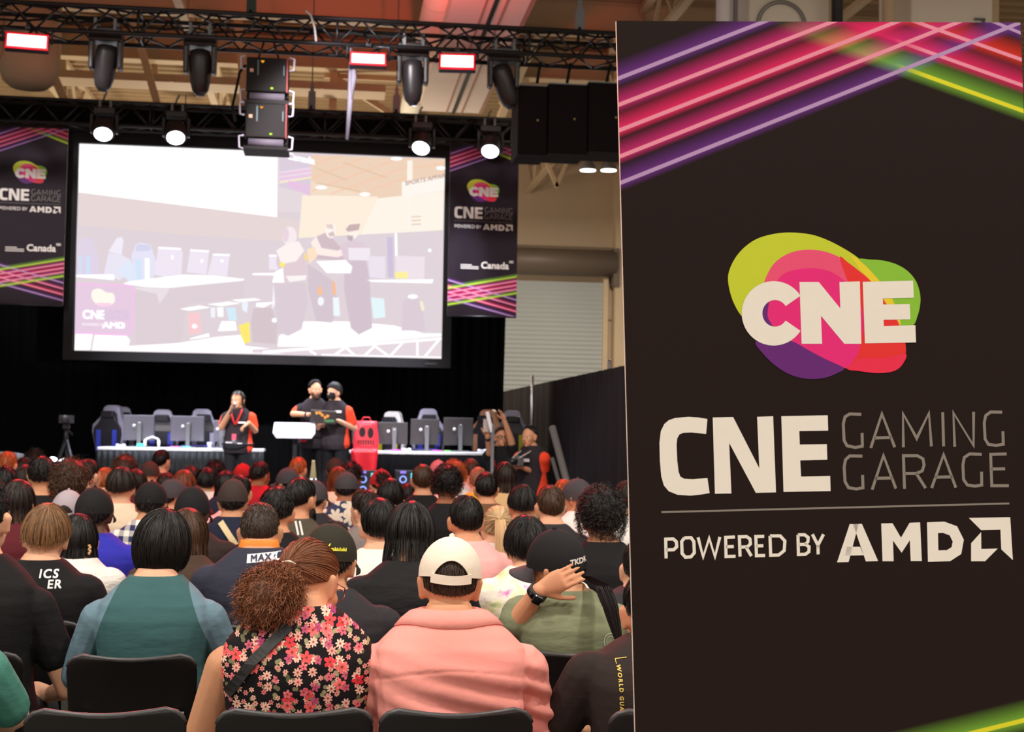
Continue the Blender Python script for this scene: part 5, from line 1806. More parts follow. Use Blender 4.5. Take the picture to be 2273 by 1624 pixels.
    def shoes(s, root, m):
        for sg in (-1, 1):
            a = Vector((sg * abs(s.ank.x), s.ank.y, 0))
            mb = MB()
            rings = []
            for y, w, h in ((-.065, .025, .05), (-.05, .038, .085), (0, .042, .09), (.06, .044, .07), (.13, .048, .05), (.19, .038, .04), (.205, .02, .025)):
                rings.append([a + Vector((math.cos(t) * w, y, max(0.004, h * .5 + math.sin(t) * h * .5))) for t in np.linspace(0, 2 * PI, 14, endpoint=False)])
            mb.loft(rings)
            mb.build('shoe', m, root, True)


# ------------------------------------------------------------------ hair and caps
HM = {}
def hair_mat(c):
    if c in HM: return HM[c]
    m = bpy.data.materials.new('hair_%d' % len(HM))
    m.use_nodes = True
    nt, b = nodes_of(m)
    at = nt.nodes.new('ShaderNodeAttribute'); at.attribute_name = 'tint'
    mx = nt.nodes.new('ShaderNodeVectorMath'); mx.operation = 'SCALE'
    mx.inputs[0].default_value = lin(c)
    nt.links.new(at.outputs['Fac'], mx.inputs['Scale'])
    nt.links.new(mx.outputs['Vector'], b.inputs['Base Color'])
    b.inputs['Roughness'].default_value = .46
    b.inputs['Specular IOR Level'].default_value = .34
    HM[c] = m
    return m


def np_mesh(name, V, Q, tint, m, parent):
    me = bpy.data.meshes.new(name)
    V = np.asarray(V, np.float32); Q = np.asarray(Q, np.int32)
    me.vertices.add(len(V)); me.vertices.foreach_set('co', V.ravel())
    me.loops.add(Q.size); me.loops.foreach_set('vertex_index', Q.ravel())
    me.polygons.add(len(Q)); me.polygons.foreach_set('loop_start', np.arange(0, Q.size, 4, dtype=np.int32))
    me.polygons.foreach_set('use_smooth', np.ones(len(Q), bool))
    me.update(calc_edges=True)
    at = me.attributes.new('tint', 'FLOAT', 'POINT')
    at.data.foreach_set('value', np.asarray(tint, np.float32))
    me.materials.append(m)
    o = bpy.data.objects.new(name, me)
    COL.objects.link(o)
    o.parent = parent
    return o


RAD = np.array([.0775, .0985, .1035])


def thmax(ph, back=115, side=92, front=50):
    """polar limit of the hair; ph 0 at the back, pi in front"""
    c = np.cos(ph)
    b, s, f = math.radians(back), math.radians(side), math.radians(front)
    return np.where(c > 0, s + (b - s) * c ** 0.8, s + (f - s) * (-c) ** 0.9)


def udir(ph, th):
    return np.stack([np.sin(th) * np.sin(ph), -np.sin(th) * np.cos(ph), np.cos(th)], -1)


def shell_grid(vol, lim, rough, rng, nph=40, nth=14, top=1.0, taper=False):
    ph = np.linspace(0, 2 * PI, nph, endpoint=False)
    vs = []
    for layer in (1, 0):
        for j in range(nth + 1):
            th = lim(ph) * j / nth + 1e-3
            u = udir(ph, th)
            k = 1 + (vol / .09 * (1 - (j / nth) ** 3 if taper else 1) if layer else -.12)
            edge = 1 - .5 * (j / nth) ** 6 * (vol / .09) / (1 + vol / .09) * (1 if layer else 0)
            nz = rough * rng.normal(size=(nph, 1)) * (j > 0) * ((1 - .8 * (j / nth) ** 2) if taper else 1) if layer else 0
            vs.append(u * RAD * (k * edge + nz) + (np.array([0, 0, 1]) * (top - 1) * .1 * np.maximum(u[:, 2:3], 0) if layer else 0))
    V = np.concatenate(vs)
    Q = []
    N = (nth + 1) * nph
    for layer in (0, 1):
        for j in range(nth):
            for i in range(nph):
                a = layer * N + j * nph + i; b = layer * N + j * nph + (i + 1) % nph
                q = (a, a + nph, b + nph, b)
                Q.append(q if layer == 0 else q[::-1])
    for i in range(nph):
        a = nth * nph + i; b = nth * nph + (i + 1) % nph
        Q.append((a, N + a, N + b, b))
    return V, np.array(Q)


def ribbons(P, w, out):
    """P n,s,3 paths; w half widths (s,) ; out n,s,3 outward"""
    n, s, _ = P.shape
    T = np.gradient(P, axis=1)
    out = out + RNG.normal(size=(n, 1, 3)) * .55
    S = np.cross(T, out); S /= np.maximum(np.linalg.norm(S, axis=2, keepdims=True), 1e-9)
    a, b = P - S * w[None, :, None], P + S * w[None, :, None]
    V = np.stack([a, b], 2).reshape(-1, 3)
    i = np.arange(n)[:, None] * (2 * s) + np.arange(s - 1)[None] * 2
    Q = np.stack([i, i + 1, i + 3, i + 2], -1).reshape(-1, 4)
    return V, Q


def taper_of(u, lim):
    th = np.arccos(np.clip(u[:, 2], -1, 1)); ph = np.arctan2(u[:, 0], -u[:, 1])
    return np.clip(1 - (th / lim(ph)) ** 3, .03, 1)[:, None]


def walk(u, tdir, L, steps, vol, lift, rng, gravity=.0, fall=None, curl=0.0, jit=.15, lim=None):
    """strands that lie over the head from directions u along tangents tdir"""
    n = len(u)
    ds = (L / steps)[:, None]
    tp = taper_of(u, lim) if lim is not None else 1.0
    P = [u * RAD * (1 + vol / .09 * tp)]
    O = [u.copy()]
    p = P[0].copy()
    free = np.zeros((n, 1), bool)
    d = tdir.copy()
    for k in range(steps):
        g = np.array([0, 0, -1.0])
        d = d + g * gravity + rng.normal(size=(n, 3)) * jit * .3
        uu = p / RAD; r = np.linalg.norm(uu, axis=1, keepdims=True); uu = uu / r
        nn = uu / RAD; nn /= np.linalg.norm(nn, axis=1, keepdims=True)
        dt = d - nn * np.sum(d * nn, 1, keepdims=True)
        dt /= np.maximum(np.linalg.norm(dt, axis=1, keepdims=True), 1e-6)
        if fall is not None:
            free = free | (p[:, 2:3] < fall)
            dn = np.array([0, 0, -1.0]) + nn * np.array([.12, .12, 0]) + rng.normal(size=(n, 3)) * .05
            dt = np.where(free, dn, dt)
        d = dt
        q = p + dt * ds
        uq = q / RAD; rq = np.linalg.norm(uq, axis=1, keepdims=True)
        tp = taper_of(uq / rq, lim) if lim is not None else 1.0
        tgt = 1 + vol / .09 * tp + lift * (k + 1) / steps * (tp if lim is not None else 1)
        q2 = uq / rq * tgt * RAD
        p = np.where(free, q, q2)
        P.append(p); O.append(nn)
    P = np.stack(P, 1); O = np.stack(O, 1)
    if curl:
        s = P.shape[1]
        T = np.gradient(P, axis=1); T /= np.maximum(np.linalg.norm(T, axis=2, keepdims=True), 1e-9)
        A = np.cross(T, O); A /= np.maximum(np.linalg.norm(A, axis=2, keepdims=True), 1e-9)
        B = np.cross(T, A)
        ph = rng.uniform(0, 6.28, (n, 1)) + np.linspace(0, 1, s)[None] * rng.uniform(9, 16, (n, 1))
        amp = curl * np.linspace(.2, 1, s)[None, :, None]
        P = P + amp * (A * np.cos(ph)[..., None] + B * np.sin(ph)[..., None])
    return P, O


def roots(n, lim, rng):
    ph = rng.uniform(0, 2 * PI, n)
    lm = lim(ph)
    th = np.arccos(1 - rng.uniform(0, 1, n) * (1 - np.cos(lm)))
    return udir(ph, th), ph, th


def make_hair(root, fig, style, colr, Y, seed=0, lim_args=None, under_cap=False, L=None, vol=None, tie=(0, -.95, .30), tail=.25, parent_name='hair', curl=None, n=None, puff=None):
    rng = np.random.default_rng(100 + seed)
    n = n or (2600 if Y < 5.3 else 1300 if Y < 7 else 700 if Y < 10 else 380)
    wd = .0010 * max(1.0, Y / 4.2)
    la = dict(lim_args or {})
    if style == 'short' and 'back' not in la:
        la.update(back=124, side=90)
    if style == 'buzz' and 'back' not in la:
        la.update(back=122, side=88)
    lim = lambda ph: thmax(ph, **la)
    Vs, Qs, Ts = [], [], []

    def put(V, Q, T):
        b = sum(len(x) for x in Vs)
        Vs.append(V); Qs.append(Q + b); Ts.append(T)
    st = {'short': (.008, .05, .06, 0, .004), 'buzz': (.002, .012, .05, 0, .003), 'bowl': (.016, .13, .05, 0, .003), 'long': (.012, .42, .05, 0, .004), 'pony': (.005, .2, .0, 0, .002), 'curly': (.022, .06, .20, .011, .016), 'wavy': (.012, .10, .12, .004, .008)}[style]
    v_, L_, lift, cu, rgh = st
    vol = v_ if vol is None else vol
    L_ = L_ if L is None else L
    cu = cu if curl is None else curl
    if under_cap:
        vol = min(vol, .004)
    tpr = style in ('short', 'buzz', 'wavy') and not under_cap
    V, Q = shell_grid(vol, lim, rgh, rng, taper=tpr)
    put(V, Q, np.full(len(V), .62))
    u, ph, th = roots(n, lim, rng)
    if under_cap:
        keep = th > math.radians(74)
        u, ph, th = u[keep], ph[keep], th[keep]
    m = len(u)
    crown = np.array([.12, -.35, .93]); crown /= np.linalg.norm(crown)
    t = -(crown - u * (u @ crown)[:, None])
    t /= np.maximum(np.linalg.norm(t, axis=1, keepdims=True), 1e-6)
    swirl = np.cross(crown, u)
    t = t + swirl * .25 + rng.normal(size=(m, 3)) * (.15 if style != 'curly' else .8)
    Ls = L_ * rng.uniform(.75, 1.1, m)
    if style in ('short', 'wavy', 'bowl', 'buzz'):
        Ls = np.minimum(Ls, np.maximum(.006, (lim(ph) - th) * .098 + (.004 if style != 'bowl' else .010) * rng.uniform(.2, 1, m)))
    if under_cap:
        Ls = np.minimum(Ls, .014)
    steps = 7 if style in ('short', 'buzz') else 12
    if style == 'curly': steps = 14
    if style == 'long':
        P, O = walk(u, t, Ls, 16, vol, lift, rng, .25, -.035, cu)
    elif style == 'pony':
        tie_ = np.array(tie, float); tie_ /= np.linalg.norm(tie_)
        tt = tie_ - u * (u @ tie_)[:, None]
        tt /= np.maximum(np.linalg.norm(tt, axis=1, keepdims=True), 1e-6)
        ang = np.arccos(np.clip(u @ tie_, -1, 1))
        P = []
        O = []
        for k in np.linspace(0, 1, 12):
            a = ang * k
            uu = u * np.cos(a)[:, None] + tt * np.sin(a)[:, None]
            P.append(uu * RAD * (1 + (vol + .010 * k ** 2 + .003 * math.sin(PI * k)) / .09)); O.append(uu)
        P, O = np.stack(P, 1), np.stack(O, 1)
        wob = rng.normal(size=(m, 1, 3)) * .003 * np.linspace(0, 1, 12)[None, :, None]
        P = P + wob
    else:
        P, O = walk(u, t, Ls, steps, vol, lift, rng, .10 if style in ('bowl', 'wavy', 'short') else 0, None, cu, .2 if style in ('short', 'buzz') else .12, lim if tpr else None)
        if under_cap:
            pass
    fz = .045 if la.get('front', 50) < 60 else .012
    bad = ((P[..., 1] > .045) & (P[..., 2] < fz) & (np.abs(P[..., 0]) < .074)).any(axis=1)
    P, O = P[~bad], O[~bad]
    m = len(P)
    s = P.shape[1]
    V, Q = ribbons(P, wd * np.linspace(1, .45, s), O)
    tint = np.repeat(rng.uniform(.65, 1.55, m), s * 2)
    put(V, Q, tint)
    if style == 'pony':
        T0 = tie_ * RAD * 1.16
        m = n
        a = rng.uniform(0, 2 * PI, m); r = np.sqrt(rng.uniform(0, 1, m))
        out = np.array([tie_[0], tie_[1], 0]); out /= np.linalg.norm(out)
        sx = np.cross(out, [0, 0, 1])
        S = 18
        P = []
        if puff:                                        # bushy bunch: curls that spring out from the tie
            R_p, cx = puff
            cen = T0 + np.array(cx)
            dirs = rng.normal(size=(m, 3)); dirs /= np.linalg.norm(dirs, axis=1, keepdims=True)
            end = cen + dirs * R_p * rng.uniform(.55, 1.08, (m, 1)) * np.array([1, .9, 1.0])
            mid = (T0 + end) / 2 + (cen - T0) * .2 + dirs * R_p * .25
            for k in np.linspace(0, 1, S):
                P.append((1 - k) ** 2 * T0 + 2 * k * (1 - k) * mid + k * k * end)
            P = np.stack(P, 1)
            A = rng.normal(size=(m, 1, 3)); B = rng.normal(size=(m, 1, 3))
            phs = rng.uniform(0, 6.28, (m, 1)) + np.linspace(0, 1, S)[None] * rng.uniform(14, 26, (m, 1))
            P = P + .0045 * np.linspace(.1, 1, S)[None, :, None] * (A * np.cos(phs)[..., None] + B * np.sin(phs)[..., None])
            O = np.broadcast_to(dirs[:, None], P.shape)
            bl = MB().ball(cen, R_p * .72, 18, 12)
            bv = np.array(bl.v)
            bq = np.array([f if len(f) == 4 else (f[0], f[1], f[2], f[2]) for f in bl.f if len(f) == 4])
            put(bv, bq, np.full(len(bv), .5))
        else:
            for k in np.linspace(0, 1, S):
                c = T0 + out * .05 * math.sin(min(1, k * 3) * PI / 2) + np.array([0, 0, .018 * math.sin(min(1, k * 4) * PI) - tail * k ** 1.25])
                wdt = .014 + .020 * math.sin(PI * min(1, k * .9 + .1)) * (1 - .45 * k)
                P.append(c + (sx * (np.cos(a) * r)[:, None] + out * (np.sin(a) * r)[:, None] * .7) * wdt)
            P = np.stack(P, 1)
            if cu:
                P = P + rng.normal(size=(m, 1, 3)) * cu * np.sin(np.linspace(0, 1, S) * 16)[None, :, None]
            O = np.broadcast_to((out[None] + .4 * (sx * np.cos(a)[:, None]))[:, None], P.shape)
        V, Q = ribbons(P, wd * 1.15 * np.linspace(1, .5, S), O)
        put(V, Q, np.repeat(rng.uniform(.65, 1.55, m), S * 2))
    V = np.concatenate(Vs); Q = np.concatenate(Qs); T = np.concatenate(Ts)
    Mh = np.array(fig.Hm)
    V = (V + np.array([0, -.005, .005])) * fig.hs @ Mh[:3, :3].T + Mh[:3, 3]
    return np_mesh(parent_name, V, Q, T, hair_mat(colr), root)


def make_cap(root, fig, m, turn=0, strap=False, brim_m=None, dome=1.0, drop=0.0, beanie=False, brim_len=.075, lab=None, tilt=0):
    """cloth cap; turn 0 brim forward, 180 backwards"""
    Mh = fig.Hm @ Matrix.Rotation(math.radians(turn), 4, 'Z') @ Matrix.Rotation(math.radians(tilt), 4, 'X')
    R = np.array([.088, .1075, .112 * dome]) * fig.hs
    mb = MB()
    nph, nth = 72, 16
    outer, inner = [], []
    for lay, k in ((outer, 1.0), (inner, .955)):
        for j in range(nth + 1):
            ring = []
            for i in range(nph):
                ph = 2 * PI * i / nph            # 0 at the back
                lim = math.radians(97 + (10 if beanie else 0) * (math.cos(ph) > -.3))
                dph = min(ph, 2 * PI - ph)
                if strap and dph < .60:
                    lim *= 1 - .27 * math.cos(dph / .60 * PI / 2) ** .7
                th = lim * j / nth + 1e-3
                sm = math.sin(min(th, PI / 2)); z = math.cos(th)
                seam = 1 - .010 * math.exp(-((((ph + PI / 6) % (PI / 3)) - PI / 6) / .03) ** 2) * (lay is outer) * (j > 1)
                kk = k * seam * (1 + .03 * math.sin(th) ** 4)
                p = Vector((R[0] * sm * math.sin(ph) * kk, -R[1] * sm * math.cos(ph) * kk, R[2] * z * k + .012 + drop))
                ring.append(Mh @ p)
            lay.append(ring)
    mb.loft(outer, 0, True, False)
    n0 = len(mb.v)
    mb.loft([list(reversed(r)) for r in inner], 0, True, False)
    mb.loft([outer[-1], inner[-1]], 0, True, False)
    mb.loft([list(reversed(inner[0])), list(reversed(outer[0]))], 0, True, True)
    o = mb.build('cap', m, root)
    if lab: o['label'] = lab
    MB().ball(Mh @ Vector((0, 0, R[2] + .013 + drop)), .0085, 10, 6, 0).build('button', m, o)
    if strap:
        sb = MB()
        rings = []
        for dph in np.linspace(-.66, .66, 25):
            x, y = R[0] * 1.035 * math.sin(dph), -R[1] * 1.035 * math.cos(dph)
            nv = Vector((x, y, 0)).normalized()
            c = Vector((x, y, -.004 + drop - .006 * math.cos(dph / .66 * PI / 2)))
            rings.append([Mh @ (c + nv * a + Vector((0, 0, b))) for a, b in ((-.003, -.013), (.004, -.013), (.004, .013), (-.003, .013))])
        sb.loft(rings, 0, False)
        sb.build('strap', m, o)
    if not beanie:
        bb = MB()
        rings_t, rings_b = [], []
        for k in np.linspace(0, 1, 7):
            rt, rb = [], []
            for a in np.linspace(-1.15, 1.15, 25):
                e = brim_len * math.cos(a / 1.15 * PI / 2) ** .6
                x = math.sin(a) * (R[0] * 1.02 + e * k * .45)
                y = math.cos(a) * R[1] * 1.02 + e * k
                z = .0 + drop - .020 * k - .030 * (a / 1.15) ** 2 * k
                rt.append(Mh @ Vector((x, y, z + .004))); rb.append(Mh @ Vector((x, y, z)))
            rings_t.append(rt); rings_b.append(rb)
        nA = 25
        vs = [p for r in rings_t for p in r] + [p for r in rings_b for p in r]
        N = 7 * nA
        fs = []
        for j in range(6):
            for i in range(nA - 1):
                fs.append((j * nA + i, j * nA + i + 1, (j + 1) * nA + i + 1, (j + 1) * nA + i)[::-1])
                fs.append((N + j * nA + i, N + j * nA + i + 1, N + (j + 1) * nA + i + 1, N + (j + 1) * nA + i))
        for i in range(nA - 1):
            fs.append((6 * nA + i, 6 * nA + i + 1, N + 6 * nA + i + 1, N + 6 * nA + i)[::-1])
        bb.add(vs, fs, 0, True)
        bb.build('brim', brim_m or m, o)
    return o


M_JEAN = mat('dark_trousers', (34, 36, 44), .8, bump=(30, .2), noise=(5, .15))
M_SHOE = mat('dark_shoes', (30, 28, 28), .6, noise=(9, .1))


def build_figure(root, fig, Y, sk, shirt, sleeve=.62, pants=None, face=False, vx=None, hands=None, curl=.5, spread=0.0, post=None, mfun=None, shirt_mats=None, k1=.60, hand_up=None):
    vx = vx or (.0075 if Y < 5.2 else .010 if Y < 7.2 else .013)
    fine = hands is not None
    mb = MB()
    fig.torso(mb, -.02, .625, 0)
    fig.headp(mb)
    for k in 'LR':
        fig.armp(mb, k)
        fig.hand(mb, k, fine, curl, spread, (hand_up or {}).get(k))
    fig.legs(mb)
    vox('body', mb, hands or vx, 3 if fine else 2, [sk, M_EYEW, M_IRIS, M_LIP] if face else [sk], root, extra=fig.eyes() if face else None)
    mb = MB()
    fig.torso(mb, -.02, k1, .016)
    if sleeve > 0:
        for k in 'LR':
            fig.armp(mb, k, .015, min(sleeve, 1.0), sleeve > 1.0)
    if sleeve == 0:
        for k in 'LR':
            sh = fig.arms[k][0]
            mb.ball(sh + Vector((-.03 if k == 'R' else .03, 0, 0)), .062, 12, 8)
    so = vox('shirt', mb, vx, 3, shirt_mats or shirt, root, post=post, mfun=mfun)
    mb = MB()
    fig.torso(mb, -.02, .12, .010)
    fig.legs(mb, .012)
    vox('trousers', mb, max(vx, .012), 2, pants or M_JEAN, root)
    fig.shoes(root, M_SHOE)
    return so


# ------------------------------------------------------------------ the audience chair
def make_chair():
    t = thing('stacking_chair', 'chair', 'chair', (0, 0, 0))
    mb = MB()
    nx, nz = 21, 15
    w0, z0, z1 = .205, .47, .82
    def P(s, t_, e):
        # rounded upper corners and a hollow back; top edge dips in the middle
        z = z0 + (z1 - z0) * t_
        half = w0 * (1 - .06 * (1 - t_))
        rr = .055
        d = z1 - z
        if d < rr:
            half -= rr - math.sqrt(max(0, rr * rr - (rr - d) ** 2))
        x = half * s
        top = -.010 * math.cos(s * PI / 2) * t_ ** 3
        y = -.175 - .075 * t_ + .028 * (s * s) - .012 * (t_ ** 6) - e
        return Vector((x, y, z + top))
    vs, fs = [], []
    tt = list(np.linspace(0, .82, 9)) + [.86, .90, .94, .97, .99, 1.0]
    for e in (0, .014):
        for t_ in tt:
            for s in np.linspace(-1, 1, nx):
                vs.append(P(s, t_, e))
    N = nx * nz
    for j in range(nz - 1):
        for i in range(nx - 1):
            q = j * nx + i
            fs.append((q, q + 1, q + nx + 1, q + nx)[::-1]); fs.append((N + q, N + q + 1, N + q + nx + 1, N + q + nx))
    for i in range(nx - 1):
        q = (nz - 1) * nx + i
        fs.append((q, q + 1, N + q + 1, N + q)[::-1]); fs.append((i, i + 1, N + i + 1, N + i))
    for j in range(nz - 1):
        for q in (j * nx, j * nx + nx - 1):
            f = (q, q + nx, N + q + nx, N + q)
            fs.append(f)
    mb.add(vs, fs, 0, True)
    o = mb.build('backrest', M_CHAIR, t, True)
    md = o.modifiers.new('edge', 'BEVEL'); md.width = .004; md.segments = 2; md.limit_method = 'ANGLE'; md.angle_limit = math.radians(50)
    rim = MB()
    path = [P(s, t_, .007) for s, t_ in ((-1, .90), (-1, .94), (-1, .975), (-1, 1.0), (-.8, 1), (-.5, 1), (-.25, 1), (0, 1), (.25, 1), (.5, 1), (.8, 1), (1, 1), (1, .975), (1, .94), (1, .90))]
    rim.tube(path, [.005, .007] + [.0078] * 11 + [.007, .005], 8)
    rim.build('rim', M_CHRIM, t)
    st = MB()
    vs, fs = [], []
    for e in (0, .014):
        for j in range(9):
            v = j / 8
            for i in range(11):
                s = -1 + 2 * i / 10
                y = -.17 + .40 * v
                vs.append((s * .205 * (1 - .05 * v ** 4), y, .445 - .018 * math.sin(PI * min(1, v * 1.1)) * (1 - s * s * .4) - .03 * max(0, v - .8) * 5 * .4 - e))
    N = 99
    for j in range(8):
        for i in range(10):
            q = j * 11 + i
            fs.append((q, q + 1, q + 12, q + 11)); fs.append((N + q, N + q + 1, N + q + 12, N + q + 11)[::-1])
    for j in range(8):
        for q in (j * 11, j * 11 + 10):
            fs.append((q, q + 11, N + q + 11, N + q))
    for i in range(10):
        for q in (i, 88 + i):
            fs.append((q, q + 1, N + q + 1, N + q))
    st.add(vs, fs, 0, True)
    st.build('seat', M_CHAIR, t, True)
    for sg in (-1, 1):
        MB().box((sg * .150, -.212, .555), (.030, .014, .17), rot=(.20, 0, 0)).build('back_bracket', M_CHBR, t)
        MB().tube([(sg * .175, .17, .425), (sg * .20, .20, .012)], .011, 8).build('leg', M_CHLEG, t)
        MB().tube([(sg * .170, -.218, .58), (sg * .175, -.195, .44), (sg * .20, -.25, .012)], .011, 8).build('leg', M_CHLEG, t)
        MB().tube([(sg * .175, -.19, .43), (sg * .175, .17, .43)], .011, 8).build('side_rail', M_CHLEG, t)
    return t


M_CHAIR = mat('black_chair_plastic', (11, 10, 11), .5, 0, .28, bump=(500, .12))
M_CHRIM = mat('grey_rim_highlight', (58, 57, 59), .4, 0, .5, noise=(30, .1))  # pale edge highlight put into the rim colour
M_CHBR = mat('dull_steel_bracket', (150, 150, 140), .4, .5, noise=(12, .1))
M_CHLEG = mat('grey_steel_tube', (110, 110, 112), .35, .6, noise=(12, .1))
CHAIR = [None]


def place_chair(x, y, rz, label):
    if CHAIR[0] is None:
        CHAIR[0] = make_chair()
        c = CHAIR[0]
        c.location = (x, y, 0); c.rotation_euler = (0, 0, rz)
        c['label'] = label; c['group'] = 'black stacking chairs in the audience'
        return c
    return dup(CHAIR[0], (x, y, 0), rz, label, 'black stacking chairs in the audience')

# ------------------------------------------------------------------ the audience
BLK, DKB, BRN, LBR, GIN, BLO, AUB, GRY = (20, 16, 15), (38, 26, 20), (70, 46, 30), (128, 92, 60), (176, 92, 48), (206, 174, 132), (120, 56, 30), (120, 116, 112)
C_BLACK = cloth('black_cotton', (26, 25, 27)); C_CHAR = cloth('charcoal_cotton', (46, 44, 48)); C_NAVY = cloth('navy_cotton', (34, 38, 58)); C_WHITE = cloth('white_cotton', (232, 226, 220)); C_CREAM = cloth('cream_cotton', (226, 208, 180))
C_BLUE = cloth('royal_blue_cotton', (48, 48, 168)); C_DBRN = cloth('dark_brown_cotton', (52, 40, 38)); C_OLIVE = cloth('olive_brown_cotton', (78, 72, 60)); C_GREY = cloth('grey_cotton', (128, 120, 118)); C_RED = cloth('red_cotton', (190, 34, 48))
C_YEL = cloth('amber_cotton', (236, 170, 44)); C_TAN = cloth('tan_cotton', (206, 172, 124)); C_PINK = cloth('pale_pink_cotton', (236, 172, 168)); C_PEACH = cloth('peach_cotton', (240, 205, 180)); C_PGREY = cloth('pale_grey_cotton', (196, 190, 196))
C_TEALG = cloth('teal_green_cotton', (70, 128, 116)); C_BURG = cloth('burgundy_cotton', (90, 30, 38)); C_BRNT = cloth('brown_cotton', (110, 80, 58))
K_BLK = cloth('black_cap_cloth', (32, 31, 33), .1); K_GRY = cloth('grey_cap_cloth', (72, 68, 72), .1); K_LAV = cloth('pale_grey_cap_cloth', (176, 164, 172), .15); K_CREAM = cloth('cream_cap_cloth', (232, 222, 204), .15); K_OLV = cloth('olive_black_cap_cloth', (46, 44, 36), .1); K_PINK_LIT = cloth('pink_lit_cap_cloth', (214, 130, 140), .1); K_BRN = cloth('brown_grey_cap_cloth', (66, 56, 52), .1); K_RED = cloth('red_cap_cloth', (170, 40, 44), .1)

PEOPLE_DONE = []


def place(px, py, Y, label, z_off=.010, yaw=0.0):
    p = W(px, py, Y)
    t = thing('person', label, 'person', (p[0], Y, 0), math.radians(yaw), 'seated audience')
    return t, p[2] - z_off


_CUT = set('behind left right below under in at with between beside against directly just and of turned pushed glowing cut only bent before above facing pointing hidden near'.split())


def chair_label(label):
    w = label.replace(',', '').split()
    if len(w) > 11:
        i = 11
        while i > 4 and w[i] not in _CUT: i -= 1
        while w[i - 1] in _CUT: i -= 1
        w = w[:i]
    return 'black stacking chair under the ' + ' '.join(w)


def audience(px, py, Y, hair, hc, shirt, label, sk=1, cap=None, capturn=0, head=(0, 0, 0), b=1.0, hkw=None, chair=True, sleeve=.62, yaw=0, capkw=None, lean=.05, hs=1.0, tm=1.05):
    t, H = place(px, py, Y, label, .022 if cap else .014, yaw)
    i = len(PEOPLE_DONE)
    hd = head if any(head) else (RNG.uniform(-14, 14), RNG.uniform(-8, 3), RNG.uniform(-4, 4))
    f = Fig(H, b=b, lean=lean, head=hd, hs=hs, tm=tm)
    build_figure(t, f, Y, SK[sk], shirt, sleeve)
    if hair:
        kw = dict(hkw or {})
        make_hair(t, f, hair, hc, Y, i, under_cap=cap is not None and hair not in ('long', 'pony'), **kw)
    if cap is not None:
        make_cap(t, f, cap, capturn, **(capkw or {}))
    PEOPLE_DONE.append(t)
    if chair:
        place_chair(t.location.x, Y, math.radians(yaw), chair_label(label))
    return t, f


ST_DOWN = (0, -14, 0)
A = audience
# front rows by the stage, far from the camera
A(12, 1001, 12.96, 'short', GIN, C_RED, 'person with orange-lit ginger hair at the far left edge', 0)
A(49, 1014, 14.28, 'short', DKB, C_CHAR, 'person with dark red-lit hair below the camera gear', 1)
A(73, 1000, 15.02, 'curly', DKB, C_BLACK, 'person with dark curly hair against the drape left of the tripod', 1)
A(90, 1013, 9.13, 'wavy', BLK, C_BLACK, 'person with thick black hair and black T-shirt at left', 1, head=(0, -2, 0))
A(52, 1032, 10.70, 'long', DKB, C_BURG, 'person with long red-lit dark hair left of the thick-haired black T-shirt', 1)
A(6, 1034, 9.76, 'short', BLK, C_BLACK, 'person with black hair at the left edge below the ginger head', 1)
A(150, 1028, 8.40, 'curly', BRN, C_BURG, 'person with big bushy brown hair behind the pale grey cap', 1, hkw=dict(vol=.03, L=.11, lim_args=dict(back=135, side=120)))
A(188, 1018, 10.21, 'short', DKB, C_BURG, 'person with red-lit dark hair and orange-lit ear turned to the right', 0, head=(-35, 0, 0))
A(134, 1025, 13.44, 'short', DKB, C_RED, 'person with flat red-lit hair just left of the tripod feet', 1)
A(28, 1064, 7.44, 'long', DKB, C_BURG, 'person with long wavy dark hair behind the shaved-side head at left', 1)
A(231, 1036, 11.75, 'short', GIN, C_BURG, 'person with ginger hair between two dark heads under the left table', 0)
A(265, 1037, 9.12, 'bowl', DKB, C_CREAM, 'person with dark rounded hair and cream top', 0, head=(-6, -4, 0))
A(303, 1040, 11.02, 'long', DKB, C_BURG, 'person with long dark red-rimmed hair right of the cream top', 1)
A(273, 1014, 12.48, 'curly', BRN, C_CHAR, 'person with tousled brown hair under the left end of the left table', 1)
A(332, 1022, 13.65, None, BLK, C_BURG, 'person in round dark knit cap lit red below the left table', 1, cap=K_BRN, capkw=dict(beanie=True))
A(355, 997, 14.38, 'short', BLK, C_CHAR, 'person with black hair sitting taller against the left table skirt', 0, head=(-30, 0, 0))
A(146, 1087, 8.18, 'short', DKB, C_CHAR, 'person in pale grey cap with an open gap above its back strap', 1, cap=K_LAV, capturn=0, capkw=dict(strap=True))
A(204, 1080, 7.00, 'short', BLK, C_BLUE, 'person in black cap and royal blue shirt', 3, cap=K_BLK, head=(-4, -2, 0), b=1.12)
A(91, 1120, 5.68, 'bowl', LBR, C_BLACK, 'person with light brown mop of hair and black lettered T-shirt', 0, head=(-4, -6, 3), b=1.05)
girl, fg_ = A(170, 1141, 6.40, 'long', BLK, cloth('white_crinkle_blouse', (232, 226, 220), .9), 'person with long black hair, hair clip and white crinkled blouse', 0, head=(8, -6, 0), b=.92, hkw=dict(L=.32))
A(331, 1066, 8.13, 'short', BLK, None or C_WHITE, 'person in black cap and blue and white checked shirt', 1, cap=K_BLK, head=(-6, -4, 0))
A(374, 1062, 9.85, 'short', BLK, C_CHAR, 'person in dark grey cap in profile right of the checked shirt', 1, cap=K_GRY, head=(-55, 0, 0))
A(366, 1047, 11.75, 'short', DKB, C_CHAR, 'person with dark hair directly behind the profile in the grey cap', 1)
A(404, 1042, 10.57, 'long', AUB, C_BURG, 'person with long auburn hair glowing orange on its right side', 0)
A(422, 1033, 13.20, 'short', DKB, C_PINK, 'person with red-topped dark hair right of the auburn hair', 1)
A(460, 1039, 12.48, 'bowl', BLK, C_WHITE, 'person with black bowl-cut hair and white top', 1)
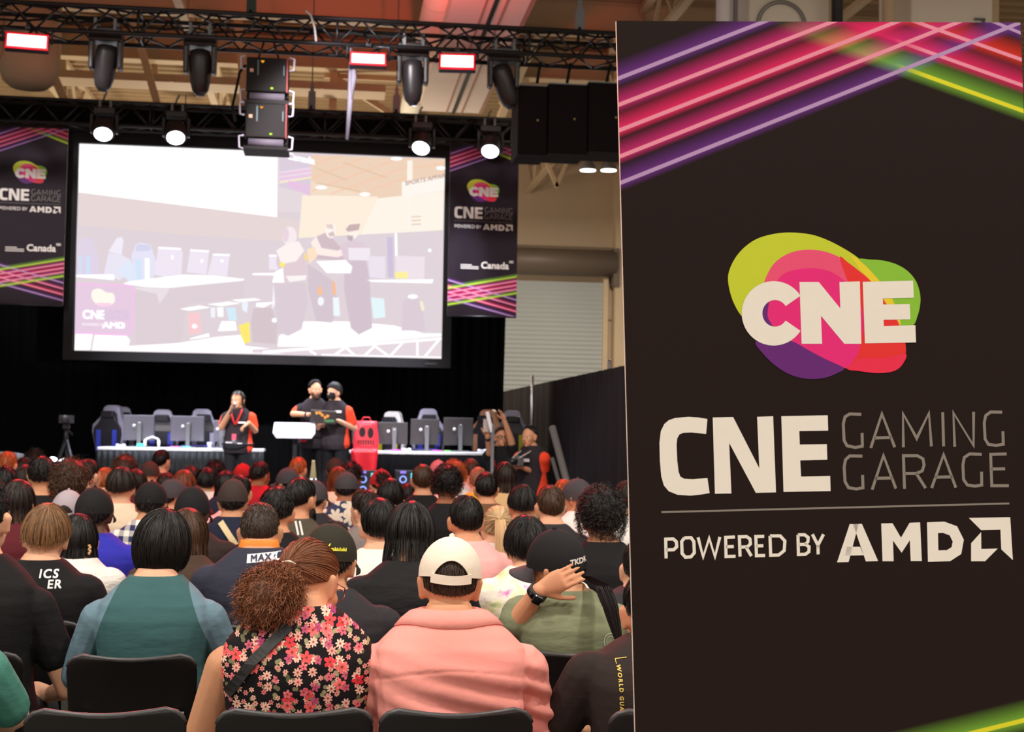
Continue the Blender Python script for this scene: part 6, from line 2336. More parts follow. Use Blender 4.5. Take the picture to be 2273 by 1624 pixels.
A(478, 1027, 14.39, 'curly', BLK, C_CHAR, 'person with black tufted hair just left of the microphone holder legs', 2)
A(422, 1083, 7.45, 'short', BLK, C_DBRN, 'person in tall black cap and dark brown shirt', 3, cap=K_BLK, head=(-10, -4, 0), capkw=dict(dome=1.12), b=1.1)
A(500, 1042, 11.30, 'long', BLK, C_NAVY, 'person in black cap with small white mark and long black hair', 1, cap=K_BLK, head=(-8, 0, 0))
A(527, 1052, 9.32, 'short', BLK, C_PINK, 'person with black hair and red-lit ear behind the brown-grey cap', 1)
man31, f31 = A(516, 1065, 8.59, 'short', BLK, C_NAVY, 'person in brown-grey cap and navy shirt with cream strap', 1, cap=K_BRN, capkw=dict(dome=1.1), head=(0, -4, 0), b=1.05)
A(539, 1027, 13.67, 'short', BLK, C_RED, 'person in red-lit cap right of the microphone holder legs', 1, cap=K_RED, capturn=0)  # red light on this cap put in by the red cloth
A(573, 1025, 12.94, 'wavy', BLK, C_RED, 'person with black gathered hair and bright red shirt', 2, head=(-40, 0, 0))
A(660, 1014, 13.66, 'short', GIN, C_CHAR, 'person with sandy brown hair below the white box lid', 0, head=(-25, 0, 0))
A(645, 1037, 11.57, 'short', BLK, C_CHAR, 'person in dark cap with red-lit brim pointing left', 1, cap=K_GRY, head=(40, 0, 0))
beard, fbeard = A(658, 1057, 7.70, 'short', BLK, C_OLIVE, 'person with black hair, full beard and olive shirt with white shoulder stripes', 1, head=(-38, -8, 0))
A(693, 1064, 9.20, 'short', BLK, C_CHAR, 'person in dark cap behind the bearded olive shirt', 1, cap=K_GRY, head=(-20, 0, 0))
A(612, 1081, 6.97, 'wavy', BLK, C_BLACK, 'person with black wavy hair behind the sponsor jersey', 1, head=(-10, -4, 0))
jersey, fj = A(577, 1109, 5.63, 'buzz', (60, 46, 36), cloth('slate_jersey', (50, 52, 66), .4), 'person with faded crew cut and dark jersey with orange collar', 1, head=(-6, -10, -3), b=1.10, tm=1.11)
hatman, fh_ = A(727, 1160, 4.72, 'short', BLK, C_CHAR, 'person in olive-black cap with yellow lettering', 1, cap=K_OLV, capturn=0, head=(-14, -4, 0), b=1.08)
A(744, 1015, 14.60, 'short', BLK, C_CHAR, 'person in dark cap directly below the masked man', 2, cap=K_BRN)
A(753, 1036, 12.04, 'long', AUB, C_PEACH, 'person with long red hair and pale peach top', 0)
A(781, 1030, 12.76, 'curly', BLK, C_BURG, 'person with dark curly hair below the hanging red cloth', 2)
haw, fhaw = A(769, 1046, 10.51, 'buzz', BLK, C_NAVY, 'person in dark flat cap and blue floral shirt', 2, cap=K_GRY, capturn=0, head=(-6, -2, 0))
A(848, 1040, 11.23, 'pony', BLK, C_BURG, 'person in red cap with pale goggles pushed up at the back', 0, cap=K_RED, capturn=0, capkw=dict(strap=True))
A(866, 1062, 9.78, 'bowl', BLK, C_DBRN, 'person with dark bobbed hair left of the white shirt', 1, head=(-8, -8, 0), hkw=dict(lim_args=dict(back=128, side=118)))
A(822, 1088, 8.16, 'wavy', DKB, C_GREY, 'person with dark brown hair in left profile and grey shirt', 0, head=(42, -4, 0))
A(846, 1108, 6.18, 'short', BLK, C_WHITE, 'person with black hair and white collar above black sweater', 0, head=(6, -4, 0), hkw=dict(vol=.014, L=.08))
A(912, 1118, 5.45, 'long', BLK, cloth('black_ribbed_knit', (30, 29, 31), .8), 'person with glossy black hair gathered low and black wrinkled top', 1, head=(-8, -12, 0), hkw=dict(vol=.022, L=.22), b=1.1, lean=.10)
A(940, 1030, 10.51, 'short', BRN, C_BLACK, 'person with brown red-topped hair and black shirt left of the curly head', 1)
A(971, 1019, 14.80, None, BLK, C_CHAR, 'person in pink-lit cap below the right table', 1, cap=K_PINK_LIT, capkw=dict(beanie=True))  # pink light on this cap put into its cloth colour
A(995, 1036, 9.06, 'curly', BLK, C_BLACK, 'person with round black curly hair and black shirt', 2, head=(0, -3, 0), hkw=dict(L=.045, vol=.016))
A(1013, 1026, 12.44, 'curly', GIN, C_WHITE, 'person with curly red hair behind the black curly head', 0)
A(1048, 1017, 13.16, 'short', BRN, C_PGREY, 'person with brown hair and pale grey shirt under the right table end', 0, head=(20, 0, 0))
A(1062, 1035, 11.60, 'buzz', (170, 110, 80), C_YEL, 'person with shaved orange-lit head and amber shirt', 0)
A(1082, 1047, 9.80, 'short', BLK, C_BRNT, 'person with flat black hair in front of the amber shirt', 1, head=(0, -2, 0))
A(1124, 1025, 10.70, 'long', DKB, C_TAN, 'person with long dark red-topped hair and tan top', 0, hkw=dict(L=.25))
A(905, 1072, 11.95, 'short', BLK, C_WHITE, 'person in bright white shirt left of the brown-haired black shirt', 0, lean=.12)
A(1164, 1077, 8.60, 'bowl', BLK, C_PINK, 'person with smooth round black hair left of the brown crop', 1, head=(0, -4, 0))
A(1227, 1077, 7.88, 'short', BRN, C_CHAR, 'person with cropped brown hair and both ears showing', 0, head=(2, -2, 0), hkw=dict(L=.03))
A(1255, 1062, 11.60, 'short', GIN, C_CHAR, 'person with red-lit ginger hair behind the brown crop', 0)
A(1293, 1061, 9.31, 'short', BLK, C_WHITE, 'person in dark cap facing left with white shirt', 1, cap=K_GRY, head=(48, 0, 0), capkw=dict(beanie=True))
A(1343, 1092, 6.31, 'curly', BLK, C_BLACK, 'person with a big mass of dark curls beside the sign board', 1, head=(0, -6, 0), hkw=dict(vol=.030, L=.085, lim_args=dict(back=122, side=108)), b=1.05)
A(1400, 1066, 8.59, 'short', DKB, C_WHITE, 'person with dark hair and red-lit ear half behind the sign board', 0)
A(1041, 1098, 6.64, 'short', BLK, C_PINK, 'person with black hair, pink top and grey backpack collar', 1, head=(8, -6, 0))
A(1108, 1122, 7.36, 'pony', BLO, C_WHITE, 'person with long blond ponytail and white top', 0, head=(0, -6, 0), hkw=dict(tail=.34), b=.95)


# patterned cloths ------------------------------------------------------------
class NG:
    """small node graph writer"""
    def __init__(s, m):
        s.nt, s.b = nodes_of(m)
        s.tc = s.nt.nodes.new('ShaderNodeTexCoord')
    def n(s, kind, **kw):
        x = s.nt.nodes.new(kind)
        for k, v in kw.items(): setattr(x, k, v)
        return x
    def l(s, a, b): s.nt.links.new(a, b)
    def m(s, op, *a, clamp=False):
        x = s.n('ShaderNodeMath', operation=op); x.use_clamp = clamp
        for i, k in enumerate(a):
            if isinstance(k, (int, float)): x.inputs[i].default_value = k
            else: s.l(k, x.inputs[i])
        return x.outputs[0]
    def mix(s, fac, a, c):
        x = s.n('ShaderNodeMix', data_type='RGBA')
        s.l(fac, x.inputs[0])
        for i, k in ((6, a), (7, c)):
            if isinstance(k, tuple): x.inputs[i].default_value = (*lin(k), 1)
            else: s.l(k, x.inputs[i])
        return x.outputs[2]
    def plane(s):
        """cloth coordinates: round the body and up"""
        sp = s.n('ShaderNodeSeparateXYZ'); s.l(s.tc.outputs['Object'], sp.inputs[0])
        cb = s.n('ShaderNodeCombineXYZ')
        s.l(sp.outputs[0], cb.inputs[0]); s.l(sp.outputs[2], cb.inputs[1])
        return cb.outputs[0], sp
    def flowers(s, vec, scale, size, petals, off, rnd=.9, stretch=0):
        ad = s.n('ShaderNodeVectorMath', operation='ADD'); s.l(vec, ad.inputs[0]); ad.inputs[1].default_value = off
        sc_ = s.n('ShaderNodeVectorMath', operation='SCALE'); s.l(ad.outputs[0], sc_.inputs[0]); sc_.inputs['Scale'].default_value = scale
        v = s.n('ShaderNodeTexVoronoi', voronoi_dimensions='2D'); v.inputs['Scale'].default_value = 1.0; v.inputs['Randomness'].default_value = rnd
        s.l(sc_.outputs[0], v.inputs['Vector'])
        d = s.n('ShaderNodeVectorMath', operation='SUBTRACT'); s.l(sc_.outputs[0], d.inputs[0]); s.l(v.outputs['Position'], d.inputs[1])
        sp = s.n('ShaderNodeSeparateXYZ'); s.l(d.outputs[0], sp.inputs[0])
        cs = s.n('ShaderNodeSeparateColor'); s.l(v.outputs['Color'], cs.inputs[0])
        ang = s.m('ADD', s.m('ARCTAN2', sp.outputs[1], sp.outputs[0]), s.m('MULTIPLY', cs.outputs[2], 6.28))
        r = v.outputs['Distance']
        pet = s.m('ABSOLUTE', s.m('COSINE', s.m('MULTIPLY', ang, petals / 2.0)))
        lim = s.m('MULTIPLY', s.m('ADD', .45, s.m('MULTIPLY', pet, .55)), size)
        mask = s.m('MULTIPLY', s.m('SUBTRACT', lim, r), 60.0, clamp=True)
        return mask, r, cs, pet


def floral_mat():
    m = cloth('floral_viscose', (24, 20, 24), .3)
    g = NG(m)
    vec, sp = g.plane()
    col = g.n('ShaderNodeRGB').outputs[0]; col.default_value = (*lin((22, 18, 22)), 1)
    for (scale, off, sz) in ((36, (.3, .1, 0), .32), (32, (.7, .9, 0), .32)):      # leaves
        mk, r, cs, pet = g.flowers(vec, scale, sz, 2, off)
        on = g.m('MULTIPLY', mk, g.m('GREATER_THAN', cs.outputs[0], .5))
        col = g.mix(on, col, g.mix(cs.outputs[1], (82, 84, 58), (168, 158, 118)))
    for (scale, off, sz, pt, a, b_, th) in ((44, (.15, .4, 0), .34, 6, (236, 190, 168), (226, 116, 118), .30), (25, (.5, .2, 0), .34, 8, (240, 206, 182), (236, 160, 148), .36), (21, (.05, .75, 0), .38, 5, (214, 38, 54), (240, 112, 112), .48), (27, (.9, .35, 0), .34, 5, (240, 128, 128), (150, 50, 110), .58)):
        mk, r, cs, pet = g.flowers(vec, scale, sz, pt, off)
        on = g.m('MULTIPLY', mk, g.m('GREATER_THAN', cs.outputs[0], th))
        fc = g.mix(cs.outputs[1], a, b_)
        fc = g.mix(g.m('SUBTRACT', 1.0, g.m('MULTIPLY', r, 1 / (sz * .42)), clamp=True), fc, (190, 60, 70))
        fc = g.mix(g.m('LESS_THAN', r, sz * .16), fc, (120, 60, 30))
        col = g.mix(on, col, fc)
    g.l(col, g.b.inputs['Base Color'])
    return m


def hawaii_mat():
    m = cloth('blue_floral_cotton', (52, 62, 92), .3)
    g = NG(m); vec, sp = g.plane()
    col = g.n('ShaderNodeRGB').outputs[0]; col.default_value = (*lin((52, 62, 94)), 1)
    for scale, off in ((7, (.3, .1, 0)), (9, (.8, .6, 0))):
        mk, r, cs, pet = g.flowers(vec, scale, .55, 7, off)
        col = g.mix(g.m('MULTIPLY', mk, g.m('GREATER_THAN', cs.outputs[0], .3)), col, (222, 208, 190))
    g.l(col, g.b.inputs['Base Color'])
    return m


def plaid_mat():
    m = cloth('blue_white_check', (226, 222, 216), .3)
    g = NG(m); vec, sp = g.plane()
    a = g.m('GREATER_THAN', g.m('FRACT', g.m('MULTIPLY', sp.outputs[0], 17.0)), .5)
    b = g.m('GREATER_THAN', g.m('FRACT', g.m('MULTIPLY', sp.outputs[2], 17.0)), .5)
    s = g.m('MULTIPLY', g.m('ADD', a, b), .5)
    g.l(g.mix(s, (232, 226, 218), (44, 50, 92)), g.b.inputs['Base Color'])
    return m


def tiedye_mat():
    m = cloth('tie_dye_cotton', (240, 232, 200), .4)
    g = NG(m); vec, sp = g.plane()
    n = g.n('ShaderNodeTexNoise'); n.inputs['Scale'].default_value = 17; n.inputs['Detail'].default_value = 3; g.l(vec, n.inputs['Vector'])
    r = g.n('ShaderNodeValToRGB'); g.l(n.outputs['Fac'], r.inputs[0])
    els = r.color_ramp.elements
    els[0].position = .30; els[0].color = (*lin((190, 214, 160)), 1)
    els[1].position = .72; els[1].color = (*lin((226, 96, 190)), 1)
    for p_, c_ in ((.40, (246, 240, 190)), (.50, (246, 240, 226)), (.58, (246, 236, 222)), (.63, (240, 170, 210))):
        e = els.new(p_); e.color = (*lin(c_), 1)
    g.l(r.outputs[0], g.b.inputs['Base Color'])
    return m


def set_shirt(t, m):
    for c in t.children:
        if c.name.split('.')[0] == 'shirt':
            c.data.materials.clear(); c.data.materials.append(m)
            return c


by = {t['label']: t for t in PEOPLE_DONE}
set_shirt(by['person in black cap and blue and white checked shirt'], plaid_mat())
set_shirt(haw, hawaii_mat())


def on_back(t, nm, polys, m, y0=-.6, off=.003):
    """lettering or straps laid on the back of a shirt: polys of (x, z) points in the person's own space"""
    so = [c for c in t.children if c.name.split('.')[0] == nm][0]
    from mathutils.bvhtree import BVHTree
    bv = BVHTree.FromPolygons([v.co for v in so.data.vertices], [tuple(p.vertices) for p in so.data.polygons])
    def hit(x, z):
        q = bv.ray_cast(Vector((x, y0, z)), Vector((0, 1, 0)))
        return (q[0] + Vector((0, -off, 0))) if q[0] is not None else None
    mb = MB()
    for pts in polys:
        hh = [hit(x, z) for x, z in pts]
        if all(k is not None for k in hh):
            mb.add(hh, [tuple(range(len(pts)))])
    return mb, so


def text_polys(body, size, x, z, bold=0.0, slant=0.0, vertical=False, spacing=1.0):
    me = text_mesh(body, size, 0, 'LEFT', spacing)
    out = []
    for ox, oz in ([(0, 0)] if not bold else [(0, 0), (bold, 0), (0, bold), (bold, bold)]):
        for p in me.polygons:
            q = [me.vertices[i].co for i in p.vertices]
            out.append([(x + v.x + ox, z + v.y + oz + slant * v.x) if not vertical else (x + v.y + ox, z - v.x + oz) for v in q])
    bpy.data.meshes.remove(me)
    return out


def local_xz(t, px, py):
    """x, z on a person's back plane for a point seen at px, py"""
    p = W(px, py, t.location.y - .14)
    return p[0] - t.location.x, p[2]


def strap_polys(pts, w):
    """subdivided band through (x, z) points"""
    P = []
    for a, b in zip(pts[:-1], pts[1:]):
        for s in np.linspace(0, 1, 10, endpoint=False):
            P.append((a[0] + (b[0] - a[0]) * s, a[1] + (b[1] - a[1]) * s))
    P.append(pts[-1])
    return [[tuple(k) for k in q] for q in stroke(P, w)]


lbr = by['person with light brown mop of hair and black lettered T-shirt']
x, z = local_xz(lbr, 80, 1285)
pol = text_polys('ICS', .043, x, z, .002, 0, False, 1.2)
x2, z2 = local_xz(lbr, 101, 1307)
pol += text_polys('ER', .043, x2, z2, .002, 0, False, 1.15)
mb, so = on_back(lbr, 'shirt', pol, None)
mb.build('shirt_lettering', mat('white_shirt_print', (236, 236, 236), .7, noise=(30, .02)), so)
# sponsor patch, collar and panel of the jersey
x, z = local_xz(jersey, 546, 1252); x1, z1 = local_xz(jersey, 640, 1244)
band = [[(x + (x1 - x) * s0, z + .0 + (z1 - z) * s0), (x + (x1 - x) * s1, z + (z1 - z) * s1), (x + (x1 - x) * s1, z + .032 + (z1 - z) * s1), (x + (x1 - x) * s0, z + .032 + (z1 - z) * s0)] for s0, s1 in zip(np.linspace(0, 1, 11)[:-1], np.linspace(0, 1, 11)[1:])]
mb, so = on_back(jersey, 'shirt', band, None)
mb.build('sponsor_patch', mat('white_patch', (232, 232, 238), .6, noise=(30, .02)), so)
mb, so = on_back(jersey, 'shirt', text_polys('MAX', .034, x + .012, z + .005, .002, (z1 - z) / (x1 - x) , False, 1.15), None, off=.006)
mb.build('patch_lettering', mat('navy_patch_print', (40, 44, 70), .6, noise=(30, .02)), so)
zc = fj.sp(.60)
rings = []
for k in (.585, .60, .615, .628):
    p = fj.sp(k)
    e = .078 - (k - .585) * .35
    rings.append(sup(p.x, p.y, p.z, e * 1.05 + .004, e * .92, 28, 2.2))
o = MB().loft(rings, 0, True, False).build('collar', mat('orange_collar', (236, 132, 40), .6, noise=(12, .05)), so)
md = o.modifiers.new('thick', 'SOLIDIFY'); md.thickness = .008
# cream strap over the navy shirt
xa, za = local_xz(man31, 488, 1160); xb, zb = local_xz(man31, 536, 1226)
mb, so = on_back(man31, 'shirt', strap_polys([(xa, za), (xb, zb), (xb + .05, zb - .12)], .034), None, off=.008)
o = mb.build('bag_strap', mat('cream_strap', (222, 200, 156), .7, noise=(12, .05)), man31); md = o.modifiers.new('thick', 'SOLIDIFY'); md.thickness = .005
# two white stripes on the olive shirt
xa, za = local_xz(beard, 655, 1158); xb, zb = local_xz(beard, 662, 1188)
mb, so = on_back(beard, 'shirt', strap_polys([(xa, za), (xb, zb)], .010) + strap_polys([(xa + .022, za), (xb + .022, zb)], .010), None)
mb.build('shoulder_stripe', C_WHITE, so)


def beard_part(t, f, c, Y, full=1.0):
    rng = np.random.default_rng(4)
    n = 500
    R = np.array([.060, .066, .072]) * f.hs
    u = rng.normal(size=(n * 4, 3)); u /= np.linalg.norm(u, axis=1, keepdims=True)
    u = u[(u[:, 2] < .05 + .5 * (np.abs(u[:, 0]) > .62)) & (u[:, 1] > -.25) & (u[:, 2] > -.98)][:n]
    cen = np.array([0, .030, -.060]) * f.hs
    P = []
    for k in np.linspace(0, 1, 5):
        P.append(cen + u * R * (1.0 + .10 * k * full) + np.array([0, 0, -.022 * full]) * k ** 1.3)
    P = np.stack(P, 1); O = np.broadcast_to(u[:, None], P.shape)
    V, Q = ribbons(P, .0022 * np.linspace(1, .5, 5), O)
    Mh = np.array(f.Hm); V = V @ Mh[:3, :3].T + Mh[:3, 3]
    return np_mesh('beard', V, Q, np.repeat(rng.uniform(.7, 1.4, len(u)), 10), hair_mat(c), t)


beard_part(beard, fbeard, BLK, 7, 1.6)
# clip in the black hair
g = fg_.Hm @ Vector((.055, -.085, -.035))
mb = MB()
for k in range(5):
    mb.ball(g + Vector((.004 * (k % 2), -.022, .014 - k * .008)), .007, 8, 6)
mb.build('hair_clip', mat('gold_beads', (214, 170, 120), .3, .6, noise=(20, .1)), girl)
# yellow lettering on the olive cap
capo = [c for c in hatman.children if c.name.split('.')[0] == 'cap'][0]
x, z = local_xz(hatman, 722, 1228)
mb, so = on_back(hatman, 'cap', text_polys('zakidoki', .016, x + .016, z, .0012, -.08), None, off=.003)
xs_, zs_ = x + .006, z + .012
mb2, _ = on_back(hatman, 'cap', strap_polys([(xs_ - .008, zs_ + .006), (xs_, zs_ - .004), (xs_ + .010, zs_ + .010)], .004) + strap_polys([(xs_ + .002, zs_ - .002), (xs_ + .014, zs_ - .010)], .004), None, off=.003)
for q, w_ in ((mb2.v, mb2.f),):
    mb.add(q, w_)
mb.build('cap_lettering', mat('yellow_thread', (226, 222, 60), .6, noise=(30, .05)), capo)


# ------------------------------------------------------------------ the near rows, built one by one
def near(px, py, Y, label, z_off=.016, yaw=0):
    return place(px, py, Y, label, z_off, yaw)


def world_arm(t, pts):
    M = Matrix.Rotation(-t.rotation_euler.z, 4, 'Z') @ Matrix.Translation(-Vector(t.location))
    return [M @ Vector(W(x, y, Y)) for x, y, Y in pts]


CH = lambda t, txt, dy=0.0, rz=0.0, dx=0.0: place_chair(t.location.x + dx, t.location.y + dy, rz, 'black stacking chair ' + txt)

# man in the teal raglan shirt
t, H = near(347, 1133, 4.9, 'person with smooth black hair and teal shirt with paler raglan sleeves')
f = Fig(H, b=1.02, lean=.07, head=(-4, -12, 4), droop=.02)
C_T1 = twotone('teal_raglan_jersey', (58, 94, 96), (104, 132, 146), .128, .128, .38, f.sp(.53).z)
build_figure(t, f, 4.9, SK[0], None, 1.05, vx=.0052, shirt_mats=[C_T1])
make_hair(t, f, 'bowl', BLK, 4.9, 201, L=.22, vol=.022, lim_args=dict(back=146, side=122), n=4600)
CH(t, 'under the person in the teal raglan shirt', dx=-.035)
# woman behind him
A(408, 1130, 6.35, 'long', BRN, cloth('brown_mesh_knit', (70, 54, 44), .5), 'person with long brown hair and sheer brown top beside the smooth black hair', 1, head=(-14, -8, 0), hkw=dict(L=.36, vol=.016))
bm_t = PEOPLE_DONE[-1]
xa, za = local_xz(bm_t, 447, 1262); xb, zb = local_xz(bm_t, 428, 1310)
mb, so = on_back(bm_t, 'shirt', strap_polys([(xa, za), (xb, zb)], .016), None, off=.005)
mb.build('shoulder_strap', C_BLACK, so)
# man with the shaved sides at the left edge
t, H = near(-44, 1068, 4.95, 'person in black T-shirt with shaved sides cut off by the left edge')
f = Fig(H, b=1.10, lean=.04, head=(-12, -2, 0), droop=.035)
f.arms['R'] = (f.arms['R'][0], Vector((.30, f.arms['R'][0].y + .05, .66)), Vector((.20, .26, .60)), Vector((.10, .38, .60)))
build_figure(t, f, 4.9, SK[0], C_BLACK, .58)
make_hair(t, f, 'buzz', BLK, 4.9, 203)
make_hair(t, f, 'wavy', BLK, 4.9, 204, lim_args=dict(back=62, side=52, front=40), vol=.022, L=.06, parent_name='hair_top')
CH(t, 'under the shaved-side person at the left edge')
# person in teal green at the bottom left corner
t, H = near(-196, 1190, 4.05, 'person in teal green T-shirt, only a sleeve and arm in view at lower left')
f = Fig(H, b=1.15, lean=.03)
f.arms['R'] = (f.arms['R'][0] + Vector((0, 0, -.03)), Vector((.26, .10, .74)), Vector((.16, .30, .64)), Vector((.10, .44, .62)))
build_figure(t, f, 4.2, SK[0], C_TEALG, .80)
make_hair(t, f, 'short', BRN, 6, 205)
CH(t, 'under the person in teal green at lower left')
# woman in the floral blouse
t, H = near(668, 1192, 4.0, 'person in sleeveless floral blouse with curly brown hair tied back', .012)
f = Fig(H, b=1.14, lean=.075, head=(-34, -20, -6), droop=.035, tm=1.09)
for k, sg in (('L', -1), ('R', 1)):
    sh = f.arms[k][0]
    f.arms[k] = (sh, Vector((sg * .285, sh.y + .06, sh.z - .27)), Vector((sg * .15, .26, .62)), Vector((sg * .06, .36, .60)))
M_FLOR = floral_mat()
so = build_figure(t, f, 4.0, SK[1], M_FLOR, 0, k1=.60)
make_hair(t, f, 'pony', (118, 70, 42), 4.0, 206, tie=(.05, -.98, .06), puff=(.105, (-.015, -.045, -.110)), n=5600)
p_ = f.Hm @ Vector((.005, -.118, .008))
MB().tube([p_ + Vector((math.cos(a) * .022, -.004, math.sin(a) * .012 + .004)) for a in np.linspace(0, 2 * PI, 14)], .004, 6).build('hair_tie', mat('pale_hair_tie', (226, 206, 190), .5, noise=(20, .05)), t)
gl = MB()
g = lambda x, y, z: f.Hm @ Vector((x, y, z))
for sg in (-1, 1):
    gl.tube([g(sg * .032 + .024 * math.cos(a), .098, -.018 + .019 * math.sin(a)) for a in np.linspace(0, 2 * PI, 18)], .0014, 6)
    gl.tube([g(sg * .056, .096, -.012), g(sg * .080, .06, -.008), g(sg * .083, -.005, -.006)], .0016, 6)
gl.tube([g(-.009, .099, -.014), g(.009, .099, -.014)], .0014, 6)
gl.build('glasses', mat('rose_metal_frame', (196, 130, 130), .25, .8, noise=(20, .05)), t)
xa, za = local_xz(t, 640, 1395); xm_, zm = local_xz(t, 560, 1470); xb, zb = local_xz(t, 462, 1600)
mb, _ = on_back(t, 'shirt', strap_polys([(xa, za), (xm_, zm), (xb, zb)], .027), None, off=.007)
o = mb.build('bag_strap', mat('black_leather_strap', (30, 29, 30), .45, bump=(200, .1)), t); md = o.modifiers.new('thick', 'SOLIDIFY'); md.thickness = .004
CH(t, 'under the person in the floral blouse')
FLOR = t
# man in the pink shirt and cream cap
t, H = near(1004, 1190, 3.98, 'person in pink collared shirt and cream cap with back strap', .024)
f = Fig(H, b=1.20, lean=.085, head=(-3, -10, 2), droop=.03, tm=1.06)
for k, sg in (('L', -1), ('R', 1)):
    sh = f.arms[k][0]
    f.arms[k] = (sh, Vector((sg * .275, sh.y + .08, sh.z - .29)), Vector((sg * .16, .30, .60)), Vector((sg * .06, .42, .58)))


def folds(co, no):
    x, z = co[:, 0], co[:, 2]
    back = np.clip(-no[:, 1] * 1.6, 0, 1)
    zt = f.sp(.40).z
    u = z + (.26 * x) - zt
    v = (x + .25) / .5
    env = np.exp(-((z - (zt - .07)) / .13) ** 2)
    ss = np.sin(u * 96 + 4 * v + 1.3 * np.sin(v * 5))
    d = .0085 * np.sign(ss) * np.abs(ss) ** .8 * env * (.25 + .75 * np.clip(v, 0, 1))
    d += .004 * np.sin(u * 41 - 3 * v) * env
    d += .0018 * np.sin(z * 120 + x * 60) * (np.abs(x) > .2)
    seam = np.exp(-((z - (f.sp(.455).z - .03 * (x / .2) ** 2)) / .0035) ** 2) * .0030
    d -= seam
    return co + no * (d * np.maximum(back, .25))[:, None]


C_PK = mat('pink_shirt_cotton', (232, 152, 142), .8, spec=.2, noise=(6, .05), bump=(26, .12))
so = build_figure(t, f, 3.9, SK[1], C_PK, 1.02, post=folds, vx=.0055, k1=.60)
# standing collar folded down over the shoulders
from mathutils.bvhtree import BVHTree
bv = BVHTree.FromPolygons([v.co for v in so.data.vertices], [tuple(p.vertices) for p in so.data.polygons])
nk = f.sp(.615)
rings = [[] for _ in range(6)]
for j in range(56):
    a_ = 2 * PI * j / 56
    fr = max(0, math.sin(a_))
    ca, sa = math.cos(a_), math.sin(a_)
    def pt(r, up):
        x_, y_ = nk.x + r * 1.10 * ca, nk.y + .004 + r * sa
        h_ = bv.ray_cast(Vector((x_, y_, nk.z + .12)), Vector((0, 0, -1)))
        return Vector((x_, y_, (h_[0].z if h_[0] is not None else nk.z - .05) + up))
    lift_ = .014 - .010 * fr
    wd = 1 + .10 * abs(ca)
    top = max(pt(.066, 0).z, nk.z - .03) + lift_ * .55
    rings[0].append(Vector((nk.x + .062 * 1.08 * ca, nk.y + .004 + .062 * sa, top - .025)))
    rings[1].append(Vector((nk.x + .066 * 1.08 * ca, nk.y + .004 + .066 * sa, top)))
    rings[2].append(Vector((nk.x + .074 * 1.08 * ca, nk.y + .004 + .074 * sa, top + .004)))
    rings[3].append(pt(.092 * wd, .016))
    rings[4].append(pt(.112 * wd, .012))
    rings[5].append(pt(.128 * wd, .006))
o = MB().loft(rings, 0, True, False).build('collar', C_PK, so); md = o.modifiers.new('thick', 'SOLIDIFY'); md.thickness = .004; md.offset = 1
make_hair(t, f, 'short', (58, 42, 30), 3.9, 207, L=.028, vol=.003, lim_args=dict(back=122, side=98), n=3800)
make_cap(t, f, K_CREAM, 0, True, tilt=4, drop=.010, dome=.93)
CH(t, 'under the person in the pink shirt')
# person in tie-dye
t, H = near(1182, 1146, 5.75, 'person with black hair and pastel tie-dye T-shirt')
f = Fig(H, b=1.05, lean=.06, head=(8, -6, -3))
build_figure(t, f, 5.6, SK[0], tiedye_mat(), .66)
make_hair(t, f, 'bowl', BLK, 5.6, 208, L=.10, lim_args=dict(back=122, side=104))
CH(t, 'under the person in tie-dye')
# woman in the black cap with her hand behind her head
t, H = near(1266, 1175, 4.95, 'person in black lettered cap and olive T-shirt with hand behind the head', .026, 6)
wa = world_arm(t, [(1140, 1388, 4.92), (1197, 1310, 4.84), (1296, 1262, 4.80)])
f = Fig(H, b=1.02, lean=.05, head=(46, -4, -6), arms={'L': wa})
sh = f.arms['L'][0]; f.arms['L'] = (sh + Vector((0, 0, .03)), *f.arms['L'][1:])
C_OLV = cloth('olive_green_cotton', (122, 128, 100), .45)
so = build_figure(t, f, 4.9, SK[1], C_OLV, .72, hands=.0055, curl=.10, spread=-.2, hand_up={'L': (0, -1, .2)}, vx=.0075)
make_hair(t, f, 'short', BLK, 4.9, 209, L=.05, vol=.006, under_cap=True)
# long tail over the right shoulder
rng = np.random.default_rng(9)
n_ = 1100
a0, b0 = f.Hm @ Vector((.045, -.092, -.045)), None
pts = [a0] + [Matrix.Rotation(-t.rotation_euler.z, 3, 'Z') @ (Vector(W(x_, y_, yy)) - Vector(t.location)) for x_, y_, yy in ((1338, 1300, 4.76), (1355, 1345, 4.74), (1373, 1420, 4.72))]
bz = np.array([list(q) for q in pts])
S_ = 16
tt_ = np.linspace(0, 3, S_)
base = np.stack([np.interp(tt_, range(4), bz[:, i]) for i in range(3)], 1)
wd_ = .022 * (.35 + np.sin(np.linspace(.25, PI * .92, S_)))
th_ = rng.uniform(0, 6.28, n_); r_ = np.sqrt(rng.uniform(0, 1, n_))
P = base[None] + np.stack([np.cos(th_) * r_, .5 * np.sin(th_) * r_, 0 * r_], 1)[:, None] * wd_[None, :, None]
O = np.broadcast_to(np.stack([np.cos(th_) * .6, -np.ones(n_), 0 * th_], 1)[:, None], P.shape)
V, Q = ribbons(P, .0016 * np.linspace(1, .5, S_), O)
np_mesh('hair_tail', V, Q, np.repeat(rng.uniform(.7, 1.5, n_), 2 * S_), hair_mat(BLK), t)
co_ = make_cap(t, f, K_BLK, 0, tilt=3, dome=1.08, brim_m=K_GRY)
x, z = local_xz(t, 1272, 1262)
mb, _ = on_back(t, 'cap', text_polys('TKDK', .027, x, z, .002, .20, False, 1.0), None, off=.003)
mb.build('cap_lettering', mat('white_thread', (214, 206, 200), .6, noise=(30, .03)), co_)
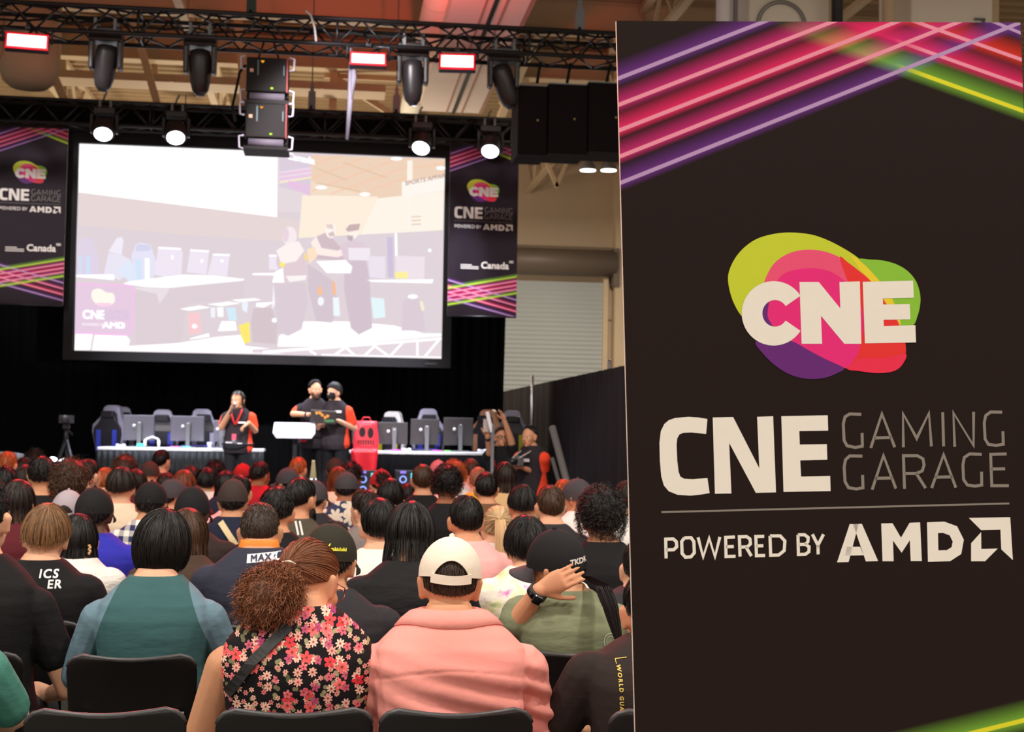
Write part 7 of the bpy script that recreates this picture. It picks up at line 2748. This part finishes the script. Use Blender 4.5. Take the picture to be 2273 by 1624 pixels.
# watch
w_, e_ = f.arms['L'][2], f.arms['L'][1]
d_ = (w_ - e_).normalized()
c_ = w_ - d_ * .012
wt = MB()
wt.lathe([(-.013, .0335), (-.012, .036), (.012, .036), (.013, .0335)], c_, d_, 24)
wo = wt.build('wrist_watch', mat('black_watch_band', (20, 20, 22), .4, bump=(90, .1)), t)
nb = Vector((0, -1, 0)); nb = (nb - d_ * nb.dot(d_)).normalized(); sd = d_.cross(nb)
face = MB()
cc_ = c_ + nb * .040
face.slab([cc_ + d_ * a + sd * b_ for a, b_ in ((-.017, -.016), (.017, -.016), (.017, .016), (-.017, .016))], nb * .009)
bevel(face.build('watch_case', mat('dark_glass_case', (26, 24, 28), .12, 0, .8, noise=(9, .1)), wo, True), .004)
MB().lathe([(0, .006), (.006, .006)], c_ + nb * .03 + sd * -.024, -sd, 10).build('crown', M_BLACK, wo)
# faint round print on the back of the olive shirt
x, z = local_xz(t, 1351, 1425)
ring = [(x + .026 * math.cos(a), z + .026 * math.sin(a)) for a in np.linspace(0, 2 * PI, 25)]
r2 = [(x + .017 * math.cos(a), z + .017 * math.sin(a)) for a in np.linspace(0, 2 * PI, 17)]
mb, _ = on_back(t, 'shirt', [[tuple(k) for k in q] for q in stroke(ring, .003)] + [[tuple(k) for k in q] for q in stroke(r2, .002)], None)
mb.build('round_print', mat('pale_green_print', (176, 186, 160), .8, noise=(30, .03)), so)
CH(t, 'under the person with a hand behind the head')
# dark shoulder next to the sign board
A(1432, 1196, 5.41, 'short', BLK, C_CHAR, 'person in dark grey shirt mostly hidden behind the sign board', 0, b=1.15)
# person with gold vertical lettering on a dark tee
t, H = near(1476, 1290, 3.95, 'person in faded black T-shirt with vertical gold lettering, half hidden by the sign board')
f = Fig(H + .03, b=1.2, lean=.14, head=(0, -20, 0), droop=-.0)
C_WORLD = cloth('faded_black_cotton', (44, 36, 34), .3)
build_figure(t, f, 3.9, SK[1], C_WORLD, .75, vx=.0075)
make_hair(t, f, 'short', BLK, 6, 211)
x, z = local_xz(t, 1387, 1488)
mb, so = on_back(t, 'shirt', text_polys('WORLD GUA', .0145, x - .004, z, .0012, 0, True, 1.45), None)
x2, z2 = local_xz(t, 1385, 1480)
mb2, _ = on_back(t, 'shirt', strap_polys([(x2, z2 - .008), (x2, z2 + .004), (x2 + .03, z2 + .010)], .0018), None)
mb.add(mb2.v, mb2.f)
mb.build('shirt_lettering', mat('gold_print', (206, 182, 84), .5, noise=(30, .05)), so)
CH(t, 'under the person with vertical gold lettering')
# empty chair in the nearest row at the lower left
p_ = W(232, 1590, 3.80)
place_chair(p_[0], 4.02, 0.02, 'empty black stacking chair at the lower left of the nearest row')

# ------------------------------------------------------------------ people on and beside the stage
JER = lambda n, r, l: [twotone('staff_jersey_' + n, (44, 38, 42), (240, 74, 44), r, l)]


def standing(px, py, Y, z0, label, yaw, head, arms_px, sk, hairstyle, hc, b=1.0, shirt_mats=None, mfun=None, sleeve=.66, lean=.02, curl=.5, hkw=None, group='people on the stage', hs=1.0, hand_up=None, droop=0):
    p = W(px, py, Y)
    t = thing('person', label, 'person', (p[0], Y, z0), math.radians(yaw), group)
    H = p[2] - z0 - .016
    f = Fig(H, z0=H * .485, b=b, lean=lean, head=head, stand=True, hs=hs, droop=droop)
    M = Matrix.Rotation(-math.radians(yaw), 4, 'Z') @ Matrix.Translation(-Vector(t.location))
    for k, pts in (arms_px or {}).items():
        f.arms[k] = (f.arms[k][0], *[M @ Vector(W(x, y, yy)) for x, y, yy in pts])
    so = build_figure(t, f, Y, SK[sk], None, sleeve, pants=cloth('black_trousers', (24, 23, 26), .3), face=True, vx=.010, hands=.0065, curl=curl, shirt_mats=shirt_mats, mfun=mfun, hand_up=hand_up)
    if hairstyle:
        make_hair(t, f, hairstyle, hc, Y, int(px), n=1200, **(hkw or {}))
    return t, f, so, H


orange_side = lambda sgn, lim: (lambda c: (sgn * c[:, 0] > lim).astype(int))
YP = 18.75
# woman with the microphone (faces the audience: yaw 180, so her right arm is on the left of the picture)
t, f, so, H = standing(531, 867, YP, STZ, 'person in dark jersey with orange sleeve speaking into a microphone on the stage', 168, (-14, 4, 0),
    {'R': [(492, 948, YP - .05), (512, 912, YP - .26), (521, 893, YP - .30)], 'L': [(566, 955, YP + .0), (552, 938, YP - .26), (534, 952, YP - .30)]}, 1, 'long', DKB,
    b=.98, shirt_mats=JER('host', .215, .155), hkw=dict(L=.14, vol=.010, lim_args=dict(back=118, side=90, front=34)), curl=.7)
MIC = W(519, 902, YP - .31)
mic = thing('microphone', 'pale handheld microphone held to the mouth of the person on stage', 'microphone', tuple(MIC))
d_ = Vector((.10, .12, .22)).normalized()
MB().lathe([(-.12, .012), (.0, .017), (.02, .02)], (0, 0, 0), d_, 12).build('grip', mat('mic_grip_dark', (60, 60, 66), .4, noise=(20, .1)), mic)
MB().ball(d_ * .038, .026, 14, 10).build('head', mat('mic_head_pale', (206, 204, 210), .4, .3, bump=(300, .3)), mic)
# lanyard, badge, belt bag
fr = lambda k: f.sp(k)
lz = lambda x, k, yy: Vector((x, f.sp(k).y + yy, f.sp(k).z))
ln = MB()
for sg in (-1, 1):
    P_ = [lz(sg * .062, .585, .055), lz(sg * .062, .53, .105), lz(sg * .035, .44, .135), lz(0, .36, .138)]
    rings = [[q + Vector((a, b_, 0)) for a, b_ in ((-.011, 0), (.011, 0), (.011, .006), (-.011, .006))] for q in P_]
    ln.loft(rings)
ln.build('lanyard', mat('red_lanyard', (226, 44, 48), .5, noise=(20, .06)), t)
MB().box(lz(.01, .20, .150), (.055, .008, .075)).build('badge', mat('pink_badge', (236, 90, 120), .4, noise=(20, .1)), t)
MB().box(lz(-.085, .395, .140), (.10, .006, .022)).build('name_patch', M_WHITEP, so)
bg = MB().ball(lz(.01, .10, .150), (.15, .055, .062), 18, 12)
rr = []
for k in (.09, .115):
    p_ = f.sp(k); rr.append(sup(p_.x, p_.y - .004, p_.z, .205, .162, 26))
bg.loft(rr)
bo = bg.build('belt_bag', mat('black_belt_bag', (30, 31, 34), .4, bump=(12, .4)), t)
MB().box(lz(.06, .125, .205), (.09, .01, .014)).box(lz(-.08, .115, .195), (.06, .01, .012)).build('bag_zip', M_WHITEP, bo)

# bearded man
t, f, so, H = standing(700, 843, YP + .05, STZ, 'person with swept-back hair and beard holding a dark printed box on the stage', 182, (14, 2, 3),
    {'R': [(651, 918, YP - .02), (684, 920, YP - .24), (704, 913, YP - .30)], 'L': [(728, 940, YP + .08), (716, 945, YP - .14), (706, 938, YP - .26)]}, 1, 'wavy', BLK,
    b=1.06, shirt_mats=JER('bearded', .235, .235), hkw=dict(L=.09, vol=.014, lim_args=dict(back=112, side=84, front=34)), curl=.6)
beard_part(t, f, BLK, 18, .7)
MB().box(f.sp(.08) + Vector((0, .0, -.01)), (.36, .29, .02)).build('red_hem', mat('red_hem_cloth', (210, 40, 48), .7, noise=(12, .1)), so)
wb = f.arms['R'][2]; db = (wb - f.arms['R'][1]).normalized()
MB().lathe([(-.02, .034), (.01, .034)], wb - db * .02, db, 16).build('wrist_band', M_BLKPL, t)
# masked man
t, f, so, H = standing(746, 848, YP - .05, STZ, 'person in black face mask and jersey with bright orange sleeve on the stage', 160, (-22, 2, 0),
    {'L': [(787, 950, YP - .02), (752, 934, YP - .26), (738, 930, YP - .33)], 'R': [(712, 935, YP - .02), (706, 950, YP - .22), (700, 940, YP - .30)]}, 0, 'bowl', BLK,
    b=1.0, shirt_mats=JER('masked', .165, .165), hkw=dict(L=.11, vol=.016, lim_args=dict(back=112, side=96, front=66)), curl=.6)
mk = MB()
rings = []
for zz, (a, b_, yy) in ((-.020, (.050, .040, .062)), (-.045, (.060, .052, .052)), (-.075, (.056, .056, .044)), (-.105, (.040, .046, .040)), (-.115, (.025, .03, .040))):
    rings.append([f.Hm @ Vector((a * math.cos(t_) * 1.06, yy + b_ * math.sin(t_) * 1.10, zz)) for t_ in np.linspace(-.15, PI + .15, 18)] + [f.Hm @ Vector((0, yy, zz))])
mk.loft(rings)
for sg in (-1, 1):
    mk.tube([f.Hm @ Vector((sg * .06, .045, -.03)), f.Hm @ Vector((sg * .083, -.01, -.01)), f.Hm @ Vector((sg * .083, -.015, -.045)), f.Hm @ Vector((sg * .058, .04, -.085))], .002, 5)
mk.build('face_mask', mat('black_face_mask', (18, 18, 20), .8, bump=(80, .1)), t)
MB().box(f.sp(.455) + Vector((-.085, .118, 0)), (.085, .008, .030)).build('name_patch', M_WHITEP, so)
MB().add([f.sp(-.16) + Vector(q) for q in ((-.14, .12, -.03), (-.07, .12, -.03), (-.09, .12, .035))], [(0, 1, 2)]).build('trouser_emblem', M_WHITEP, t)
st = MB()
st.box(Vector((-.165, .0, f.z0 * .62)), (.012, .035, f.z0 * .7))
st.build('trouser_stripe', M_WHITEP, t)
# printed box held between the two men
c = W(718, 925, YP - .36)
bx = thing('product_box', 'flat dark box with green and orange print held between two men on the stage', 'box', tuple(c), .0)
bevel(MB().box((0, 0, 0), (.33, .07, .165), rot=(.15, .05, 0)).build('carton', mat('dark_carton', (46, 40, 38), .5, noise=(9, .15)), bx), .006)
R3 = Euler((.15, .05, 0)).to_matrix()
gp = lambda pts: [R3 @ Vector((x_, -.0365, z_)) for x_, z_ in pts]
pr = MB()
pr.poly(gp([(.02, -.03), (.13, -.02), (.15, -.05), (.06, -.06), (.0, -.05)]))
pr.build('green_print', mat('green_print', (70, 120, 80), .5, noise=(20, .1)), bx)
pr = MB()
for a, b_ in ((-.09, .05), (-.05, .055), (-.02, .03), (.02, .0), (.05, .02)):
    pr.poly(gp([(a - .02, b_ + .02), (a + .025, b_ + .012), (a + .012, b_ - .018), (a - .008, b_ - .02)]))
pr.build('orange_print', mat('orange_print', (214, 140, 60), .5, noise=(20, .1)), bx)

# photographer beside the stage
YF = 15.9
t, f, so, H = standing(1181, 943, YF, 0.0, 'person in dark jersey with orange sleeve holding a camera beside the stage', 128, (10, -2, 0),
    {'L': [(1208, 1056, YF + .0), (1166, 1040, YF - .16), (1146, 1034, YF - .20)], 'R': [(1140, 1050, YF + .15), (1144, 1030, YF - .02), (1152, 1022, YF - .10)]}, 1, 'short', BLK,
    b=1.12, shirt_mats=JER('photo', .185, .185), hkw=dict(L=.045, vol=.012, lim_args=dict(back=109, side=80, front=36)), group='people beside the stage', curl=.7, sleeve=.74)
p_ = W(1149, 1024, YF - .24)
cam_t = thing('camera', 'grey photo camera in the hands of the person with an orange sleeve beside the stage', 'camera', tuple(p_), math.radians(128 + 180))
MB().box((0, 0, 0), (.13, .06, .085)).box((0, 0, .05), (.05, .05, .03)).build('body', mat('camera_grey', (96, 98, 98), .4, noise=(20, .1)), cam_t)
MB().lathe([(0, .036), (.09, .040)], (0, -.03, 0), (0, -1, 0), 16).build('lens_barrel', M_BLKPL, cam_t)
q = f.sp(.60)
sl = MB()
Mi = Matrix.Rotation(-t.rotation_euler.z, 4, 'Z') @ Matrix.Translation(-Vector(t.location))
cl_ = Mi @ Vector(p_)
for sg in (-1, 1):
    sl.tube([q + Vector((sg * .065, -.02, .0)), f.sp(.53) + Vector((sg * .075, .10, 0)), cl_ + Vector((sg * .05, .03, .04))], .007, 6)
sl.build('camera_strap', mat('pale_strap', (196, 182, 170), .7, noise=(20, .1)), t)
MB().box(f.sp(.44) + Vector((-.06, .150, 0)), (.11, .008, .035)).build('name_patch', M_WHITEP, so)
# waving person behind
YV = 16.6
t, f, so, H = standing(1112, 946, YV, 0.0, 'person in black T-shirt with glasses waving one raised arm beside the stage', 150, (40, 6, 0),
    {'L': [(1134, 976, YV - .18), (1121, 936, YV - .26), (1114, 916, YV - .28)], 'R': [(1087, 1004, YV - .06), (1082, 968, YV - .22), (1080, 950, YV - .24)]}, 1, 'buzz', BRN,
    b=1.0, shirt_mats=[C_BLACK], sleeve=.62, group='people beside the stage', curl=.12)
gl = MB()
g = lambda x, y, z: f.Hm @ Vector((x, y, z))
for sg in (-1, 1):
    gl.tube([g(sg * .032 + .023 * math.cos(a), .100, -.016 + .018 * math.sin(a)) for a in np.linspace(0, 2 * PI, 16)], .003, 6)
    gl.tube([g(sg * .055, .096, -.012), g(sg * .083, -.005, -.006)], .0025, 6)
gl.build('glasses', M_BLKPL, t)
MB().box(f.sp(.40) + Vector((.03, .135, 0)), (.05, .008, .07)).build('shirt_print', mat('red_blue_print', (190, 50, 60), .6, noise=(60, .4)), so)
wb = f.arms['R'][2]; db = (wb - f.arms['R'][1]).normalized()
MB().lathe([(-.02, .034), (.01, .034)], wb - db * .03, db, 16).build('wrist_band', M_BLKPL, t)
p_ = W(1079, 944, YV - .29)
ph = thing('phone', 'pale phone held up by the waving person beside the stage', 'phone', tuple(p_), .4)
bevel(MB().box((0, 0, 0), (.075, .009, .15)).build('case', mat('phone_case_pale', (206, 190, 180), .4, noise=(9, .05)), ph), .003)
